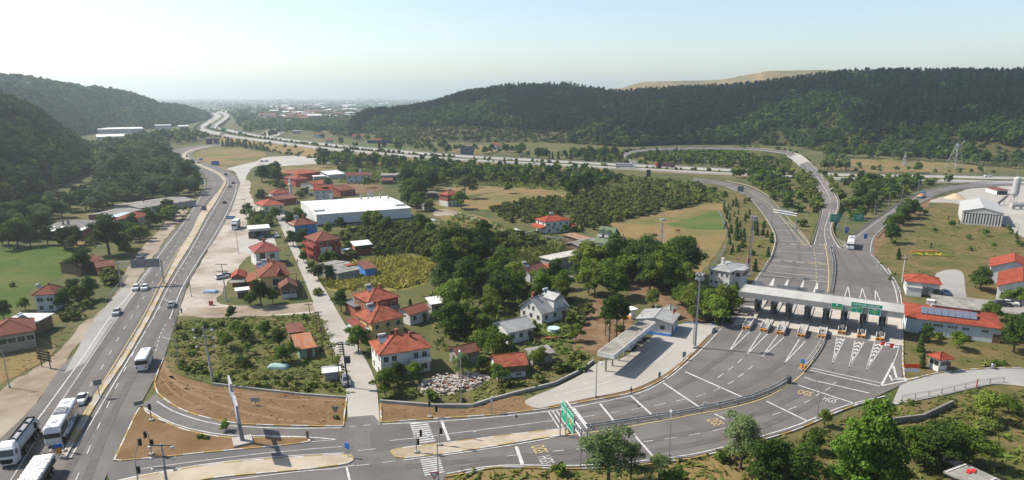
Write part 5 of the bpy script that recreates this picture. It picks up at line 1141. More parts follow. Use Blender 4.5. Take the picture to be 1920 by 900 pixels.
for lay in range(2):
    for i in range(14):
        for j in range(5):
            lx = -5.0+i*.6+rnd.uniform(-.06,.06); ly = -1.0+j*.5+rnd.uniform(-.05,.05); lz = 2.35+lay*.2+rnd.uniform(-.02,.05)
            w_ = Matrix.Rotation(TR, 3, 'Z') @ Vector((lx, ly, lz))+TL; rr = TR+math.pi/2+rnd.uniform(-.3,.3)
            if sack0 is None:
                sack0 = q.build('sack', m_sack, None, smooth=True); o = sack0
            else: o = sack0.copy(); COL.objects.link(o)
            o.location = w_; o.rotation_euler = (rnd.uniform(-.15,.15), rnd.uniform(-.15,.15), rr); tag(o, 'white stuffed sack heaped with many others on the open dark truck', 'sack', 'white sacks on the open truck')
# ================================================================ toll plaza
zt = 7.0
P = [G(1386.7,546.7,zt), G(1695,587.5,zt), G(1694,570,zt), G(1396.7,532.5,zt)]
c0 = sum(P, Vector())/4; c0.z = 0
d = (P[1]-P[0]+P[2]-P[3]); cang = math.atan2(d.y, d.x); CL = ((P[1]-P[0]).length+(P[2]-P[3]).length)/2; CWd = 8.0
canopy = empty('toll_canopy', c0, cang, 'long grey toll plaza canopy spanning all lanes', 'canopy')
q = MB(); q.box((0,0,zt-.2),(CL,CWd,.3)); q.build('roof_slab', mat('ribbed_canopy_roof', (.40,.395,.37), (.47,.46,.43), .5, .8, (.33,.32,.30), .1, stretch=(1,.2,1)), canopy)
m_fas = mat('fascia_grey', (.27,.265,.255), (.31,.305,.295), .5, .8)
for y in (-CWd/2-.06, CWd/2+.06):
    q = MB(); q.box((0,y,zt-.62),(CL+.24,.12,1.4)); q.build('fascia', m_fas, canopy)
for x in (-CL/2-.06, CL/2+.06):
    q = MB(); q.box((x,0,zt-.62),(.12,CWd-.02,1.4)); q.build('fascia', m_fas, canopy)
def LOC(px, py, z=0):
    v = G(px, py, z)-c0; return Matrix.Rotation(-cang, 3, 'Z') @ v
isl = [((1397.5,620),(1433,562)),((1431,624),(1461,567)),((1462,629),(1487,571)),((1501,634),(1520,576)),((1540,636),(1552,580)),((1577.5,628),(1584,585)),((1614,636),(1619,589)),((1649,641),(1655,594))]
m_bar = mat('barrier_white', (.62,.6,.56), (.5,.48,.45), 1); m_obar = mat('bumper_orange', (.62,.26,.04), None)
m_lat = mat('booth_panel', (.14,.14,.145), (.2,.2,.205), 1)
names = ['leftmost toll lane island, with open rail cushion','toll lane island second from the left end','toll lane island third from the left end','toll lane island fourth from the left, beside the plaza divider island','toll lane island carrying the long divider rail at mid plaza','toll lane island under the left green lane sign','toll lane island between the two right green signs','rightmost toll lane island beside the red and white barriers']
for k, (a, b) in enumerate(isl):
    A, B = G(*a, RZ+.01), G(*b, RZ+.01); L_ = (A-B).length; an = math.atan2((B-A).y, (B-A).x)
    root = empty('toll_island', A, an, names[k], 'toll island', 'toll lane islands under the canopy')
    q = MB(); q.box((L_/2,0,.14),(L_,1.9,.28)); q.build('kerb_base', m_conc, root)
    for y in (-.82,.82):
        q = MB(); q.box((3.4,y,.78),(5.6,.16,.95)); q.build('side_wall', m_bar, root)
    q = MB(); q.box((.3,0,.6),(.5,1.7,.6)); q.box((.04,-.45,.65),(.06,.4,.5),mi=1); q.box((.04,.45,.65),(.06,.4,.5),mi=1); q.build('bumper', [m_obar, m_dark], root)
    if k < 5:
        q = MB()
        for i in range(5): q.tube((1+i*.9,-.7,.95),(1.9+i*.9,.7,.95),.06,n=4); q.tube((1+i*.9,.7,.95),(1.9+i*.9,-.7,.95),.06,n=4)
        q.build('rail_cushion', m_bar, root)
    bx = L_*.62
    q = MB(); q.box((bx,0,1.5),(2.6,1.5,2.5)); bo = q.build('booth', m_lat, root)
    q = MB(); q.box((bx,0,1.85),(2.66,1.56,.9)); q.build('booth_window', g_glass, bo)
    q = MB(); q.box((bx,0,2.82),(3.0,1.8,.12)); q.build('booth_roof', w_grey, bo)
    if k >= 4:
        q = MB(); q.tube((1.2,0,.3),(1.2,0,1.4),.05); q.tube((1.16,0,1.8),(1.22,0,1.8),.42,n=14); sg = q.build('round_sign', w_white, root)
        q = MB(); q.tube((1.13,0,1.8),(1.15,0,1.8),.2,n=10); q.build('sign_symbol', m_dark, sg)
    if k in (0,1,2):
        q = MB(); q.tube((5.6,-.5,.28),(5.6,-.5,2.4),.06); q.box((5.55,-.5,2.6),(.4,.75,.7)); q.build('lane_signal', m_dark, root)
    # canopy columns stand on the islands but belong to the canopy
    m_ = LOC(*((Vector(a)*.42+Vector(b)*.58)))
    q = MB(); q.box((m_.x, .4, (zt-.35)/2),(.5,.9,zt-.35)); q.build('column', mat('column_grey', (.13,.13,.13), (.18,.18,.18), .6), canopy)
m_sgreen = mat('sign_green', (.0,.27,.16), None, rough=.5); m_stext = mat('sign_white', (.8,.8,.8), None, rough=.5); m_syel = mat('sign_yellow', (.75,.6,.05), None)
m_sback = mat('sign_back', (.16,.175,.19), (.22,.235,.25), .8, .5)
def text(body, size, m, parent=None, loc=(0,0,0), rot=(0,0,0), name='lettering', ext=.01, sx=1, align='CENTER'):
    c = bpy.data.curves.new(name, 'FONT'); c.body = body; c.size = size; c.extrude = ext; c.align_x = align; c.align_y = 'CENTER'
    t_ = bpy.data.objects.new(name, c); COL.objects.link(t_)
    me = bpy.data.meshes.new_from_object(t_.evaluated_get(bpy.context.evaluated_depsgraph_get())); bpy.data.objects.remove(t_); bpy.data.curves.remove(c)
    me.materials.clear(); me.materials.append(m); o = bpy.data.objects.new(name, me); COL.objects.link(o); o.parent = parent; o.location = loc; o.rotation_euler = rot; o.scale = (sx, 1, 1)
    return o
def csign(px, py, w, h, z, label, words):
    p = LOC(px, py, z); y = -CWd/2-.32
    wpos = Matrix.Rotation(cang, 3, 'Z') @ Vector((p.x, y, 0))+c0
    root = empty('lane_sign', wpos, cang, label, 'sign')
    q = MB(); q.box((0,0,z),(w,.16,h)); q.build('panel', m_sgreen, root)
    q = MB()
    for a, b in (((-w/2,z-h/2),(w/2,z-h/2)),((-w/2,z+h/2),(w/2,z+h/2)),((-w/2,z-h/2),(-w/2,z+h/2)),((w/2,z-h/2),(w/2,z+h/2))): q.tube((a[0],-.07,a[1]),(b[0],-.07,b[1]),.04,n=4)
    q.build('rim', m_stext, root)
    for wd, dx, dz, s_, mm in words: text(wd, s_, mm, root, (dx,-.1,z+dz), (math.pi/2,0,0))
    return root
csign(1570,572,2.4,1.5,6.6,'green lane sign with yellow band hung on the canopy left of the name board',[('▲',0,.35,.6,m_stext),('OTOMATİK',0,-.4,.42,m_syel)])
csign(1607,577,2.4,1.5,6.5,'green lane sign hung below the left end of the name board',[('OGS',-.5,.3,.5,m_stext),('KGS',.55,.4,.4,m_syel),('↓',0,-.35,.7,m_stext)])
csign(1641,580,2.5,1.7,6.5,'green lane sign hung below the right end of the name board',[('OGS',0,.45,.45,m_stext),('HGS',0,-.1,.5,m_syel),('↓',0,-.55,.5,m_stext)])
csign(1626,569,6.6,1.0,7.75,'long green name board on the canopy edge above two lane signs',[('KAYNAŞLI GİŞELERİ',0,0,.6,m_stext)])
# grey sign backs standing north of the canopy
for px, w, lb in ((1415,2.2,'small grey sign board on the canopy rear edge at the left end'),(1480,6.4,'wide grey sign board above the rear canopy edge'),(1505,2.4,'grey sign board right of the wide one on the rear canopy edge'),(1539,2.2,'grey sign board nearest the middle on the rear canopy edge')):
    p = LOC(px, 542, 7.6); wpos = Matrix.Rotation(cang, 3, 'Z') @ Vector((p.x, CWd/2+.25, 0))+c0
    root = empty('lane_sign', wpos, cang, lb, 'sign'); q = MB(); q.box((0,0,zt+.35),(w,.12,1.3)); q.build('panel', m_sback, root)
    for x in (-w*.35, w*.35):
        q = MB(); q.tube((x,.02,zt-.9),(x,.02,zt+.4),.06,n=5); q.build('bracket', m_metal, root)
# plastic barriers at the right lane
for k in range(4):
    t = k/3; o_ = G(1656+25*t, 647+6*t, RZ+.02); q = MB()
    loft(q, [rect(-.62,.62,.28,0,.06), rect(-.6,.6,.26,.3,.06), rect(-.55,.55,.12,.5,.05), rect(-.55,.55,.1,.85,.05)])
    o = q.build('plastic_barrier', p_red if k % 2 == 0 else p_white, None, loc=o_, rz=-.25); tag(o, ('red' if k%2==0 else 'white')+' plastic road barrier, '+('first','second','third','last')[k]+' from the left in the closed right lane', 'barrier', 'red and white barriers at the toll lane')
# guard rails
def guardrail(pts, label, z=RZ, h=.75, gap=4, double=False, zs=None, m=None, world=None):
    P = world or [G(a, b, z) for a, b in smooth(pts)]
    L_ = sum((P[i+1]-P[i]).length for i in range(len(P)-1)); P = resample(P, max(2, int(L_/gap)+1)); mb = MB()
    for i in range(len(P)-1):
        T = (P[i+1]-P[i]); T.z = 0; T.normalize(); nn = Vector((-T.y, T.x, 0))
        for s_ in ((-.35,.35) if double else (0,)):
            a, b = P[i]+nn*s_, P[i+1]+nn*s_; e = nn*.04
            for z0, z1 in ((h-.32, h),):
                mb.add([a-e+Vector((0,0,z0)), b-e+Vector((0,0,z0)), b+e+Vector((0,0,z0)), a+e+Vector((0,0,z0)), a-e+Vector((0,0,z1)), b-e+Vector((0,0,z1)), b+e+Vector((0,0,z1)), a+e+Vector((0,0,z1))], [(3,2,1,0),(4,5,6,7),(0,1,5,4),(2,3,7,6),(1,2,6,5),(3,0,4,7)])
            mb.box((P[i].x+nn.x*s_, P[i].y+nn.y*s_, P[i].z+h/2-.05), (.12,.12,h), math.atan2(T.y, T.x))
        if double: mb.box((P[i].x, P[i].y, P[i].z+h-.16), (.12,.7,.1), math.atan2(T.y, T.x))
    return tag(mb.build('guardrail', m or m_rail), label, 'guardrail')
m_rail = mat('rail_steel', (.42,.43,.43), (.34,.33,.32), .5, .5, metal=.3)
guardrail([(1064,809),(1110,803),(1200,789),(1300,773),(1400,750),(1450,731),(1478,715)], 'double steel guardrail between the two carriageways before the toll plaza', double=True)
guardrail([(1500,697),(1520,675),(1538,648),(1548,620)], 'double white guardrail curving from the divider tip to the toll canopy', double=True, m=m_bar)
guardrail([(1558,470),(1563,490),(1562,520),(1556,550)], 'double guardrail dividing the lanes north of the toll canopy', double=True)
guardrail([(1362,352),(1400,368),(1418,386),(1439,414),(1452,438),(1454,455),(1445,485),(1430,506)], 'steel guardrail along the grassy outer edge of the left toll ramp')
guardrail([(1360,340),(1407,351),(1442,371),(1459,391),(1480,414),(1499,434),(1518,459)], 'steel guardrail along the inner edge of the left toll ramp', m=mat('rusty_rail', (.42,.33,.28), None, rough=.6))
guardrail(None, 'steel guardrail along the left edge of the bridge ramp', world=[(a+(a-b).normalized()*.3) for a, b in zip(RL, RR)], gap=5)
guardrail(None, 'steel guardrail along the right edge of the bridge ramp', world=[(b+(b-a).normalized()*.3) for a, b in zip(RL, RR)], gap=5, m=MATS['rusty_rail'])
guardrail([(1600,440),(1650,404),(1700,374),(1740,356),(1800,345),(1900,339)], 'steel guardrail along the upper side of the right exit road')
guardrail([(1642,447),(1676,416),(1728,381),(1776,361),(1830,353),(1925,348)], 'steel guardrail along the lower side of the right exit road')
guardrail([(198,566),(225,533),(236,515)], 'short steel guardrail on the left highway shoulder under the sign gantry')
guardrail([(374,395),(396,371),(414,350),(419,338)], 'low concrete barrier on the median of the highway bend', h=.9, m=m_conc)
for nm, Wd_, f in (('near','near',0),('far','far',1)):
    A, B = (AL, AR) if f == 0 else (BR, BL)
    guardrail(None, 'long guardrail on the %s side of the motorway' % Wd_, world=[a+(a-b).normalized()*.4 for a, b in zip(A, B)][:115], gap=8)
q = MB(); q.box((0,0,.55),(3.2,.5,1.1),taper=.6); tag(q.build('concrete_barrier', m_conc, None, loc=G(1337,622,RZ), rz=.9), 'low grey barrier block at the apron edge beneath the tall mast', 'barrier')
q = MB(); q.lathe((0,0,0),[(.35,0),(.38,.9),(.3,1.0)],10); tag(q.build('litter_bin', m_metal, None, loc=G(1861,690,.3)), 'grey litter bin on the painted kerb of the side road', 'bin')
# divider tip signs
root = empty('divider_sign', G(1503,697,RZ), heading((1503,697),(1478,716))+math.pi, 'blue arrow disc over orange striped board at the divider tip', 'sign')
q = MB(); q.tube((0,0,0),(0,0,2.6),.05); q.build('post', m_metal, root)
q = MB(); q.tube((.06,0,2.3),(.1,0,2.3),.5,n=16); q.build('blue_disc', mat('sign_blue', (.03,.16,.5), None), root)
q = MB(); q.box((.08,0,1.2),(.06,1.0,1.1)); q.build('striped_board', mat('sign_orange', (.7,.32,.03), None), root)
q = MB()
for k in range(3): q.add([(.115,-.5,.75+k*.36),(.115,.5,1.05+k*.36),(.115,.5,1.2+k*.36),(.115,-.5,.9+k*.36)], [(0,1,2,3)])
q.build('black_stripe', m_dark, root)
q = MB(); q.lathe((0,0,0),[(.55,0),(.55,1.2),(.4,1.5),(0,1.55)],12); tag(q.build('impact_drum', mat('drum_dark', (.08,.085,.09), None), None, loc=G(1478,718,RZ)), 'dark drum at the end of the double guardrail', 'drum')
# ================================================================ poles, lamps and signs
def local(pb): return G(*pb)
gL = 'street lamps'
def lamp(bx, by, ty, arm, label, z=.1, double=False, rad=.11, head=1.0):
    b = G(bx, by, z); h = AT(bx, ty, b.y).z-z
    root = empty('street_lamp', b, 0, label, 'street lamp', gL)
    q = MB(); q.tube((0,0,0),(0,0,.5),rad*1.8,n=8); q.tube((0,0,.5),(0,0,h),rad,rad*.6,n=8); q.build('pole', m_metal, root)
    for s_ in ((1,-1) if double else (1,)):
        ax, ay = arm[0]*s_, arm[1]*s_
        q = MB(); q.path([(0,0,h-.05),(ax*.5,ay*.5,h+.25),(ax,ay,h+.35)], rad*.5, 5); q.build('arm', m_metal, root)
        q = MB(); q.box((ax*1.25,ay*1.25,h+.34),(.9*head,.34,.18),math.atan2(ay,ax)); q.build('lamp_head', mat('lamp_housing', (.45,.46,.47), None), root)
    return root
lamp(359,556,507,(-2,0),'street lamp on the highway edge above the gravel track')
lamp(330,618,566,(-2,0.3),'street lamp beside the silver car on the right carriageway')
lamp(336,692,638,(-2,0.2),'street lamp at the scrub lot corner by the minibus')
lamp(447,475,434,(-1.5,0),'street lamp standing on the gravel lot below the box truck')
lamp(18,727,657,(-1.2,0),'leaning grey pole lamp on the left verge near the dark board frame')
lamp(865,760,655,(0,-1.6),'tall street lamp between rubble heap and road kerb')
lamp(1117,746,676,(.4,-1.6),'street lamp on the parking apron tip')
lamp(1254,855,786,(.3,1.6),'street lamp on the lower road edge between two willows')
lamp(1531,788,718,(-1.6,1),'street lamp at the road edge left of the tall leafy tree')
lamp(822,903,826,(-1.2,.8),'street lamp by the lower zebra crossing')
far = [(1746,331,297),(1906,333,300),(1829,331,310),(1594,326,296),(1074,306,278),(1107,292,275),(1192,301,283),(1237,278,266),(1320,321,287),(1355,321,298),(1273,313,293),(1411,346,328),(1450,322,291),(1463,388,359),(1486,398,381),(1557,346,322),(1571,369,341),(1577,378,361),(1608,410,394),
       (1639,407,376),(1690,377,345),(1665,390,360),(1720,362,336),(1774,353,325),(1842,348,322),(1908,436,421),(1041,290,276),(960,287,277),(500,291,270),(585,270,255),(645,268,248),(1859,266,256),(1540,300,284),(1640,300,290)]
wh = ['on the motorway edge below the twin pylons','at the motorway by the silo','on the motorway left of the silo lamp','beside the dry field past the bridge','before the trees left of the ramp loop','rising from the trees left of the loop','just left of the ramp loop curve','at the top of the ramp loop','tall, inside the ramp loop','right of the tall one inside the loop','inside the loop above the red lorry','where the left toll ramp leaves the motorway','beside the bridge among bushes','on the grass triangle below the bridge','near the rear sign gantry','at the right side of the bridge ramp','beside the bridge ramp bend','nearest the bridge ramp bend','behind the double green sign','on the exit road upper verge','above the exit road by the flatbed truck','half way up the exit road','at the top bend of the exit road','on the exit road by the motorway','near the grey container hut','on the concrete yard behind the warehouse','far left of the ramp loop','at the motorway near the white cottage','near the highway island','left of the underpass trees','beside the orange roofed house','below the forest at the far right','by the forest foot at the bridge head','on the dry field edge under the forest']
for (x, y, t), w_ in zip(far, wh): lamp(x, y, t, (1.6,.2) if x % 2 else (-1.6,.2), 'slim grey street lamp '+w_, double=(x in (1746,1320,1906)), rad=.13)
# tall floodlight masts
def mast(bx, by, ty, label):
    b = G(bx, by, .1); h = AT(bx, ty, b.y).z
    root = empty('floodlight_mast', b, 0, label, 'light mast'); q = MB(); q.tube((0,0,0),(0,0,h),.26,.13,n=10); q.build('pole', m_metal, root)
    q = MB(); q.box((0,0,.25),(1.3,1.3,.5)); q.build('footing', m_conc, root)
    q = MB()
    for k in range(int(h/.6)): q.box((-.42,0,1+k*.6),(.3,.4,.04))
    for y in (-.2,.2): q.tube((-.5,y,.8),(-.45,y,h-.3),.03,n=4)
    q.build('ladder', m_dark, root)
    for z in (h-.3, h-1.3):
        q = MB()
        for a in range(6): q.box((math.cos(a*1.047)*.75, math.sin(a*1.047)*.75, z), (.5,.45,.4), a*1.047)
        q.build('floodlight_ring', mat('floodlight', (.3,.31,.33), None, rough=.4), root)
mast(1303,652,513,'tall floodlight mast with ladder at the parking apron edge')
mast(1404,517,405,'tall floodlight mast behind the white control house')
# power poles
m_pole = mat('pole_concrete', (.36,.35,.33), (.42,.41,.39), .8); m_ins = mat('insulator', (.55,.55,.52), None, rough=.3)
def ppole(bx, by, ty, label, tx=None, arms=(0,), rad=.2, drum=False, w=1.5, m=None, box=False):
    b = G(bx, by, .05); tp = AT(tx if tx else bx, ty, b.y)-b
    root = empty('power_pole', b, 0, label, 'power pole'); q = MB(); q.tube((0,0,0),tp,rad,rad*.55,n=7); q.build('pole', m or m_pole, root)
    for dz in arms:
        c = tp*(1-dz/tp.z); q = MB(); q.box((c.x,c.y-.15,c.z),(2*w,.12,.14)); ar = q.build('crossarm', m_dark, root)
        for x in ((-w+.1,-w*.45,w*.45,w-.1) if not drum else (-w+.1,w-.1)):
            q = MB()
            if drum: q.lathe((c.x+x,c.y-.15,c.z-.45),[(.1,0),(.28,.05),(.28,.35),(.1,.4)],8)
            else: q.tube((c.x+x,c.y-.15,c.z),(c.x+x,c.y-.15,c.z+.3),.06,n=5)
            q.build('insulator', m_ins, ar)
    if box:
        c = tp*.62; q = MB(); q.box((c.x+.6,c.y-.3,c.z),(1.1,.8,1.3)); q.build('transformer', m_dark, root)
        for k in range(5):
            c = tp*(.98-k*.05); q = MB(); q.box((c.x-.3,c.y,c.z),(1.1,.2,.15)); q.build('switchgear', m_dark, root)
ppole(425,565,494,'grey power pole with three crossarms by the tiny house on the gravel lot',tx=415,arms=(.2,2.2,4.2),w=1.6)
ppole(400,718,613,'tall leaning power pole with drum insulators in the scrub lot',tx=380,arms=(.3,2.0,3.8),drum=True,w=1.9,rad=.28)
ppole(314,915,832,'power pole with drum insulators in the lower median',tx=302,arms=(.2,2.0,3.8),drum=True,w=1.7,rad=.24)
ppole(654,727,640,'black transformer pole at the village street corner',tx=641,arms=(.5,),rad=.2,m=m_dark,box=True)
for x, y, t, tx, lb in ((582,590,569,578,'short wooden pole where the dirt track meets the street'),(594,624,590,592,'wooden pole beside the rusty hut, left of two'),(602,627,583,597,'wooden pole beside the rusty hut, right of two'),(624,682,647,622,'wooden pole by the dirt yard above the tin hut'),(637,715,682,634,'dark wooden pole beside the tin hut'),(541,492,478,540,'slim pole by the street behind the yellow house'),
        (557,529,512,555,'dark pole at the dark timber house'),(571,563,527,568,'pale pole on the street below the dark timber house'),(464,416,373,457,'grey pole at the rough ground left of the cream house'),(557,390,359,555,'grey pole between mosque and factory'),(447,345,330,445,'grey pole at the lot by the highway bend'),(1184,505,487,1184,'dark wooden pole beside the chalet verandah'),(835,530,520,835,'thin pole in the corn field edge')):
    ppole(x, y, t, lb, tx=tx, arms=(.25,), w=.9, rad=.13, m=w_wood if 'wooden' in lb or 'dark' in lb else None)
ppole(1691,529,478,'pale concrete pole left of the service house',tx=1698,arms=(1.2,),w=.7,rad=.16,m=w_white)
ppole(271,391,340,'tall black chimney like pole by the roadside hall',tx=264,arms=(),rad=.45,m=m_dark)
ppole(1245,472,440,'short white pole beside the small lattice tower',arms=(),rad=.22,m=w_white)
for x, y, t in ((1000,286,270),(1245,322,305),(1115,320,310)): pass
# lattice pylons
def pylon(bx, by, ty, wpx, label, z0=None, head='v', th=.11, b=None, h=None):
    b = b or G(bx, by); D = PXM(b); h = h or AT(bx, ty, b.y).z-b.z; w = wpx/D/2
    root = empty('pylon', b, .3, label, 'pylon'); q = MB(); n = max(5, int(h/3.2))
    lv = [(w*(1-(k/n))*.9+w*.12, h*(k/n)*.9) for k in range(n+1)]
    cs = ((-1,-1),(1,-1),(1,1),(-1,1))
    for k in range(n):
        for i, (sx, sy) in enumerate(cs):
            a, z1 = lv[k]; c, z2 = lv[k+1]; nx, ny = cs[(i+1)%4]
            q.tube((sx*a,sy*a,z1),(sx*c,sy*c,z2),th,n=4,cap=False); q.tube((sx*a,sy*a,z1),(nx*c,ny*c,z2),th*.6,n=4,cap=False); q.tube((nx*a,ny*a,z1),(sx*c,sy*c,z2),th*.6,n=4,cap=False)
    q.build('lattice_body', m_metal, root)
    q = MB(); z = h*.9
    if head == 'v':
        for s_ in (-1,1): q.tube((0,0,z-h*.2),(s_*w*1.1,0,z),th,n=4); q.tube((s_*w*1.1,0,z),(s_*w*1.3,0,h),th,n=4)
        q.tube((-w*2,0,z),(w*2,0,z),th,n=4); q.tube((-w*1.1,0,z+h*.04),(w*1.1,0,z+h*.04),th*.7,n=4)
    elif head == 'arms':
        for zz in (.98,.86,.74): q.tube((-w*1.2,0,h*zz),(w*1.2,0,h*zz),th,n=4)
    else: q.box((0,0,h),(w*1.2+.8,w*1.2+.8,.6))
    q.build('pylon_head', m_metal, root)
pylon(1789,316,263,22,'large grey lattice pylon with wide head on the dry field',th=.14)
pylon(1695,312,284,8,'smaller pale lattice pylon left of the large one on the dry field',head='arms',th=.12)
pylon(1239,468,412,9,'slender lattice tower in the dry field near the chalet',head='box',th=.07)
pylon(530,256,188,6,'tall lattice mast rising from the hazy yards left of the pine hill',head='box',th=.25)
# billboards and sign gantries
root = empty('sign_gantry', G(308,532,.2), heading((308,532),(228,537)), 'grey sign gantry over the left carriageway, seen from behind', 'sign gantry')
W_ = (G(308,532)-G(228,537)).length
for x in (0, W_):
    q = MB(); q.tube((x,0,0),(x,0,7.6),.16,n=6); q.tube((x,.7,0),(x,.7,7.6),.1,n=6); q.build('post', m_metal, root)
q = MB()
for z in (6.2,7.5):
    for y in (0,.7): q.tube((0,y,z),(W_,y,z),.09,n=5)
for k in range(12): q.tube((W_*k/12,0,6.2 if k%2 else 7.5),(W_*(k+1)/12,0,7.5 if k%2 else 6.2),.05,n=4)
q.build('truss', m_metal, root)
q = MB(); q.box((W_*.36,.95,6.9),(W_*.66,.12,2.6))
for k in range(9): q.box((W_*(.06+.6*k/8),.85,6.9),(.1,.1,2.6))
q.build('panel', m_sback, root)
A, B = G(1050,816,.3), G(1088,874,.2); W_ = (A-B).length; hg = AT(1050,756,A.y).z
root = empty('sign_gantry', A, math.atan2((B-A).y,(B-A).x), 'white sign gantry with green boards over the lower carriageway', 'sign gantry')
for x in (0, W_):
    for y in (0,1.0):
        q = MB(); q.tube((x,y,0),(x,y,hg),.12,n=6); q.build('post', m_metal, root)
q = MB(); mw = mat('gantry_white', (.62,.62,.62), None, rough=.5)
for y in (0,1.0):
    for z in (hg-1.3,hg): q.tube((0,y,z),(W_,y,z),.1,n=5)
for k in range(14):
    q.tube((W_*k/14,0,hg-1.3 if k%2 else hg),(W_*(k+1)/14,0,hg if k%2 else hg-1.3),.05,n=4); q.tube((W_*k/14,0,hg),(W_*(k+1)/14,1,hg),.05,n=4)
q.build('truss', mw, root)
for x0, x1, words in ((.12,.40,[('BOLU',.5,.55,m_stext),('↑',-.6,.8,m_stext)]),(.42,.74,[('ANKARA',.6,.55,m_stext),('OGS',-.1,.5,mat('sign_orange', (.7,.32,.03), None)),('↑',-.8,.8,m_stext)])):
    q = MB(); q.box((W_*(x0+x1)/2,-.25,hg-.7),(W_*(x1-x0)-.15,.14,3.2)); pn = q.build('panel', m_sgreen, root)
    q = MB()
    for z in (hg+.85,hg-2.25): q.box((W_*(x0+x1)/2,-.325,z),(W_*(x1-x0)-.3,.02,.07))
    for x in (x0,x1): q.box((W_*x+(.12 if x==x0 else -.12),-.325,hg-.7),(.07,.02,3.1))
    q.build('rim', m_stext, pn)
    for wd, dz, s_, mm in words: text(wd, s_*1.5, mm, pn, (W_*(x0+x1)/2,-.335,hg-.7+dz), (math.pi/2,0,0))
def gsign(bx, by, ty, w, h, col, label, face, words=(), posts=1, name='road_sign', z=.1):
    b = G(bx, by, z); H_ = AT(bx, ty, b.y).z-z
    root = empty(name, b, face, label, 'sign')
    for x in ((0,) if posts == 1 else (-w*.35,w*.35)):
        q = MB(); q.tube((x,.1,0),(x,.1,H_),.08,n=6); q.build('post', m_metal, root)
    q = MB(); q.box((0,0,H_-h/2),(w,.1,h)); pn = q.build('panel', col, root)
    for wd, dx, dz, s_ in words: text(wd, s_, m_stext, pn, (dx,-.07,H_-h/2+dz), (math.pi/2,0,0))
    return root
m_sblue = mat('sign_blue', (.03,.16,.5), None)
# twin green signs at the exit road fork
b = G(1584,437,.1); root = empty('sign_gantry', b, .12, 'twin green direction boards on one post at the exit road fork', 'sign'); hh = AT(1584,410,b.y).z
q = MB(); q.tube((0,0,0),(0,0,hh),.18); q.tube((-9,0,hh),(9,0,hh),.12); q.build('post', m_metal, root)
for x, w1, w2 in ((-5.2,'ANKARA','BOLU'),(5.2,'İSTANBUL','DÜZCE')):
    q = MB(); q.box((x,-.2,hh+.3),(4.4,.12,3.2)); pn = q.build('panel', m_sgreen, root); text(w1,.75,m_stext,pn,(x,-.28,hh+1.0),(math.pi/2,0,0)); text(w2,.75,m_stext,pn,(x,-.28,hh+.1),(math.pi/2,0,0)); text('↗',.9,m_stext,pn,(x,-.28,hh-.8),(math.pi/2,0,0))
gsign(1586,444,426,1.6,2.4,m_sblue,'small blue and white sign under the twin green boards',.1,[('P',0,.1,1.2)])
gsign(1622,450,439,1.4,1.8,m_sblue,'small blue sign on the exit road guardrail behind the coach',.1,[('i',0,.1,1)])
gsign(1571,431,420,1.0,1.6,w_white,'small white sign left of the twin green boards',.1)
# rear gantry over the left toll ramp
A, B = G(1446,424,.2), G(1491,433,.2); W_ = (A-B).length; root = empty('sign_gantry', A, math.atan2((B-A).y,(B-A).x), 'grey sign gantry over the left toll ramp, seen from behind', 'sign gantry'); hg = 7.4
for x in (0,W_): q = MB(); q.tube((x,0,0),(x,0,hg),.2,n=6); q.build('post', m_metal, root)
q = MB(); q.tube((0,0,hg),(W_,0,hg),.12,n=5); q.tube((0,0,hg-1),(W_,0,hg-1),.12,n=5); q.build('truss', m_metal, root)
q = MB(); q.box((W_*.52,.25,hg-.5),(W_*.58,.14,2.6)); q.build('panel', m_sback, root)
gsign(1388,366,349,3.4,3.2,m_sback,'square dark sign back at the edge of the left toll ramp',0,posts=2)
gsign(383,395,386,2.4,3.6,m_sback,'grey sign back on the median of the highway',.3)
gsign(375,348,333,5.2,4.2,m_sback,'large grey sign back beside the willows left of the highway bend',.2,posts=2)
gsign(404,309,302,6,3.6,m_sblue,'blue direction sign on the dry island inside the bend',.2,[('BOLU  ANKARA',0,.5,.9),('DÜZCE',0,-.7,.9)],posts=2)
gsign(377,300,297,3,1.8,m_sblue,'small blue sign by the farthest highway turn',.2)
gsign(433,413,405,4.0,1.4,m_sblue,'blue road name sign at the gravel lot edge',.1,[('KAYNAŞLI',0,0,.9)],posts=2)
gsign(446,252,244,7,7,r_grey,'pale hoarding beside the far motorway bend',.1,posts=2)
gsign(420,252,241,7,3,m_sgreen,'green motorway sign left of two at the far bend',.1,posts=2,z=6); gsign(451,258,247,5,3,m_sgreen,'green motorway sign right of two at the far bend',.1,posts=2,z=6)
gsign(1481,287,279,3,5,m_sgreen,'small green sign at the head of the bridge ramp',.1,z=4)
gsign(1216,330,318,3.0,5,m_dark,'dark sign back on the motorway edge below the loop',.1,z=1); gsign(1236,321,304,3.2,4.5,m_dark,'dark tall sign back among bushes on the motorway',.1,z=1)
# blue curved motorway gantry
b = G(683,281,5); root = empty('sign_gantry', b, .1, 'curved dark blue sign arm over the motorway lanes', 'sign gantry')
q = MB(); q.path([(0,0,-5),(0,0,5),(1.5,0,7.2),(4,0,8)],.35,6); q.build('post', m_metal, root)
q = MB(); q.box((14,0,7.6),(22,1.6,2.8)); q.build('panel', mat('navy_panel', (.06,.085,.14), (.09,.12,.18), .5), root)
q = MB(); q.box((14,1.5,2),(2,1,8)); q.build('rear_post', m_dark, root)
root = gsign(876,291,274,13,9,mat('billboard_dark', (.10,.115,.14), (.2,.22,.25), .3),'dark billboard beside the low orange roofed house',.1,posts=2)
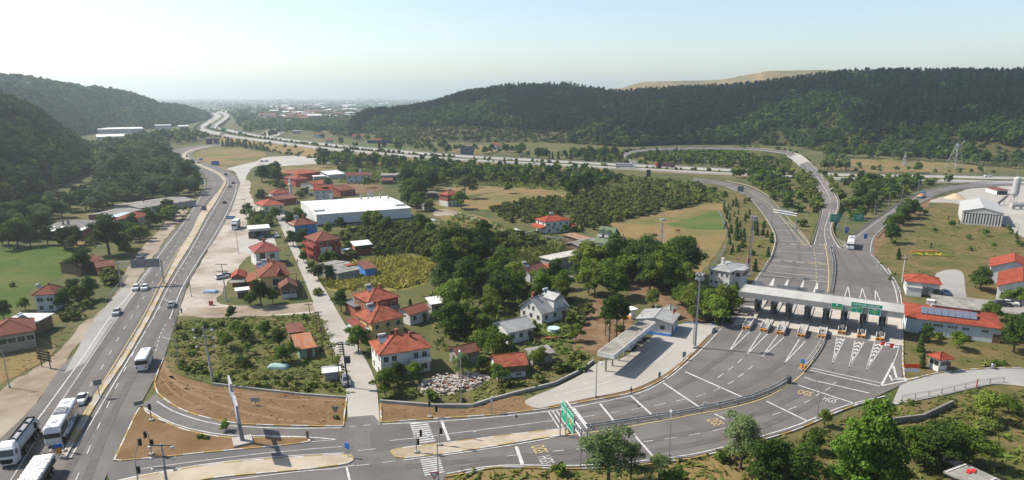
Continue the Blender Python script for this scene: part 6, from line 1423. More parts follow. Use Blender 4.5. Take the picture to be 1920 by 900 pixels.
# bill board frame on the left verge
b = G(86,690,.1); root = empty('billboard_frame', b, heading((70,687),(96,693)), 'dark timber billboard back on the left verge', 'billboard')
for x in (-1.4,1.4): q = MB(); q.tube((x,.1,0),(x,.1,4.2),.12); q.build('post', w_wood, root)
for z in (1.9,2.5,3.1,3.7): q = MB(); q.box((0,0,z),(4.4,.08,.45)); q.build('board', mat('dark_board', (.05,.045,.04), (.08,.07,.06), 1), root)
gsign(322,411,402,4,2,w_white,'white board on two posts by the roadside trees',.3,posts=2)
# tall monopole sign with two boards
b = G(455,828,.33); root = empty('monopole_sign', b, .475, 'tall monopole sign with edge-on grey boards on the triangular island', 'sign')
q = MB(); q.box((0,0,.15),(3.0,3.0,.3)); q.build('footing', m_conc, root)
q = MB(); q.tube((0,0,.3),(-.6,.3,7.5),.36,.28,n=12); q.build('column', mat('grey_steel', (.2,.2,.21), (.26,.26,.26), .5), root)
q = MB(); q.box((-.6,.6,7.6),(.4,12.5,.5)); q.build('beam', m_metal, root)
for y in (-4.0,5.2):
    q = MB(); q.box((-.62,y,7.7),(.3,4.2,3.0)); pn = q.build('board', mat('board_grey', (.42,.42,.44), (.36,.36,.38), .6), root)
    for x in (-.79,-.45): q = MB(); q.box((x,y,7.7),(.04,3.9,2.7)); q.build('poster', mat('poster_violet', (.30,.29,.36), (.42,.42,.46), .5), pn)
# traffic lights
m_lens = [mat('lens_red', (.45,.03,.02), None), mat('lens_amber', (.4,.22,.02), None), mat('lens_green', (.02,.2,.1), None)]
def head_(q_root, c, face):
    q = MB(); q.box(c, (.34,.38,1.05), face); hd = q.build('signal_head', m_under, q_root)
    for k in range(3):
        dx, dy = math.cos(face)*.18, math.sin(face)*.18
        q = MB(); q.tube((c[0]+dx*.9,c[1]+dy*.9,c[2]+.32-k*.32),(c[0]+dx*1.1,c[1]+dy*1.1,c[2]+.32-k*.32),.12,n=8); q.build('signal_lens', m_lens[k], hd)
def tlight(bx, by, ty, armto, label, z=.33, mid=True, face=0, armz=None):
    b = G(bx, by, z); h = AT(bx, ty, b.y).z-z
    root = empty('traffic_light', b, 0, label, 'traffic light'); q = MB(); q.tube((0,0,0),(0,0,h),.11,.08,n=7); q.build('post', m_metal, root)
    q = MB(); q.box((0,0,.12),(.7,.7,.24)); q.build('footing', m_conc, root)
    if armto:
        e = AT(armto[0], armto[1], b.y+armto[2])-b; q = MB(); q.path([(0,0,h-.1),(e.x*.3,e.y*.3,h+(e.z-h)*.4),(e.x,e.y,e.z+.7)],.06,5); q.build('arm', m_metal, root); head_(root, (e.x,e.y,e.z), face)
    else: head_(root, (0,0,h+.3), face)
    if mid: head_(root, (.32,0,min(h*.55,2.6)), face)
tlight(259,904,862,(262,829,0),'traffic light with arm in the lower median cut by the picture bottom', face=2.6)
tlight(284,852,812,(272,815,0),'traffic light with two heads in the middle of the triangle island', face=2.6)
tlight(284,788,766,None,'short traffic light on the slip lane kerb', face=1.2, mid=False)
tlight(120,846,806,(66,797,0),'traffic light with very long arm at the highway median tip', face=1.0)
tlight(806,782,760,None,'short traffic light on the brown verge above the zebra crossing', face=0, mid=False, z=.15)
tlight(824,834,787,(818,766,0),'traffic light on the long island with a tilted arm', face=0)
tlight(781,848,812,(789,812,0),'traffic light on the long island rounded end', face=0)
root = gsign(112,856,832,1.1,1.1,m_sblue,'blue round sign over a yellow beacon at the median tip',.4,z=.33)
q = MB(); q.box((0,-.05,1.1),(.75,.3,1.0)); q.build('beacon_box', m_obar, root)
def tri_sign(bx, by, ty, label, face=0, z=.15, col=None):
    b = G(bx, by, z); h = AT(bx, ty, b.y).z-z; root = empty('yield_sign', b, face, label, 'sign'); q = MB(); q.tube((0,.06,0),(0,.06,h),.05,n=5); q.build('post', m_metal, root)
    q = MB(); a = .75; q.add([(-a,0,h),(a,0,h),(0,0,h-1.25),(-a,.05,h),(a,.05,h),(0,.05,h-1.25)], [(0,2,1),(3,4,5),(0,1,4,3),(1,2,5,4),(2,0,3,5)]); pn = q.build('triangle', col or p_red, root)
    q = MB(); a = .5; q.add([(-a,-.01,h-.13),(a,-.01,h-.13),(0,-.01,h-.98)], [(0,2,1)]); q.build('triangle_face', w_white if col is None else col, pn)
tri_sign(815,904,885,'red edged yield sign at the bottom near the zebra crossing')
tri_sign(630,787,762,'grey yield sign back at the brown verge end', col=m_sback)
gsign(652,856,831,.9,.9,m_sblue,'small blue round sign on the lower median nose',-.5,z=.33); gsign(577,822,808,.4,1.6,w_wood,'thin brown post sign at the island tip',0,z=.33)
gsign(187,744,712,1.4,1.1,m_sback,'grey sign back on the highway median beside the coach',.6,z=.35); gsign(261,763,752,1.6,.8,m_sback,'small sign back at the top of the triangle island',.6)
gsign(922,775,744,.8,1.2,w_white,'white sign post on the brown verge',1.2); gsign(890,824,809,.5,.9,w_white,'thin white post sign on the long island',0,z=.33); gsign(1236,712,698,.6,1.1,m_sback,'small dark sign on the apron edge kerb',.5); gsign(1282,676,660,.9,1.1,m_sback,'pale sign back by the apron edge near the mast',.5)
gsign(1831,727,711,.8,1.6,p_red,'narrow red edged sign at the lower edge of the side road',.8)
gsign(1323,758,754,.9,.9,w_white,'small round white sign on the double guardrail',0,z=.5)
b = G(1708,704,.1); root = empty('notice_board', b, -.1, 'orange and white notice board at the side road corner', 'sign')
for x in (-1.2,1.2): q = MB(); q.tube((x,.1,0),(x,.1,2.6),.07); q.build('post', m_metal, root)
q = MB(); q.box((0,0,2.1),(3,.1,.95)); q.build('upper_panel', mat('notice_orange', (.62,.10,.03), None), root); q = MB(); q.box((0,0,1.2),(3,.1,.75)); q.build('lower_panel', w_white, root)
gsign(479,760,745,1.6,.9,m_metal,'small square meter cabinet on the brown verge',0,posts=1)
# flag pole
b = G(1259,625,.2); root = empty('flag_pole', b, 0, 'white flag pole with a red flag before the station office', 'flag'); q = MB(); q.tube((0,0,0),(0,0,6.5),.09); q.build('pole', w_white, root)
q = MB(); q.add([(0,0,6.4),(.5,-.3,5.9),(.45,-.35,4.9),(0,0,5.2),(0,.04,6.4),(.5,-.26,5.9),(.45,-.31,4.9),(0,.04,5.2)], [(0,3,2,1),(4,5,6,7),(0,1,5,4),(1,2,6,5),(2,3,7,6)]); q.build('flag', p_red, root)
for x, y, t, lb in ((1202,622,583,'thin white pole at the inner end of the long canopy'),(1228,608,571,'thin white pole beside the station office roof')):
    b = G(x, y, .1); q = MB(); q.tube((0,0,0),(0,0,AT(x,t,b.y).z),.08); tag(q.build('bare_pole', w_white, None, loc=b), lb, 'pole')
b = G(1398,523,.1); root = empty('flag_pole', b, 0, 'flag pole with red flag beside the control house', 'flag'); q = MB(); q.tube((0,0,0),(0,0,7),.09); q.build('pole', w_white, root); q = MB(); q.add([(0,0,6.9),(.7,-.2,6.3),(.6,-.2,5),(0,0,5.4)], [(0,3,2,1)]); q.build('flag', p_red, root)
# silo and plant
b = G(1899,385,.1); root = empty('cement_silo', b, 0, 'tall pale ribbed cement silo on steel legs at the right edge', 'silo'); root.scale = (.72,.72,.82)
q = MB(); q.lathe((0,0,0),[(.5,5),(2.2,7.5),(2.25,7.5)]+[(2.25+(.12 if k%2 else 0),7.7+k*.7) for k in range(14)]+[(2.2,17.4),(.8,18.2),(0,18.3)],18); q.build('tank', mat('silo_metal', (.48,.48,.46), (.40,.40,.38), .4, .5), root)
for a in range(4): q = MB(); q.tube((1.9*math.cos(a*1.57+.78),1.9*math.sin(a*1.57+.78),0),(1.9*math.cos(a*1.57+.78),1.9*math.sin(a*1.57+.78),8),.16); q.build('leg', m_metal, root)
b = G(1908,392,.1); root = empty('storage_tank', b, .1, 'long white horizontal tank beside the cement silo', 'tank'); root.scale = (.8,.8,.8); q = MB(); q.tube((-5,0,2.6),(9,0,2.6),1.25,n=14); q.build('tank', MATS['silo_metal'], root)
for x in (-3,2,7): q = MB(); q.box((x,0,.8),(.5,2,1.6)); q.build('saddle', m_metal, root)
q = MB(); q.box((2,0,3.95),(13,.5,.12)); q.build('catwalk', m_dark, root)
b = G(1878,384,.1); root = empty('conveyor', b, .5, 'dark sloping conveyor beside the cement silo', 'conveyor'); q = MB(); q.add([(-4,-.6,.6),(4,-.6,4.2),(4,.6,4.2),(-4,.6,.6),(-4,-.6,1),(4,-.6,4.6),(4,.6,4.6),(-4,.6,1)], [(3,2,1,0),(4,5,6,7),(0,1,5,4),(1,2,6,5),(2,3,7,6),(3,0,4,7)]); q.build('belt', m_dark, root)
for x in (-2,2): q = MB(); q.tube((x,0,0),(x,0,2.6+x*.45),.15); q.build('leg', m_metal, root)
q = MB(); q.lathe((0,0,0),[(5.5,0),(3.5,1.2),(1.5,2.5),(0,2.9)],20); tag(q.build('sand_heap', mat('sand', (.48,.36,.24), (.55,.43,.30), .5), None, loc=G(1791,372,.1)), 'tan sand heap on the concrete yard behind the warehouse', 'heap')
# flower letters on the lawn
b = G(1746,477,.1); q = MB(); q.prism([(-8,-2),(6.5,-3.2),(8,-1),(5,2.6),(-5,2.8)], -.05, .12); bed = q.build('flower_bed', m_grass, None, loc=b); tag(bed, 'green flower bed with yellow letters on the depot lawn', 'flower bed')
text('TCK', 5.5, mat('yellow_flowers', (.5,.36,.03), (.38,.34,.05), 2), bed, (-.3,-.5,.16), (0,0,-.08), ext=.12)
q = MB(); q.box((-.4,3.1,.3),(10,.7,.5)); q.build('flower_strip', mat('orange_flowers', (.6,.17,.02), (.45,.2,.05), 2), bed)
# road texts
def rtext(body, px, py, to, size, stretch, m):
    A = G(px, py, MZ+.004); a = heading((px, py), to)
    o = text(body, size, m, None, A, (0,0,a-math.pi/2), name='road_lettering', ext=0); o.scale = (1, stretch, 1); struct(o)
for x, y, to, m in ((1010,842,(1060,835),m_yel),(1022,862,(1070,855),m_white),(1340,791,(1370,784),m_yel),(1509,737,(1518,724),m_yel),(1556,750,(1567,737),m_white),(1466,457,(1465,470),m_white),(1488,458,(1487,470),m_white),(1508,458,(1508,470),m_yel),(1456,489,(1454,500),m_white),(1478,490,(1477,502),m_white),(1501,492,(1500,504),m_white),(1523,494,(1522,506),m_yel),(1543,495,(1542,507),m_yel)):
    rtext('OGS' if m is m_yel else 'HGS', x, y, to, 1.25, 2.6 if y > 700 else 2.2, m)
# field fence with posts on the right of the dry field
def fence(pts, label, h=1.6, gap=3, m=None, z=.05):
    P = [G(a, b, z) for a, b in smooth(pts)]; L_ = sum((P[i+1]-P[i]).length for i in range(len(P)-1)); P = resample(P, int(L_/gap)+1); root = empty('wire_fence', P[0], 0, label, 'fence'); q = MB()
    for i in range(len(P)-1):
        a, b = P[i]-P[0], P[i+1]-P[0]
        for zz in (.3,.8,1.2,h-.1): q.tube(a+Vector((0,0,zz)), b+Vector((0,0,zz)), .03, n=4, cap=False)
    q.build('wire', m_metal, root)
    for p in P[:95]:
        d_ = p-P[0]; q = MB(); q.box((d_.x,d_.y,h/2),(.14,.14,h)); q.build('post', m or m_conc2, root)
fence([(1348,398),(1360,430),(1364,455),(1352,482),(1335,500)], 'wire fence with concrete posts beside the dry field', m=w_grey)
fence([(1632,482),(1650,508),(1675,530),(1688,552)], 'wire fence above the right plaza kerb')
fence([(1690,752),(1773,737),(1834,723),(1881,717)], 'thin wire fence along the lower edge of the side road', h=1.1)
def wall_(pts, label, h, w, m, name='garden_wall'):
    P = [G(a, b) for a, b in pts]; mb = MB()
    for i in range(len(P)-1):
        d_ = P[i+1]-P[i]; c = (P[i]+P[i+1])/2; mb.box((c.x,c.y,h/2),(d_.length+w*.5,w,h-.001*i),math.atan2(d_.y,d_.x))
    tag(mb.build(name, m), label, 'wall')
wall_([(400,722),(480,732),(560,741),(650,748)],'low concrete wall between scrub lot and brown verge',.5,.3,m_conc2)
wall_([(714,756),(815,764),(885,764),(922,752),(967,740),(1040,722),(1090,697),(1112,680)],'low concrete retaining wall under the green bank by the apron',.7,.4,m_conc2)
wall_([(1675,795),(1730,788),(1785,762)],'grey concrete retaining wall in the bank right of the tall tree',1.2,.4,mat('stained_wall', (.17,.16,.14), (.24,.22,.19), .5))
wall_([(1740,855),(1775,868),(1800,878)],'broken white wall by the garden hut',1.6,.3,w_white)
wall_([(965,432),(985,440),(1000,437)],'short white garden wall left of the white villa',1.0,.3,w_white)
wall_([(1020,446),(1060,450)],'stone garden wall below the white villa',.9,.3,w_grey)
wall_([(562,286),(575,290)],'pale concrete wing wall of the motorway underpass',5,1,m_conc)
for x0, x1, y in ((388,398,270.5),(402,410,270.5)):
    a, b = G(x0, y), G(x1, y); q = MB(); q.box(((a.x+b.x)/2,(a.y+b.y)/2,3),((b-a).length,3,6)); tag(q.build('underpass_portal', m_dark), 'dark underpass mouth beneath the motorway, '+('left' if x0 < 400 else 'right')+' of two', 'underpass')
a, b = G(386,269.5), G(412,269.5); q = MB(); q.box(((a.x+b.x)/2,(a.y+b.y)/2+1,6.6),((b-a).length,4,1.2)); tag(q.build('underpass_beam', m_conc), 'pale concrete beam over the two underpass mouths', 'underpass')
# bridge parapets and pier
for nm, A in (('left',RL),('right',RR)):
    mb = MB(); B_ = RR if nm == 'left' else RL
    for i in range(i0-2, i1+2):
        a, b = A[i], A[i+1]; o_ = (A[i]-B_[i]).normalized()*.5; d_ = b-a; c = (a+b)/2+o_; mb.box((c.x,c.y,c.z-.3),(d_.length+.1,.4,1.6),math.atan2(d_.y,d_.x))
    tag(mb.build('bridge_parapet', m_conc), 'pale concrete bridge parapet on the %s side over the motorway' % nm, 'bridge')
# rubble heap
# people
skin = mat('skin', (.35,.2,.13), None, rough=.6)
def person(px, py, to, label, top, legs, z=.1, stride=.25):
    root = G(px, py, z); me = bpy.data.meshes.new('person'); bm = bmesh.new()
    V = [((0,0,.95),.15),((0,0,1.2),.14),((0,0,1.42),.16),((0,0,1.52),.06),((0,0,1.6),.07),((.01,0,1.7),.10),((0,.1,.9),.095),((stride*.5,.1,.5),.065),((stride,.1,.08),.045),((stride+.16,.1,.04),.035),((0,-.1,.9),.095),((-stride*.4,-.1,.5),.065),((-stride,-.1,.1),.045),((-stride+.15,-.1,.04),.035),
         ((0,.2,1.42),.06),((-.08,.25,1.15),.045),((.02,.26,.92),.035),((.08,.26,.84),.025),((0,-.2,1.42),.06),((.08,-.25,1.15),.045),((.2,-.26,.95),.035),((.27,-.26,.9),.025)]
    E = [(0,1),(1,2),(2,3),(3,4),(4,5),(0,6),(6,7),(7,8),(8,9),(0,10),(10,11),(11,12),(12,13),(2,14),(14,15),(15,16),(16,17),(2,18),(18,19),(19,20),(20,21)]
    me.from_pydata([v for v, r in V], E, []); o = bpy.data.objects.new('person', me); COL.objects.link(o)
    bm.free(); sk = o.modifiers.new('skin', 'SKIN'); 
    if not me.skin_vertices: me.attributes.new('x', 'FLOAT', 'POINT')
    lay = me.skin_vertices[0].data if me.skin_vertices else None
    if lay is None:
        bpy.context.view_layer.objects.active = o; bpy.ops.mesh.customdata_skin_add(); lay = me.skin_vertices[0].data
    for i, (v, r) in enumerate(V): lay[i].radius = (r, r)
    lay[0].use_root = True
    sb = o.modifiers.new('sub', 'SUBSURF'); sb.levels = 1; sb.render_levels = 2
    dg = bpy.context.evaluated_depsgraph_get(); m2 = bpy.data.meshes.new_from_object(o.evaluated_get(dg)); o.modifiers.clear(); o.data = m2
    m2.materials.clear(); [m2.materials.append(m) for m in (skin, top, legs)]
    for p in m2.polygons:
        z_ = p.center.z; y_ = abs(p.center.y); p.material_index = 0 if z_ > 1.5 or (y_ > .22 and z_ < 1.1) else (1 if z_ > .95 else 2); p.use_smooth = True
    o.location = root; o.rotation_euler.z = heading((px, py), to); tag(o, label, 'person')
    q = MB(); q.lathe((.0,0,1.66),[(.115,0),(.12,.07),(.07,.15),(0,.17)],10); q.build('hair', mat('dark_hair', (.02,.015,.012), None), o)
person(1183,741,(1195,738),'person in dark clothes walking on the kerb below the parking apron',mat('navy_cloth', (.03,.035,.06), None),mat('dark_trousers', (.03,.03,.035), None))
person(558,495,(556,490),'small distant person walking on the village street',mat('red_cloth', (.3,.05,.04), None),mat('dark_trousers', (.03,.03,.035), None))
person(1559,470,(1559,478),'person standing by the plaza divider tip in dark clothes',mat('navy_cloth', (.03,.035,.06), None),mat('dark_trousers', (.03,.03,.035), None),stride=.08)
person(341,589,(346,580),'person standing at the highway edge where the dirt track begins',mat('navy_cloth', (.03,.035,.06), None),mat('dark_trousers', (.03,.03,.035), None),stride=.06)
# grazing cows
def cow(px, py, rz, label, m, lying=False):
    q = MB(); dz = -.55 if lying else 0
    secs = []
    for x, w, z0, z1 in ((-.85,.18,1.0,1.3),(-.7,.3,.75,1.4),(-.2,.36,.62,1.38),(.35,.34,.66,1.4),(.7,.26,.78,1.42),(1.0,.15,.95,1.4),(1.25,.12,1.0,1.35)):
        secs.append([(x,w*math.cos(a),dz+(z0+z1)/2+(z1-z0)/2*math.sin(a)) for a in (i*math.pi/4 for i in range(8))])
    loft(q, secs); loft(q, [[(1.2+k*.2,(.13-.03*k)*math.cos(a),dz+1.15-.16*k+(.15-.03*k)*math.sin(a)) for a in (i*math.pi/4 for i in range(8))] for k in range(3)])
    if not lying:
        for x, y in ((.6,.2),(.6,-.2),(-.65,.2),(-.65,-.2)): q.tube((x,y,.9),(x-.05,y,.45),.11,.07); q.tube((x-.05,y,.45),(x,y,0),.065,.06)
    q.tube((-.85,0,dz+1.25),(-1.0,0,dz+.6),.04,.03)
    for y in (-.12,.12): q.tube((1.2,y,dz+1.28),(1.22,y*2.2,dz+1.36),.04,.01)
    tag(q.build('cow', m, None, smooth=True, loc=G(px, py, .1), rz=rz), label, 'cow')
cow(1271,436,2.9,'brown cow standing on the dry field below the bright grass',mat('cow_brown', (.22,.08,.03), None)); cow(1258,457,.3,'dark cow lying on the dry field near the lattice tower',mat('cow_dark', (.05,.045,.04), None),True)
# small yard things
q = MB(); q.tube((0,0,0),(0,0,.75),1.5,n=18); tag(q.build('paddling_pool', mat('pool_blue', (.5,.66,.72), None), None, loc=G(1038,620,.1)), 'round pale blue pool on the lawn', 'pool')
q = MB(); q.box((0,0,.2),(6.5,1.1,.4)); tag(q.build('brick_pile', w_brick, None, loc=G(1027,635,.1), rz=.15), 'low stack of red bricks on the lawn', 'brick pile')
q = MB(); q.lathe((0,0,0),[(.5,0),(.65,.5),(.6,1.0),(.2,1.2)],12); tag(q.build('water_barrel', mat('barrel_yellow', (.6,.38,.05), None), None, loc=G(1056,560,.1)), 'yellow barrel behind the grey roofed chalet house', 'barrel')
for x, y, c, lb in ((522,689,(.30,.45,.42),'pale green sheet covering a pile in the scrub lot'),(395,548,(.3,.4,.5),'pale blue covered crate by the power pole'),(1186,483,(.06,.2,.5),'bright blue tarpaulin beside the chalet verandah'),(809,414,(.6,.6,.58),'white tarpaulin on the dry ground by the hazel orchard'),(925,441,(.55,.55,.53),'pale tarpaulin on the dirt path end')):
    q = MB(); loft(q, [rect(-2.2,2.2,1.1,0,.3), rect(-2,2,.95,.5,.3), rect(-1.5,1.6,.6,.75,.3)]); tag(q.build('tarpaulin_pile', mat('tarp_%d' % x, c, None), None, loc=G(x, y, .1), rz=-.1), lb, 'tarpaulin')
q = MB(); q.box((0,0,.55),(.9,.7,1.1)); q.box((0,0,1.13),(1,.8,.12)); tag(q.build('waste_bin', p_red, None, loc=G(396,572,.12)), 'dark red waste bin at the dirt track', 'bin')
q = MB(); q.tube((-.6,0,.3),(-.6,.1,.3),.3,n=10); q.tube((.6,0,.3),(.6,.1,.3),.3,n=10); q.path([(-.6,.05,.3),(-.2,.05,.75),(.4,.05,.8),(.6,.05,.3)],.08); q.box((-.1,.05,.7),(.7,.25,.25)); tag(q.build('motorbike', m_under, None, loc=G(156,595,.1), rz=.8), 'dark motorbike parked on the left dirt shoulder', 'motorbike')
# ================================================================ vegetation
leafmat('leaf_broad', (0.052,0.100,0.014), (0.097,0.156,0.021), (0.124,0.160,0.025))
leafmat('leaf_dark', (0.025,0.054,0.011), (0.051,0.090,0.015), (0.058,0.095,0.019))
leafmat('leaf_tall', (0.051,0.113,0.015), (0.121,0.204,0.030), (0.101,0.170,0.023))
leafmat('leaf_willow', (0.090,0.130,0.049), (0.148,0.190,0.080), (0.090,0.142,0.044))
leafmat('leaf_pine', (.010,.020,.010), (.022,.036,.014), (.028,.04,.018), trans=.1)
leafmat('leaf_hazel', (0.056,0.086,0.018), (0.093,0.122,0.025), (0.106,0.111,0.032))
leafmat('leaf_bright', (0.087,0.146,0.018), (0.137,0.195,0.032), (0.149,0.188,0.034))
leafmat('leaf_bush', (0.072,0.118,0.021), (0.122,0.164,0.032), (0.149,0.153,0.046))
leafmat('leaf_corn', (.29,.25,.06), (.36,.31,.085), (.20,.21,.045), rand=.12)
leafmat('leaf_weed', (.11,.125,.03), (.17,.155,.05), (.08,.115,.022), rand=.3)
leafmat('leaf_dry', (.26,.17,.09), (.31,.22,.13), (.22,.14,.07), rand=.3)
m_bark = mat('bark', (.085,.065,.045), (.13,.10,.075), 3, .95)
NP = np.random.RandomState(11)
def cloud(lobes, n, size, up=.35, jit=.75, inner=.55, asp=.7):
    """leaf clumps spread through the volume of the lobes: (verts, quads)"""
    L_ = np.array(lobes, float); vol = (L_[:,3]*L_[:,4]*L_[:,5])**.8; k = NP.choice(len(L_), n, p=vol/vol.sum())
    d = NP.normal(size=(n,3)); d /= np.linalg.norm(d, axis=1)[:,None]
    low = d[:,2] < -.35; d[low,2] *= -.6
    r = inner+(1-inner)*NP.rand(n)**.6
    r *= 1+.12*NP.normal(size=n)
    c = L_[k,:3]+d*L_[k,3:6]*r[:,None]
    nn = d*.8+NP.normal(size=(n,3))*jit*.6; nn[:,2] += up; nn /= np.linalg.norm(nn, axis=1)[:,None]
    a = np.cross(nn, NP.normal(size=(n,3))); a /= np.linalg.norm(a, axis=1)[:,None]; b = np.cross(nn, a)
    s = size*(.55+.9*NP.rand(n))[:,None]
    v = np.stack([c-a*s*.5-b*s*asp*.5, c+a*s*.5-b*s*asp*.45, c+a*s*.45+b*s*asp*.5, c-a*s*.5+b*s*asp*.4], 1).reshape(-1,3)
    return v, np.arange(n*4).reshape(n,4)
def rnd_lobes(h, w, n, base=.3, r=.42, flat=1.0):
    out = [(0,0,h*(base+1)/2, w*.30, w*.30, h*(1-base)*.42)]
    for i in range(n):
        a = i*2.399+NP.rand()*.8; t = (i+.5)/n; z = h*(base+.1+(1-base-.22)*t); rad = w*.5*(1-.55*abs(t-.35))*(.3+.62*NP.rand())
        rr = w*r*(.3+.55*NP.rand())*(1-.35*t)
        out.append((rad*math.cos(a), rad*math.sin(a), z, rr, rr, rr*.8*flat))
    return out
def pine_cloud(h, w, n, size, layers=9, base=.2):
    vs = []; 
    for k in range(n):
        t = NP.rand()**1.25; z = h*(base+(1-base)*t); R_ = w*.5*(1-t)**.85*(.85+.3*math.sin(t*layers*6.28))+.12
        a = NP.rand()*6.283; r = R_*(.35+.65*NP.rand()**.5)
        c = np.array([r*math.cos(a), r*math.sin(a), z-r*.22]); out = np.array([math.cos(a), math.sin(a), -.35]); tan = np.array([-math.sin(a), math.cos(a), NP.normal()*.35])
        s = size*(.6+.8*NP.rand())
        vs += [c-out*s*.5-tan*s*.3, c+out*s*.6-tan*s*.22, c+out*s*.6+tan*s*.22, c-out*s*.5+tan*s*.3]
    return np.array(vs), np.arange(n*4).reshape(n,4)
def trunk_np(h, r, limbs=4, w=3, n=6):
    q = MB(); q.tube((0,0,-.2),(0,0,h*.45),r,r*.7,n=n); q.tube((0,0,h*.45),(.1,.05,h*.8),r*.7,r*.25,n=n)
    for i in range(limbs):
        a = i*2.4+.5; z = h*(.28+.09*i); q.tube((0,0,z),(math.cos(a)*w*.3,math.sin(a)*w*.3,z+h*.22),r*.45,r*.15,n=4)
    return q
def np_mesh(name, V, F, mats, mi=None, var=None):
    me = bpy.data.meshes.new(name); nv, nf = len(V), len(F); k = F.shape[1]
    me.vertices.add(nv); me.vertices.foreach_set('co', np.ascontiguousarray(V, dtype=np.float32).ravel())
    me.loops.add(nf*k); me.loops.foreach_set('vertex_index', F.astype(np.int32).ravel())
    me.polygons.add(nf); me.polygons.foreach_set('loop_start', np.arange(0, nf*k, k, dtype=np.int32))
    for m in mats: me.materials.append(m)
    if mi is not None: me.polygons.foreach_set('material_index', mi.astype(np.int32))
    me.update(calc_edges=True)
    if var is not None:
        at = me.attributes.new('var', 'FLOAT', 'POINT'); at.data.foreach_set('value', var.astype(np.float32))
    return me
# kinds: name -> (leaf material, list of makers (near n,size), height, crown spec)
KINDS = {
 'broadleaf_tree': dict(m='leaf_broad', h=9, w=8.0, t=.24, mk=lambda n, s: cloud(rnd_lobes(9,8.0,7,.22), n, s), near=(4200,.36), mid=(420,1.05), far=(110,2.0)),
 'dark_tree':      dict(m='leaf_dark', h=11, w=8.5, t=.3, mk=lambda n, s: cloud(rnd_lobes(11,8.5,9,.15), n, s), near=(4600,.38), mid=(480,1.1), far=(110,2.1)),
 'tall_tree':      dict(m='leaf_tall', h=13, w=8.5, t=.3, mk=lambda n, s: cloud(rnd_lobes(13,8.5,14,.1,.34), n, s), near=(6500,.36), mid=(600,1.0), far=(120,2.1)),
 'stone_pine':     dict(m='leaf_dark', h=13, w=5.2, t=.2, mk=lambda n, s: cloud(rnd_lobes(13,5.2,9,.38,.4,.7), n, s), near=(2600,.36), mid=(420,.9), far=(110,1.8)),
 'willow_tree':    dict(m='leaf_willow', h=10, w=8.0, t=.28, mk=lambda n, s: cloud(rnd_lobes(10,8.0,10,.2,.36), n, s, asp=.5), near=(5200,.30), mid=(520,.9), far=(120,1.9)),
 'bright_tree':    dict(m='leaf_bright', h=7, w=5.5, t=.16, mk=lambda n, s: cloud(rnd_lobes(7,5.5,6,.2), n, s), near=(3000,.30), mid=(360,.85), far=(90,1.5)),
 'pine_tree':      dict(m='leaf_pine', h=13, w=5.2, t=.22, mk=lambda n, s: pine_cloud(13,5.2,n,s,7,.14), near=(2600,.62), mid=(380,1.45), far=(110,2.3)),
 'conifer_tree':   dict(m='leaf_dark', h=8, w=3.6, t=.14, mk=lambda n, s: pine_cloud(8,3.6,n,s,6,.05), near=(900,.6), mid=(240,1.1), far=(80,1.7)),
 'hazel_bush':     dict(m='leaf_hazel', h=3.2, w=4.2, t=.08, mk=lambda n, s: cloud(rnd_lobes(3.2,4.2,5,.08,.45), n, s), near=(900,.34), mid=(150,.85), far=(60,1.3)),
 'shrub':          dict(m='leaf_bush', h=2.2, w=3.2, t=.06, mk=lambda n, s: cloud(rnd_lobes(2.2,3.2,5,.05,.45), n, s), near=(900,.25), mid=(130,.68), far=(50,1.1)),
}
NVAR = {'near': 3, 'mid': 4, 'far': 4}
TM = {}
for kn, K in KINDS.items():
    for lod in ('near','mid','far'):
        for v in range(NVAR[lod]):
            V, F = K['mk'](*K[lod]); q = trunk_np(K['h'], K['t'], 5 if lod == 'near' else 3, K['w'], 7 if lod == 'near' else 4)
            q.f = [f for f in q.f if len(f) == 4]; tv = np.array(q.v); tf = np.array(q.f)
            TM[kn, lod, v] = (V, F, tv, tf)
MESH = {}
def meshes(kn, lod, v):
    if (kn, lod, v) in MESH: return MESH[kn, lod, v]
    V, F, tv, tf = TM[kn, lod, v]; lm = MATS[KINDS[kn]['m']]
    if lod == 'near': r = (np_mesh('crown', V, F, [lm]), np_mesh('trunk', tv, tf, [m_bark]))
    else:
        r = np_mesh(kn, np.vstack([V, tv]), np.vstack([F, tf+len(V)]), [lm, m_bark], np.r_[np.zeros(len(F)), np.ones(len(tf))])
    MESH[kn, lod, v] = r; return r
POOL = {k: [] for k in KINDS}
def put(kn, p, h, label, group=None, wmul=1.0): POOL[kn].append((Vector(p), h/KINDS[kn]['h'], label, group, wmul))
def one(kn, bx, by, ty, label, wmul=1.0, group=None, z=0.0):
    b = G(bx, by, z); put(kn, b, max(.8, AT(bx, ty, b.y).z-z), label, group, wmul)
def inside(p, poly):
    c = False; n = len(poly); x, y = p
    for i in range(n):
        x1, y1 = poly[i]; x2, y2 = poly[(i+1)%n]
        if (y1 > y) != (y2 > y) and x < (x2-x1)*(y-y1)/(y2-y1)+x1: c = not c
    return c
EXB = [(min(p[0] for p in e), max(p[0] for p in e), min(p[1] for p in e), max(p[1] for p in e), e) for e in EXCL]
def free(x, y, m=0):
    for a, b, c, d, e in EXB:
        if a-m <= x <= b+m and c-m <= y <= d+m and ((m > 0 and len(e) == 4 and b-a < 120 and d-c < 120 and len(e[0]) == 2 and (b-a)*(d-c) < 2500) or inside((x, y), e)): return False
    return True
for nm, Lx, Rx in (('hw', highwayL, highwayR),):
    e = [tuple(G(a, b)[:2]) for a, b in Lx]+[tuple(G(a, b)[:2]) for a, b in Rx[::-1]]; EXB.append((min(p[0] for p in e), max(p[0] for p in e), min(p[1] for p in e), max(p[1] for p in e), e))
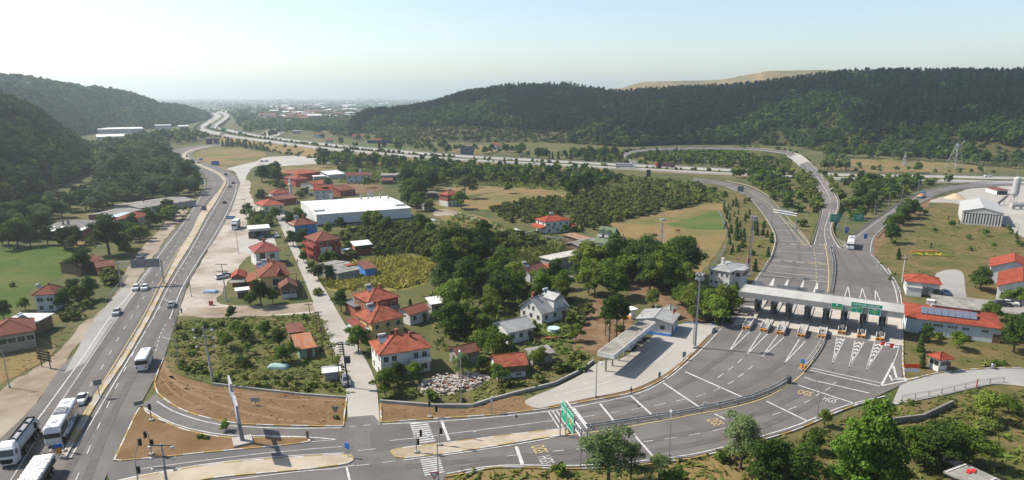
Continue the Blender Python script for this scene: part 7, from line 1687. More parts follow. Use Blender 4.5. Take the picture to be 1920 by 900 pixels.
for A, B in ((AL, AR), (BL, BR), (RL, RR)):
    for i in range(0, len(A)-6, 6):
        e = [(A[i]+(A[i]-B[i])*.15)[:2], (A[i+6]+(A[i+6]-B[i+6])*.15)[:2], (B[i+6]+(B[i+6]-A[i+6])*.15)[:2], (B[i]+(B[i]-A[i])*.15)[:2]]; e = [tuple(p) for p in e]
        EXB.append((min(p[0] for p in e), max(p[0] for p in e), min(p[1] for p in e), max(p[1] for p in e), e))
def fill(poly, gap, fn, jit=.45, skip=0.0, rows=None, clear=0, seed=1, cap=100000):
    """points at about `gap` metres inside an outline given on the photograph"""
    W_ = [tuple(G(a, b)[:2]) for a, b in poly]; r = random.Random(seed+int(poly[0][0])*7)
    x0, x1 = min(p[0] for p in W_), max(p[0] for p in W_); y0, y1 = min(p[1] for p in W_), max(p[1] for p in W_)
    n = 0; y = y0; row = 0
    while y < y1:
        x = x0+(gap*.5 if row % 2 else 0)
        while x < x1:
            px, py = x+r.uniform(-jit, jit)*gap, y+r.uniform(-jit, jit)*gap
            if r.random() >= skip and inside((px, py), W_) and free(px, py, clear) and n < cap: fn(px, py, r); n += 1
            x += gap
        y += gap*.87; row += 1
    return n
def grove(poly, gap, mix, hr, label, group, skip=.1, seed=1, clear=1.0, wm=1.0):
    ks = [k for k, w in mix for _ in range(w)]
    def f(x, y, r):
        k = r.choice(ks); h = r.uniform(*hr)*(KINDS[k]['h']/9.0 if k not in ('shrub','hazel_bush') else KINDS[k]['h']/5.0)
        put(k, (x, y, 0), h, label % {'broadleaf_tree':'green broadleaf tree','dark_tree':'dark broadleaf tree','willow_tree':'grey green willow','bright_tree':'light green young tree','pine_tree':'dark pine','conifer_tree':'slim dark conifer','hazel_bush':'hazel bush','shrub':'shrub'}[k], group, wm*r.uniform(.85,1.15))
    return fill(poly, gap, f, skip=skip, seed=seed, clear=clear)
BL_ = [('broadleaf_tree',3),('dark_tree',1)]
# ---- left of the highway
grove([(0,415),(60,402),(130,385),(195,352),(240,345),(300,352),(352,360),(372,350),(368,368),(300,375),(240,385),(190,395),(130,402),(92,420),(92,445),(60,462),(0,475)], 7.2, [('willow_tree',3),('dark_tree',2),('broadleaf_tree',1)], (7,10), '%s in the river wood left of the highway','trees of the river wood', skip=.12)
grove([(165,330),(170,298),(240,278),(320,278),(300,290),(318,305),(360,325),(372,340),(310,345),(240,340),(200,345)], 9.5, [('willow_tree',3),('broadleaf_tree',1),('dark_tree',2)], (8,12), '%s in the valley wood below the left hill','trees of the valley wood', skip=.1)
grove([(165,295),(165,285),(250,262),(330,255),(385,258),(375,268),(330,272),(250,278)], 14, BL_, (8,13), '%s among the white halls at the left hill','trees by the left halls', skip=.25)
grove([(60,396),(130,380),(200,350),(215,352),(140,385),(70,402)], 12, [('bright_tree',2),('broadleaf_tree',1)], (6,9), '%s at the strip of dry field left','trees at the left dry field', skip=.5)
one('dark_tree',205,478,400,'very large dark round tree beside the dark roofed workshop',1.15)
for x, b, t, k, l in ((157,512,462,'dark_tree','dark bush-like tree covering the brown barn left of the highway'),(250,440,398,'dark_tree','dark tree in front of the cream roadside house'),(232,470,432,'dark_tree','dark tree behind the grey parked car'),(262,452,420,'broadleaf_tree','tree right of the cream roadside house'),(238,482,450,'broadleaf_tree','tree just behind the grey parked car'),(278,412,388,'broadleaf_tree','tree in front of the long roadside hall'),(300,408,385,'broadleaf_tree','tree under the long roadside hall, middle of three'),(325,415,390,'willow_tree','tree under the long roadside hall, rightmost of three'),
    (140,560,520,'dark_tree','dark tree behind the red roofed house below the meadow'),(168,562,515,'dark_tree','dark tree nearest the shoulder by the red roofed roadside house'),(122,582,540,'dark_tree','dark tree hiding the right wall of the red roofed roadside house'),(150,570,535,'broadleaf_tree','tree between two dark ones by the left shoulder'),(8,600,560,'dark_tree','dark tree at the left edge under the meadow'),(48,582,555,'broadleaf_tree','tree at the corner of the red roofed roadside house'),(120,600,585,'shrub','shrub on the left shoulder corner'),(22,655,615,'bright_tree','small tree before the big red roofed house'),(205,520,500,'shrub','shrub under the sign gantry post'),(213,534,512,'shrub','tall shrub at the left gantry post'),(100,440,420,'broadleaf_tree','small tree left of the dark roofed workshop'),(118,460,435,'dark_tree','tree in front of the dark workshop')): one(k, x, b, t, l)
grove([(0,520),(90,518),(130,512),(125,525),(60,532),(0,545)], 7, [('shrub',3),('bright_tree',1)], (3,5), '%s along the meadow ditch','shrubs of the left meadow', skip=.5)
grove([(150,560),(200,520),(215,545),(180,580),(150,600),(120,610)], 5, [('shrub',1)], (3,6), '%s on the left highway bank','shrubs of the left bank', skip=.3)
grove([(60,640),(130,600),(150,600),(110,650),(60,690),(10,730),(0,700)], 6, [('shrub',1)], (2,4), '%s on the left verge by the board frame','shrubs of the left verge', skip=.6)
grove([(60,470),(95,440),(130,455),(160,462),(150,478),(100,470)], 7, [('dark_tree',2),('willow_tree',1)], (5,8), '%s between meadow and dark roofed workshop','trees above the meadow', skip=.2, clear=1.5)
grove([(225,440),(262,425),(300,408),(345,392),(350,398),(318,418),(285,440),(250,470),(232,465)], 6, [('broadleaf_tree',2),('dark_tree',2),('bright_tree',1)], (4.5,7.5), '%s along the roadside before the long hall','roadside trees before the long hall', skip=.15, clear=1)
grove([(160,408),(200,392),(245,378),(262,372),(255,366),(200,382),(150,402)], 7, [('dark_tree',1),('willow_tree',2)], (7,10), '%s behind the roadside sheds','trees behind the roadside sheds', skip=.1, clear=1.5)
# ---- highway bend, island, lot
grove([(405,272),(440,270),(500,280),(500,285),(440,276),(405,276)], 9, [('conifer_tree',1)], (5,9), '%s in the row below the motorway bank','conifers below the motorway', skip=.1)
grove([(488,345),(500,320),(530,322),(540,335),(520,345)], 10, [('dark_tree',2),('broadleaf_tree',1)], (8,10), '%s beside the lot at the highway bend','trees at the bend lot', skip=.1)
one('dark_tree',490,380,352,'round dark tree left of the cream house below the mosque')
for x, b, t, k, l in ((470,410,390,'bright_tree','light green tree left of the cream house garden'),(487,425,400,'broadleaf_tree','garden tree above the open garage, left of two'),(507,422,398,'broadleaf_tree','garden tree above the open garage, right of two'),(498,432,412,'bright_tree','bright bush just behind the open garage'),(475,420,405,'shrub','shrub in the cream house garden'),
    (545,425,395,'dark_tree','big tree between the street and the white factory, left of two'),(562,420,388,'broadleaf_tree','big tree between the street and the white factory, right of two'),(550,462,430,'dark_tree','dark tree left of the three storey brick house, rear'),(568,462,425,'dark_tree','tall dark tree left of the three storey brick house'),(545,452,432,'broadleaf_tree','smaller tree at the street left of the brick house'),(570,492,468,'broadleaf_tree','round bush tree at the street before the brick house'),(612,498,470,'conifer_tree','narrow conifer at the front of the brick house'),
    (490,575,520,'dark_tree','large dark tree in front of the yellow house'),(512,570,540,'broadleaf_tree','lower tree right of the large dark garden tree'),(470,572,548,'broadleaf_tree','lower tree left of the large dark garden tree'),(598,525,490,'dark_tree','dark tree in front of the cement roofed shed, left of two'),(618,525,495,'dark_tree','dark tree in front of the cement roofed shed, right of two'),(585,512,488,'bright_tree','light bush beside the street under the brick house'),(640,518,500,'broadleaf_tree','bush below the cement roofed shed'),
    (640,585,540,'dark_tree','tall narrow dark tree at the street by the hindmost tiled house'),(672,660,608,'broadleaf_tree','leafy street tree before the pink annex'),(722,742,690,'broadleaf_tree','young tree at the street end in front of the white corner house'),(745,720,675,'dark_tree','dark tree against the wall of the white corner house'),(775,718,680,'broadleaf_tree','tree in the front garden right of the dark one at the white corner house'),(738,730,700,'bright_tree','light shrub tree by the lower street corner'),
    (868,705,658,'willow_tree','pale grey green tree above the rubble heap'),(935,720,680,'broadleaf_tree','bushy tree in front of the low red roofed house'),(905,700,665,'dark_tree','dark tree between shed and low red roofed house'),(770,590,560,'conifer_tree','dark conifer right of the three tiled houses'),
    (435,598,572,'dark_tree','small dark tree at the edge of the dirt track'),(447,632,600,'broadleaf_tree','orchard tree in the scrub lot, middle of the left row'),(425,655,620,'broadleaf_tree','orchard tree in the scrub lot, nearest the drum pole'),(460,640,605,'broadleaf_tree','orchard tree in the scrub lot behind the low shrub'),(498,632,600,'broadleaf_tree','slim orchard tree in the middle of the scrub lot'),(525,650,612,'dark_tree','dense tree left of the brown hut in the scrub lot'),(545,680,640,'bright_tree','light green tree in front of the rusty hut'),(530,682,648,'broadleaf_tree','tree left of the light green one before the rusty hut'),(458,688,665,'shrub','round shrub in the open grass of the scrub lot'),(570,600,588,'shrub','low shrub where dirt track meets the street'),(465,665,640,'bright_tree','sapling in the scrub lot grass'),
    (422,810,788,'bright_tree','young sapling on the slip road island',),(376,824,815,'shrub','small round shrub on the island, left of two'),(388,824,817,'shrub','small round shrub on the island, right of two'),(630,786,778,'shrub','tuft below the grey yield sign back')): one(k, x, b, t, l)
grove([(330,625),(345,592),(420,598),(440,620),(400,640),(360,680),(325,670)], 4.2, [('shrub',1)], (2.5,4.5), '%s in the left half of the scrub lot','shrubs of the scrub lot', skip=.75)
grove([(322,690),(335,672),(400,692),(480,705),(560,712),(640,716),(648,738),(560,735),(400,717)], 2.6, [('shrub',1)], (1.6,3.2), '%s in the green thicket above the brown verge','shrubs of the verge thicket', skip=.12)
grove([(560,500),(585,545),(605,580),(615,575),(600,540),(580,505)], 5, [('shrub',2),('hazel_bush',1),('bright_tree',1)], (3,6), '%s along the village street verge','plants of the street verge', skip=.3, clear=1)
grove([(560,440),(600,470),(640,480),(655,470),(645,500),(600,495),(560,470)], 6, [('broadleaf_tree',1),('hazel_bush',2),('bright_tree',1)], (4,7), '%s around the three storey brick house','plants around the brick house', skip=.25, clear=1)
grove([(455,392),(480,388),(520,405),(520,425),(475,435),(460,420)], 6, [('bright_tree',1),('hazel_bush',2),('broadleaf_tree',1)], (4,7), '%s in the garden below the cream house','plants of the cream house garden', skip=.3, clear=1)
grove([(470,345),(545,340),(585,350),(580,372),(550,395),(548,375),(560,365)], 8, [('hazel_bush',2),('broadleaf_tree',1)], (4,7), '%s in the plots around the mosque','plants around the mosque', skip=.4, clear=1)
# ---- between village and motorway
grove([(600,290),(640,285),(700,292),(800,302),(830,310),(900,315),(890,330),(850,340),(800,345),(740,318),(690,318),(640,315),(600,318)], 9.5, BL_, (6,10), '%s on the slope between village and motorway','trees between village and motorway', skip=.2)
for x, b, t, k in ((607,305,278,'dark_tree'),(625,312,290,'broadleaf_tree'),(645,306,285,'broadleaf_tree'),(660,295,272,'willow_tree'),(680,306,286,'dark_tree'),(703,310,285,'conifer_tree'),(724,308,286,'conifer_tree'),(768,303,292,'conifer_tree'),(735,335,312,'broadleaf_tree'),(760,345,310,'dark_tree'),(615,352,332,'broadleaf_tree'),(640,328,308,'broadleaf_tree'),(690,352,330,'broadleaf_tree'),(672,335,315,'dark_tree')): one(k, x, b, t, 'tree of the green strip between village houses and motorway', group='trees of the village strip')
grove([(755,350),(800,340),(845,345),(830,362),(800,372),(780,400),(765,395)], 9, BL_, (7,11), '%s right of the white factory','trees right of the factory', skip=.1)
for x, b, t, k, l in ((790,372,330,'dark_tree','large dark tree at the right end of the white factory'),(765,378,345,'broadleaf_tree','leafy tree touching the right end of the factory roof'),(865,392,357,'broadleaf_tree','broad tree right of the brick summer house'),(872,372,325,'willow_tree','tall pale tree behind the brick summer house'),(890,352,335,'dark_tree','dark tree behind the tall pale tree'),(952,363,342,'broadleaf_tree','lone tree casting shadow on the dry field'),(806,395,370,'broadleaf_tree','tree beside the low grey block shed'),(690,430,393,'broadleaf_tree','light tree before the factory wall, left of two'),(705,432,395,'broadleaf_tree','light tree before the factory wall, right of two'),(640,432,405,'dark_tree','tree before the factory wall near the red roofed house'),(615,440,415,'broadleaf_tree','tree at the factory front left'),(655,445,422,'bright_tree','bright green bush before the factory'),(725,440,405,'broadleaf_tree','rounded tree at the factory front right'),(790,435,398,'broadleaf_tree','leafy tree at the orchard corner right of the factory'),(808,442,415,'broadleaf_tree','lower tree at the orchard corner by the tarpaulin')): one(k, x, b, t, l)
grove([(820,316),(900,312),(1000,316),(1100,322),(1170,335),(1140,350),(1080,360),(1040,352),(960,345),(880,340),(830,330)], 8, [('broadleaf_tree',2),('hazel_bush',4),('dark_tree',1)], (5,8), '%s in the wooded plots below the motorway','plants of the wooded plots', skip=.15)
grove([(1060,352),(1100,335),(1110,358),(1090,370),(1070,372)], 9, [('dark_tree',1),('broadleaf_tree',1)], (7,11), '%s at the edge of the middle dry field','trees at the middle dry field', skip=.1)
for x, b, t, k, l in ((968,322,298,'conifer_tree','dark conifer on the motorway slope, leftmost of a trio'),(915,313,298,'conifer_tree','dark conifer below the motorway, left'),(925,314,300,'conifer_tree','dark conifer below the motorway, right'),(946,316,296,'conifer_tree','tall dark conifer below the motorway guardrail'),(1120,346,320,'dark_tree','round dark tree left of the ramp trees'),(1045,340,318,'dark_tree','dark tree on the slope under the lone white car'),(870,308,300,'conifer_tree','small conifer below the motorway')): one(k, x, b, t, l)
# hazel orchards
grove([(640,445),(700,425),(790,425),(830,440),(860,470),(830,485),(770,478),(700,482),(650,490),(612,478),(640,460)], 4.1, [('hazel_bush',1)], (4,6), '%s in the hazel orchard below the factory','bushes of the factory hazel orchard', skip=.04)
grove([(920,395),(1000,378),(1060,372),(1120,362),(1180,362),(1300,372),(1335,378),(1260,395),(1180,410),(1120,430),(1060,440),(1060,405),(1000,420),(960,420)], 4.6, [('hazel_bush',1)], (4,6), '%s in the broad hazel orchard behind the villa','bushes of the broad hazel orchard', skip=.05)
grove([(860,465),(880,440),(930,440),(1000,445),(1035,462),(960,470),(920,480)], 4.5, [('hazel_bush',3),('shrub',1)], (4,6), '%s on the garden strip below the dirt path','bushes of the garden strip', skip=.08)
grove([(1170,345),(1200,335),(1300,345),(1370,365),(1345,385),(1330,372),(1280,365),(1210,368)], 6, [('hazel_bush',2),('shrub',3)], (3,6), '%s on the slope beside the left toll ramp','bushes of the ramp slope', skip=.35)
# gardens in the middle
grove([(805,520),(830,480),(870,460),(905,470),(920,510),(900,540),(930,560),(900,600),(850,610),(830,560)], 8.0, [('broadleaf_tree',3),('dark_tree',3)], (8,12), '%s in the dense garden wood behind the tiled houses','trees of the garden wood', skip=.08)
grove([(905,515),(960,500),(980,525),(1010,545),(970,560),(930,560),(905,545)], 7.5, [('broadleaf_tree',3),('hazel_bush',1)], (6,9), '%s in the middle gardens left of the chalet house','trees of the middle gardens', skip=.1)
grove([(820,620),(850,600),(900,590),(915,600),(910,640),(880,650),(830,645)], 7, [('broadleaf_tree',2),('dark_tree',1),('shrub',1)], (5,9), '%s behind the brown shed','trees behind the brown shed', skip=.1)
for x, b, t, k, l in ((885,490,430,'dark_tree','very tall dark tree in the centre of the garden wood'),(835,545,480,'dark_tree','tall dark tree at the corn field edge'),(905,545,500,'broadleaf_tree','broad rounded tree in the middle gardens'),(945,545,505,'broadleaf_tree','pale rounded tree left of the old cottage'),(1055,562,505,'broadleaf_tree','tall tree above the grey roofed chalet house'),(1035,548,515,'dark_tree','dark tree below the old cottage'),(1000,565,540,'dark_tree','tall conical dark tree beside the chalet house'),(1000,630,600,'dark_tree','tree right of the bungalow roof'),(948,628,605,'broadleaf_tree','small tree before the bungalow'),(960,670,640,'dark_tree','tree behind the low red roofed house'),(1012,690,650,'broadleaf_tree','tree beside the little pale roofed hut'),(1080,640,605,'broadleaf_tree','tree at the bare soil edge, nearer'),(1070,610,585,'broadleaf_tree','tree at the bare soil edge, farther'),(1150,468,440,'bright_tree','vine covered bush beside the chalet wall'),(1130,480,460,'bright_tree','bright bush before the chalet, left'),(1165,482,462,'bright_tree','bright bush before the chalet, right'),(1098,500,475,'broadleaf_tree','tree between concrete outbuilding and chalet'),(1060,440,420,'broadleaf_tree','tree at the right of the white villa'),(1030,436,418,'broadleaf_tree','tree in front of the white villa')): one(k, x, b, t, l)
grove([(1000,545),(1060,525),(1090,515),(1085,545),(1060,560)], 8, BL_, (6,9), '%s below the dirt track','trees below the dirt track', skip=.2)
grove([(1090,520),(1150,500),(1230,500),(1290,520),(1330,520),(1322,560),(1280,570),(1230,560),(1190,575),(1150,560),(1100,550)], 7.2, [('broadleaf_tree',3),('dark_tree',2)], (8,13), '%s in the park above the station office','trees of the station park', skip=.08)
grove([(905,565),(1000,535),(1075,562),(1080,600),(1060,590),(1010,640),(1000,705),(905,705),(900,650)], 7.5, [('broadleaf_tree',3),('dark_tree',1),('hazel_bush',1)], (5.5,9), '%s in the gardens around the chalet house','trees of the chalet gardens', skip=.25, clear=1.5)
grove([(765,590),(820,560),(880,590),(915,600),(905,655),(840,645),(820,700),(815,640),(770,605)], 6, [('broadleaf_tree',2),('dark_tree',1),('hazel_bush',2)], (5,8.5), '%s in the gardens behind the white corner house','trees of the corner gardens', skip=.2, clear=1.5)
grove([(1185,575),(1240,560),(1330,560),(1380,560),(1385,575),(1345,605),(1290,600),(1280,585)], 7, [('broadleaf_tree',2),('bright_tree',2),('dark_tree',1)], (5,9), '%s between station office and control house','trees beside the station office', skip=.3, clear=1.5)
for x, b, t, k, l in ((1218,545,480,'dark_tree','tall dark tree in the station park'),(1245,545,478,'broadleaf_tree','tall broad tree in the station park'),(1115,555,500,'broadleaf_tree','rounded tree at the left end of the station park'),(1142,650,550,'stone_pine','tall pine above the long canopy, left'),(1155,640,545,'stone_pine','tall pine above the long canopy, middle'),(1168,632,555,'stone_pine','tall pine above the long canopy, right'),(1135,630,565,'stone_pine','pine behind the tall three at the canopy'),(1340,610,550,'bright_tree','light green tree beside the control house, left'),(1352,600,528,'bright_tree','tall light green tree beside the control house'),(1325,600,540,'broadleaf_tree','dark green tree below the control house, left'),(1378,565,528,'conifer_tree','conifer right of the control house steps'),(1318,575,530,'dark_tree','dark tree at the control house corner'),(1368,590,548,'conifer_tree','conifer on the control house lawn'),(1365,605,575,'conifer_tree','conifer near the painted kerb, upper'),(1345,610,585,'conifer_tree','conifer near the painted kerb, lower'),(1298,590,530,'broadleaf_tree','tree right of the garden shelter'),(1300,604,570,'bright_tree','yellow green tree by the apron corner'),(1280,570,525,'dark_tree','dark tree behind the garden shelter'),(1270,535,490,'dark_tree','dark tree at the top of the station park')): one(k, x, b, t, l)
grove([(730,755),(760,742),(830,748),(880,745),(930,728),(990,712),(1060,690),(1110,672),(1120,676),(1060,712),(990,735),(920,745),(870,760),(800,757)], 3.2, [('shrub',1)], (2.5,5), '%s on the green bank above the concrete wall','shrubs of the apron bank', skip=.1)
grove([(1040,690),(1090,660),(1110,665),(1060,700)], 3.5, [('shrub',1)], (3,5), '%s at the upper apron bank','shrubs of the upper bank', skip=.1)
# ---- interchange
grove([(1205,300),(1300,290),(1460,292),(1480,308),(1440,318),(1330,314),(1240,308)], 7.5, [('broadleaf_tree',4),('conifer_tree',2),('hazel_bush',2)], (5,8), '%s inside the ramp loop','plants inside the ramp loop', skip=.15)
grove([(1390,335),(1440,336),(1530,335),(1538,365),(1530,410),(1500,430),(1470,395),(1430,360)], 6.5, [('broadleaf_tree',3),('hazel_bush',3),('dark_tree',1)], (4,8), '%s on the wedge below the bridge','plants on the wedge below the bridge', skip=.3)
grove([(1350,322),(1450,325),(1500,328),(1495,340),(1430,345),(1380,335)], 9, BL_, (7,9), '%s beside the motorway under the bridge','trees under the bridge', skip=.15)
grove([(1570,345),(1600,340),(1760,345),(1690,370),(1620,410),(1590,425),(1580,390)], 6.2, [('broadleaf_tree',2),('hazel_bush',3),('dark_tree',2)], (4,8), '%s between motorway and exit road','plants between motorway and exit road', skip=.2)
grove([(1540,322),(1548,300),(1580,302),(1590,322)], 10, [('willow_tree',2),('broadleaf_tree',1)], (6,9), '%s at the bridge head','trees at the bridge head', skip=.15)
grove([(1640,478),(1670,425),(1700,400),(1725,402),(1690,440),(1665,470)], 7, [('dark_tree',2),('broadleaf_tree',2)], (5,8), '%s below the right exit road','trees below the exit road', skip=.2)
grove([(1000,300),(1100,290),(1160,290),(1165,302),(1200,312),(1100,303),(1010,298)], 8, [('dark_tree',2),('conifer_tree',2),('broadleaf_tree',1)], (6,9), '%s beyond the motorway left of the loop','trees left of the loop', skip=.15)
grove([(1440,410),(1452,436),(1448,470),(1420,515),(1400,505),(1375,470),(1385,400),(1400,375)], 7, [('conifer_tree',3),('shrub',2)], (3,5), '%s on the grass beside the left toll ramp','plants beside the toll ramp', skip=.45)
grove([(1355,385),(1385,380),(1400,470),(1370,495),(1362,450)], 5, [('conifer_tree',1)], (2.5,4), '%s in the planted rows by the wire fence','young conifers by the fence', skip=.2)
grove([(1210,291),(1300,286.5),(1400,287),(1462,290),(1475,297),(1400,293),(1300,292.5),(1215,298)], 7, [('conifer_tree',2),('broadleaf_tree',1)], (7.5,10.5), '%s in the tall row behind the far side of the ramp loop','tall trees inside the loop', skip=.1)
grove([(1090,580),(1140,565),(1180,592),(1178,632),(1140,660),(1100,675),(1075,650)], 6, [('shrub',3),('hazel_bush',1),('broadleaf_tree',1)], (3,6), '%s on the rough brown soil by the long canopy','plants of the rough soil', skip=.45, clear=1)
# ---- bushes on the ramp and motorway embankments
def bank_shrubs(A, B, i0, i1, n, gp, lb, hr=(1.6,4.5)):
    r = random.Random(i0+n)
    for _ in range(n):
        i = r.randrange(i0, i1); s_ = r.random()
        for P, Q in ((A, B), (B, A)):
            o = P[i]-Q[i]; o.z = 0; o.normalize(); d_ = r.uniform(2.2, 4+P[i].z*1.5); p = P[i].lerp(P[i+1], s_)+o*d_; p.z = max(0, P[i].z-(d_-1.2)/1.3)
            if free(p.x, p.y): put(r.choice(['shrub','shrub','hazel_bush']), p, r.uniform(*hr), lb, gp)
bank_shrubs(RL, RR, 14, 108, 330, 'bushes on the bridge ramp bank', 'bush on the embankment of the bridge ramp')
bank_shrubs(AL, BR, 20, 108, 260, 'bushes on the motorway bank', 'bush on the embankment of the motorway', (1.2,3))
# ---- motorway central reserve
def median_shrubs():
    r = random.Random(4); n = len(AR)
    for i in range(6, n-2):
        for k in range(3):
            t = r.random(); a = AR[i].lerp(AR[i+1], t); b = BL[i].lerp(BL[i+1], t); p = a.lerp(b, r.uniform(.35,.65))
            if p.y < 1300: put('shrub', p, r.uniform(1.2,2.4), 'round shrub in the planted motorway median', 'shrubs of the motorway median')
median_shrubs()
# ---- beyond the motorway
grove([(490,262),(560,245),(620,255),(660,262),(720,272),(800,282),(900,290),(1000,298),(1000,290),(960,282),(900,286),(840,280),(790,272),(740,262),(680,262),(640,246),(560,240),(500,255)], 14, BL_, (6,10), '%s around the houses beyond the motorway','trees beyond the motorway', skip=.15, clear=3)
for x, b, t, k in ((838,289,268,'dark_tree'),(816,288,275,'broadleaf_tree'),(890,285,268,'dark_tree'),(745,284,262,'broadleaf_tree'),(720,280,262,'dark_tree'),(606,262,250,'dark_tree'),(668,280,266,'broadleaf_tree'),(640,272,256,'dark_tree'),(780,283,270,'broadleaf_tree'),(970,287,270,'dark_tree'),(1010,292,275,'broadleaf_tree')): one(k, x, b, t, 'single tree on the plots just beyond the motorway', group='single trees beyond the motorway')
grove([(428,214),(470,206),(665,205),(665,234),(600,227),(560,224),(520,234),(475,258),(455,246),(442,228)], 26, BL_, (8,13), '%s among the yards right of the motorway climb','trees by the motorway climb', skip=.25, clear=4)
# ---- forest edge trees at the foot of the pine hill
grove([(1545,292),(1620,295),(1760,300),(1900,308),(1990,314),(1990,322),(1850,312),(1750,304),(1620,298),(1550,298)], 11, [('willow_tree',2),('dark_tree',3),('broadleaf_tree',2)], (7,11), '%s at the forest foot behind the dry field','trees at the forest foot', skip=.1)
grove([(1600,312),(1700,315),(1800,318),(1900,325),(1900,331),(1700,323),(1600,320)], 12, [('shrub',2),('broadleaf_tree',1)], (3,6), '%s along the motorway edge of the dry field','plants on the dry field edge', skip=.4)
one('broadleaf_tree',1720,325,302,'lone rounded tree on the dry field beside the pale pylon'); one('broadleaf_tree',1775,345,325,'single tree on the motorway bank at the right')
# ---- depot lawn
for x, b, t, k, l in ((1752,437,426,'dark_tree','round dark bush in the middle of the depot lawn'),(1785,427,413,'broadleaf_tree','small tree on the lawn near the warehouse'),(1848,443,428,'broadleaf_tree','small tree on the lawn right of the warehouse front'),(1778,412,404,'conifer_tree','small conifer near the warehouse corner'),(1798,420,412,'conifer_tree','second conifer at the warehouse front'),(1684,480,464,'conifer_tree','slim conifer on the lawn edge, upper'),(1685,487,470,'conifer_tree','slim conifer on the lawn edge, lower'),(1675,460,448,'broadleaf_tree','bush at the lawn corner'),(1745,465,455,'conifer_tree','sapling above the flower letters'),(1820,470,462,'shrub','shrub on the lawn before the depot house'),(1815,448,440,'shrub','shrub in the lawn centre right'),(1862,462,456,'shrub','lawn shrub near the right rows'),(1735,404,392,'broadleaf_tree','bush at the yard edge, left'),(1720,402,385,'broadleaf_tree','tree at the upper lawn corner'),(1702,395,380,'dark_tree','dark tree beside the exit road lawn'),
    (1838,545,495,'dark_tree','dark tree left of the depot house, front'),(1828,540,505,'dark_tree','dark tree left of the depot house, rear'),(1860,600,565,'broadleaf_tree','rounded tree behind the service block end'),(1900,660,588,'dark_tree','big dark tree at the right edge before the service block'),(1915,640,585,'dark_tree','dark tree cut by the right edge at the service block'),(1890,570,540,'broadleaf_tree','tree before the depot house wall'),(1912,572,535,'broadleaf_tree','tree at the right edge of the depot house'),(1795,655,618,'broadleaf_tree','young tree on the lawn before the service block'),(1735,640,605,'dark_tree','tree at the left front of the service block'),(1725,660,625,'conifer_tree','conifer in the row by the plaza kerb, upper'),(1728,690,660,'conifer_tree','conifer in the row by the plaza kerb, lower'),(1760,635,622,'shrub','shrub under the service block windows, left'),(1812,640,630,'shrub','shrub under the service block windows, right')): one(k, x, b, t, l)
grove([(1880,430),(1905,455),(1925,475),(1935,470),(1900,440),(1890,425)], 4, [('shrub',2),('conifer_tree',1)], (2.5,4), '%s in the rows at the right lawn edge','plants of the right lawn rows', skip=.2)
grove([(1835,685),(1885,680),(1886,686),(1838,690)], 2.5, [('shrub',1)], (2,3), '%s in the low hedge by the side road','shrubs of the side road hedge', skip=.05)
grove([(1700,640),(1730,625),(1732,690),(1712,700)], 4, [('shrub',1)], (1.5,3), '%s in the dry strip by the plaza kerb','shrubs of the plaza strip', skip=.4)
grove([(1840,555),(1920,562),(1920,570),(1840,562)], 3, [('shrub',1)], (2,3), '%s in the hedge below the depot house','shrubs of the depot hedge', skip=.1)
grove([(1640,510),(1670,535),(1690,560),(1700,545),(1668,500),(1650,480)], 4, [('shrub',1)], (1.5,2.5), '%s along the wire fence at the plaza','shrubs at the plaza fence', skip=.5)
# ---- foreground lower right
for x, b, t, k, l, w in ((1140,915,790,'willow_tree','large pale willow at the bottom right of the green gantry',.95),(1182,900,822,'willow_tree','smaller willow leaning right of the large one',.8),(1388,880,768,'willow_tree','grey green willow overhanging the lower carriageway',1.0),(1235,905,848,'willow_tree','yellowish willow bush at the bottom between lamps',1.0),(1625,930,735,'tall_tree','very tall leafy tree with dense bright crown at the lower right',.78),(1590,935,775,'tall_tree','lower leafy crown left of the tallest tree',.75),(1655,940,800,'dark_tree','dark crown behind the tallest leafy tree',.75),(1440,925,820,'dark_tree','dark wide tree right of the grey green willow',1.1),(1495,930,835,'dark_tree','dark tree left of the tallest leafy tree',1.1),(1545,802,765,'bright_tree','small light tree at the road edge beside the lamp',.9),(1528,850,800,'dark_tree','dark bushy tree on the bank below the road lamp',.9),(1845,790,728,'bright_tree','bright star leaved tree on the bank at the right',1.1),(1760,880,790,'dark_tree','wide dark tree on the bank above the garden hut',1.3),(1720,870,800,'broadleaf_tree','low tree left of the wide dark one',1.2),(1815,870,800,'broadleaf_tree','low tree behind the garden hut',1.2),(1890,775,742,'broadleaf_tree','low broad tree at the right edge bank',1.2),(1270,905,870,'bright_tree','light green shrub tree at the bottom edge',1.0)): one(k, x, b, t, l, w)
grove([(1680,830),(1740,800),(1850,790),(1900,780),(1920,800),(1840,830),(1760,850),(1700,880)], 4, [('shrub',3),('hazel_bush',1)], (4,7), '%s in the thicket above the garden hut','shrubs of the hut thicket', skip=.5)
grove([(1000,900),(1080,882),(1200,878),(1300,870),(1380,850),(1450,830),(1520,812),(1540,830),(1500,870),(1480,915),(1000,920)], 3.6, [('shrub',1)], (2.5,5), '%s on the lower roadside bank','shrubs of the lower bank', skip=.72)
grove([(840,905),(880,890),(960,884),(1060,885),(1060,920),(830,925)], 3, [('shrub',1)], (2,3.5), '%s on the verge at the bottom edge','shrubs of the bottom verge', skip=.55)
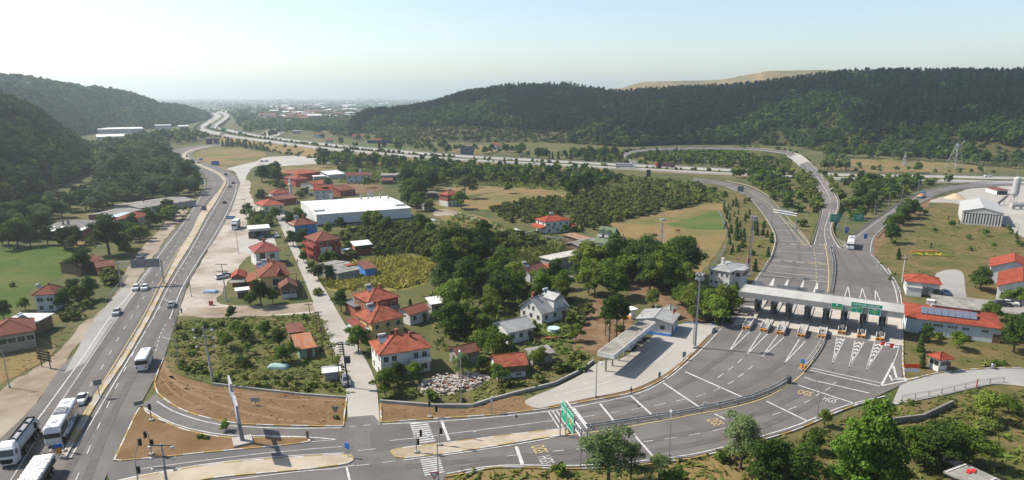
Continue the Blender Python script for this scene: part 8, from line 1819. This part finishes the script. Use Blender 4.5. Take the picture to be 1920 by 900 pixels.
# ---- hill forests
def hillfill(at, n, kf, hr, tr=(0,1.02), ur=(0,1), seed=3, label='', group=None, keep=None):
    r = random.Random(seed); 
    for _ in range(n):
        u = r.uniform(*ur); t = r.uniform(*tr)
        if keep and not keep(u, t, r): continue
        p = at(u, t); k = kf(u, t, r)
        if k: put(k, p, r.uniform(*hr)*KINDS[k]['h']/9, label, group)
def pk(u, t, r):
    # pines on the upper slope, broad-leaved scrub and hazel in patches on the lower one
    a = mnoise.noise(Vector((u*14, t*5, 1.5))); b = mnoise.noise(Vector((u*22, t*9, 7.5)))
    e = .36+.16*math.sin(u*11)+.09*math.sin(u*31)-(.22 if u > .45 else 0)-(.2 if u < .12 else 0)+.1*a
    if t > e+r.uniform(-.05,.05): return 'pine_tree' if b > -.42 or r.random() < .5 else 'dark_tree'
    if t < .18 and .1 < u < .42: return 'hazel_bush' if r.random() < .75 else None
    if a > .12: return r.choice(['dark_tree','dark_tree','broadleaf_tree'])
    if b > .1: return 'hazel_bush'
    if b < -.35: return r.choice(['hazel_bush', None])
    return r.choice(['dark_tree','hazel_bush','dark_tree'])
def lk(u, t, r):
    a = mnoise.noise(Vector((u*16, t*6, 4)))
    return r.choice(['dark_tree','dark_tree','broadleaf_tree']) if a > -.1 else (r.choice(['broadleaf_tree','hazel_bush']) if a > -.35 else r.choice(['hazel_bush', None]))
hillfill(hill_pine, 13500, pk, (6.5,11.5), label='tree of the forest on the right hill', group='trees of the right hill forest')
hillfill(hill_far, 6000, lk, (7,11), label='tree of the forest on the far left hill', group='trees of the far left hill')
hillfill(hill_near, 3600, lk, (6,10), label='tree of the dark forest on the near left hill', group='trees of the near left hill')
hillfill(hill_bare, 60, lambda u, t, r: 'shrub', (5,8), tr=(.3,.95), label='low bush on the bare distant hill', group='bushes of the bare hill')
# ---- the far plain
def plain():
    r = random.Random(9)
    for _ in range(5200):
        py = 183+62*r.random()**1.6; px = r.uniform(300, 1000) if py < 215 else r.uniform(330, 700)
        p = G(px, py)
        if py > 222 and px < 470: continue
        if mnoise.noise(Vector((p.x*.004, p.y*.0025, 3))) < -.12: continue
        if free(p.x, p.y): put(r.choice(['broadleaf_tree','dark_tree','broadleaf_tree']), p, r.uniform(6,12), 'tree of the hazy far plain', 'trees of the far plain')
plain()
# ---- everything becomes objects: the largest in the picture stand alone, the rest is one mass per kind
def plant_all():
    for kn, L_ in POOL.items():
        K = KINDS[kn]
        def size(e): return PXM(e[0])*e[1]*K['h'] if e[0].y > 60 else 0
        def seen(e):
            D = e[0].y*ct-(e[0].z-CAMH)*st; x = PCX+FPX*e[0].x/D; y = PCY-FPX*(e[0].y*st+(e[0].z-CAMH)*ct)/D; m = 60
            return -m < x < 1920+m and 80 < y < 900+m+size(e)
        L_.sort(key=lambda e: -size(e)*(1 if seen(e) else .001))
        n1 = min(len(L_), 285); rest = L_[n1:]
        for i, (p, s, lb, gp, wm) in enumerate(L_[:n1]):
            big = size(L_[i]); r = random.Random(i*7+len(kn)); sc = (s*wm, s*wm, s); rz = r.uniform(0, 6.28)
            if big > 30:
                o = empty(kn, p, rz, lb, kn.split('_')[-1] if kn != 'shrub' else 'shrub', gp); o.scale = sc
                cm, tm = meshes(kn, 'near', r.randrange(NVAR['near']))
                for nm, m_ in (('crown', cm), ('trunk', tm)):
                    c = bpy.data.objects.new(nm, m_); COL.objects.link(c); c.parent = o
            else:
                o = bpy.data.objects.new(kn, meshes(kn, 'mid' if big > 11 else 'far', r.randrange(4))); COL.objects.link(o); o.location = p; o.rotation_euler.z = rz; o.scale = sc
                tag(o, lb, kn.split('_')[-1] if kn != 'shrub' else 'shrub', gp)
        if not rest: continue
        Vs, Fs, Ms, Va = [], [], [], []; off_ = 0
        for i, (p, s, lb, gp, wm) in enumerate(rest):
            lod = 'mid' if PXM(p)*s*K['h'] > 22 else 'far'
            V, F, tv, tf = TM[kn, lod, i % 4]; a = NP.rand()*6.283; ca, sa = math.cos(a), math.sin(a)
            if PXM(p)*s*K['h'] < 9: k = max(24, len(F)//3); V = V[:k*4].copy(); F = F[:k]; c = V.reshape(-1,4,3).mean(1); V = (c[:,None]+(V.reshape(-1,4,3)-c[:,None])*1.6).reshape(-1,3)
            X = V*np.array([s*wm, s*wm, s]); X = np.stack([X[:,0]*ca-X[:,1]*sa, X[:,0]*sa+X[:,1]*ca, X[:,2]], 1)+np.array(p)
            Vs.append(X); Fs.append(F+off_); Ms.append(np.zeros(len(F))); Va.append(np.full(len(X), NP.rand())); off_ += len(X)
        me = np_mesh(kn+'_mass', np.vstack(Vs), np.vstack(Fs), [MATS[K['m']]], None, np.concatenate(Va))
        o = bpy.data.objects.new({'tall_tree':'tall_wood','stone_pine':'stone_pine_wood','pine_tree':'pine_forest','broadleaf_tree':'broadleaf_forest','dark_tree':'dark_forest','willow_tree':'willow_wood','hazel_bush':'hazel_thicket','shrub':'undergrowth','conifer_tree':'conifer_wood','bright_tree':'young_wood'}[kn], me); COL.objects.link(o); o['kind'] = 'stuff'
plant_all()
# ---- low cover nobody could count: weeds, dry tufts, corn
def tufts(name, polys, gap, m, size, hgt, n=5, seed=1, skip=.1, flat=1.0):
    P = []
    for poly in polys: fill(poly, gap, lambda x, y, r: P.append((x, y, r.uniform(.6,1.3))), seed=seed, skip=skip)
    N = len(P)*n; c = np.repeat(np.array([(x, y, 0) for x, y, s in P]), n, 0); s = np.repeat(np.array([q[2] for q in P]), n)
    c[:,:2] += NP.normal(size=(N,2))*size*.5; a = NP.rand(N)*6.283; hh = hgt*s*(.6+.7*NP.rand(N)); w = size*s*(.5+.6*NP.rand(N)); lean = NP.normal(size=(N,2))*(hgt*.2+size*.75*flat)
    d = np.stack([np.cos(a)*w/2, np.sin(a)*w/2, np.zeros(N)], 1); top = np.stack([lean[:,0], lean[:,1], hh], 1); c[:,2] = .05
    V = np.stack([c-d, c+d, c+d*.55+top, c-d*.55+top], 1).reshape(-1,3); va = np.repeat(NP.rand(len(P)), n*4)
    o = bpy.data.objects.new(name, np_mesh(name, V, np.arange(N*4).reshape(N,4), [MATS[m]], None, va)); COL.objects.link(o); o['kind'] = 'stuff'
tufts('corn', [[(625,502),(700,487),(770,482),(813,490),(810,512),(785,533),(740,543),(690,538),(640,546),(607,535)]], 1.0, 'leaf_corn', .7, 1.0, 5, flat=1.2)
tufts('corn', [[(925,485),(980,472),(1040,462),(1076,471),(1058,489),(1010,498),(950,498)]], 1.2, 'leaf_weed', .9, 1.3, 4, flat=.8)
tufts('weeds', [[(318,690),(330,600),(430,598),(590,592),(610,606),(650,700),(650,742),(560,738),(400,720)],[(720,752),(790,742),(880,758),(990,735),(1110,678),(1130,668),(1080,662),(990,690),(880,720),(720,728)],[(840,900),(900,886),(1080,882),(1200,876),(1300,863),(1400,842),(1500,812),(1580,790),(1680,762),(1840,730),(1990,738),(1990,920),(1000,920),(830,920)]], 1.7, 'leaf_weed', .8, .4, 5)
tufts('dry_grass_tufts', [[(300,740),(290,715),(298,685),(320,700),(400,724),(560,742),(648,746),(645,795),(500,795),(430,790),(350,770)],[(216,857),(262,768),(300,790),(350,810),(430,824),(570,823),(520,832),(400,843),(300,853)],[(716,760),(815,768),(885,768),(965,745),(1000,766),(935,774),(835,781),(716,788)],[(70,640),(150,600),(110,660),(30,715),(0,720),(0,650)]], 1.5, 'leaf_dry', .5, .16, 4, skip=.45)
tufts('weeds', [[(1350,482),(1370,400),(1365,362),(1400,366),(1435,402),(1452,438),(1446,475),(1420,515),(1390,515)],[(1640,472),(1690,412),(1740,387),(1800,400),(1880,422),(1960,500),(1850,498),(1760,506),(1700,513)],[(1700,560),(1690,700),(1760,690),(1920,685),(1920,650),(1800,630)]], 3.2, 'leaf_weed', .6, .22, 4, skip=.4)
tufts('scrub_cover', [[(820,318),(1000,318),(1190,330),(1300,342),(1370,365),(1340,378),(1180,365),(1080,360),(940,350),(830,345)],[(860,400),(960,430),(1060,445),(1100,470),(930,480),(860,470),(800,440)],[(800,560),(900,500),(1000,540),(1080,560),(1080,660),(900,700),(830,660)],[(640,300),(800,305),(830,345),(760,345),(640,345)]], 2.6, 'leaf_bush', 1.4, .8, 4)
# rubble heap beside the white corner house
def rubble():
    P = []
    fill([(790,718),(820,708),(900,702),(915,712),(890,726),(830,740),(798,738)], .6, lambda x, y, r: P.append((x, y)), skip=.02)
    q = MB(); r = random.Random(2)
    for x, y in P: q.box((x, y, r.uniform(.1,.75)), (r.uniform(.25,.95), r.uniform(.2,.55), r.uniform(.1,.3)), r.uniform(0,3.1), r.choice([0,0,0,2,2,1]) if r.random() < .6 else 0)
    o = q.build('rubble', [mat('rubble_white', (.46,.43,.40), (.34,.32,.29), .8), MATS['brick_floor'], mat('rubble_pink', (.42,.31,.27), (.45,.36,.32), .8)]); o['kind'] = 'stuff'
rubble()
area('bare_soil', [(788,720),(830,706),(905,701),(918,712),(890,728),(830,742),(795,740)], m_gravel, z=.1)
# ================================================================ haze
hz = bpy.data.materials.new('haze'); hz.use_nodes = True; hn = hz.node_tree; hn.nodes.clear()
pv = hn.nodes.new('ShaderNodeVolumePrincipled'); pv.inputs['Color'].default_value = (.80, .92, 1, 1)
pv.inputs['Density'].default_value = .00016; pv.inputs['Anisotropy'].default_value = .62
ho = hn.nodes.new('ShaderNodeOutputMaterial'); hn.links.new(pv.outputs[0], ho.inputs['Volume'])
mb = MB(); mb.box((0, 4400, 96), (17400, 9800, 200))
o = mb.build('haze', hz); o['kind'] = 'stuff'
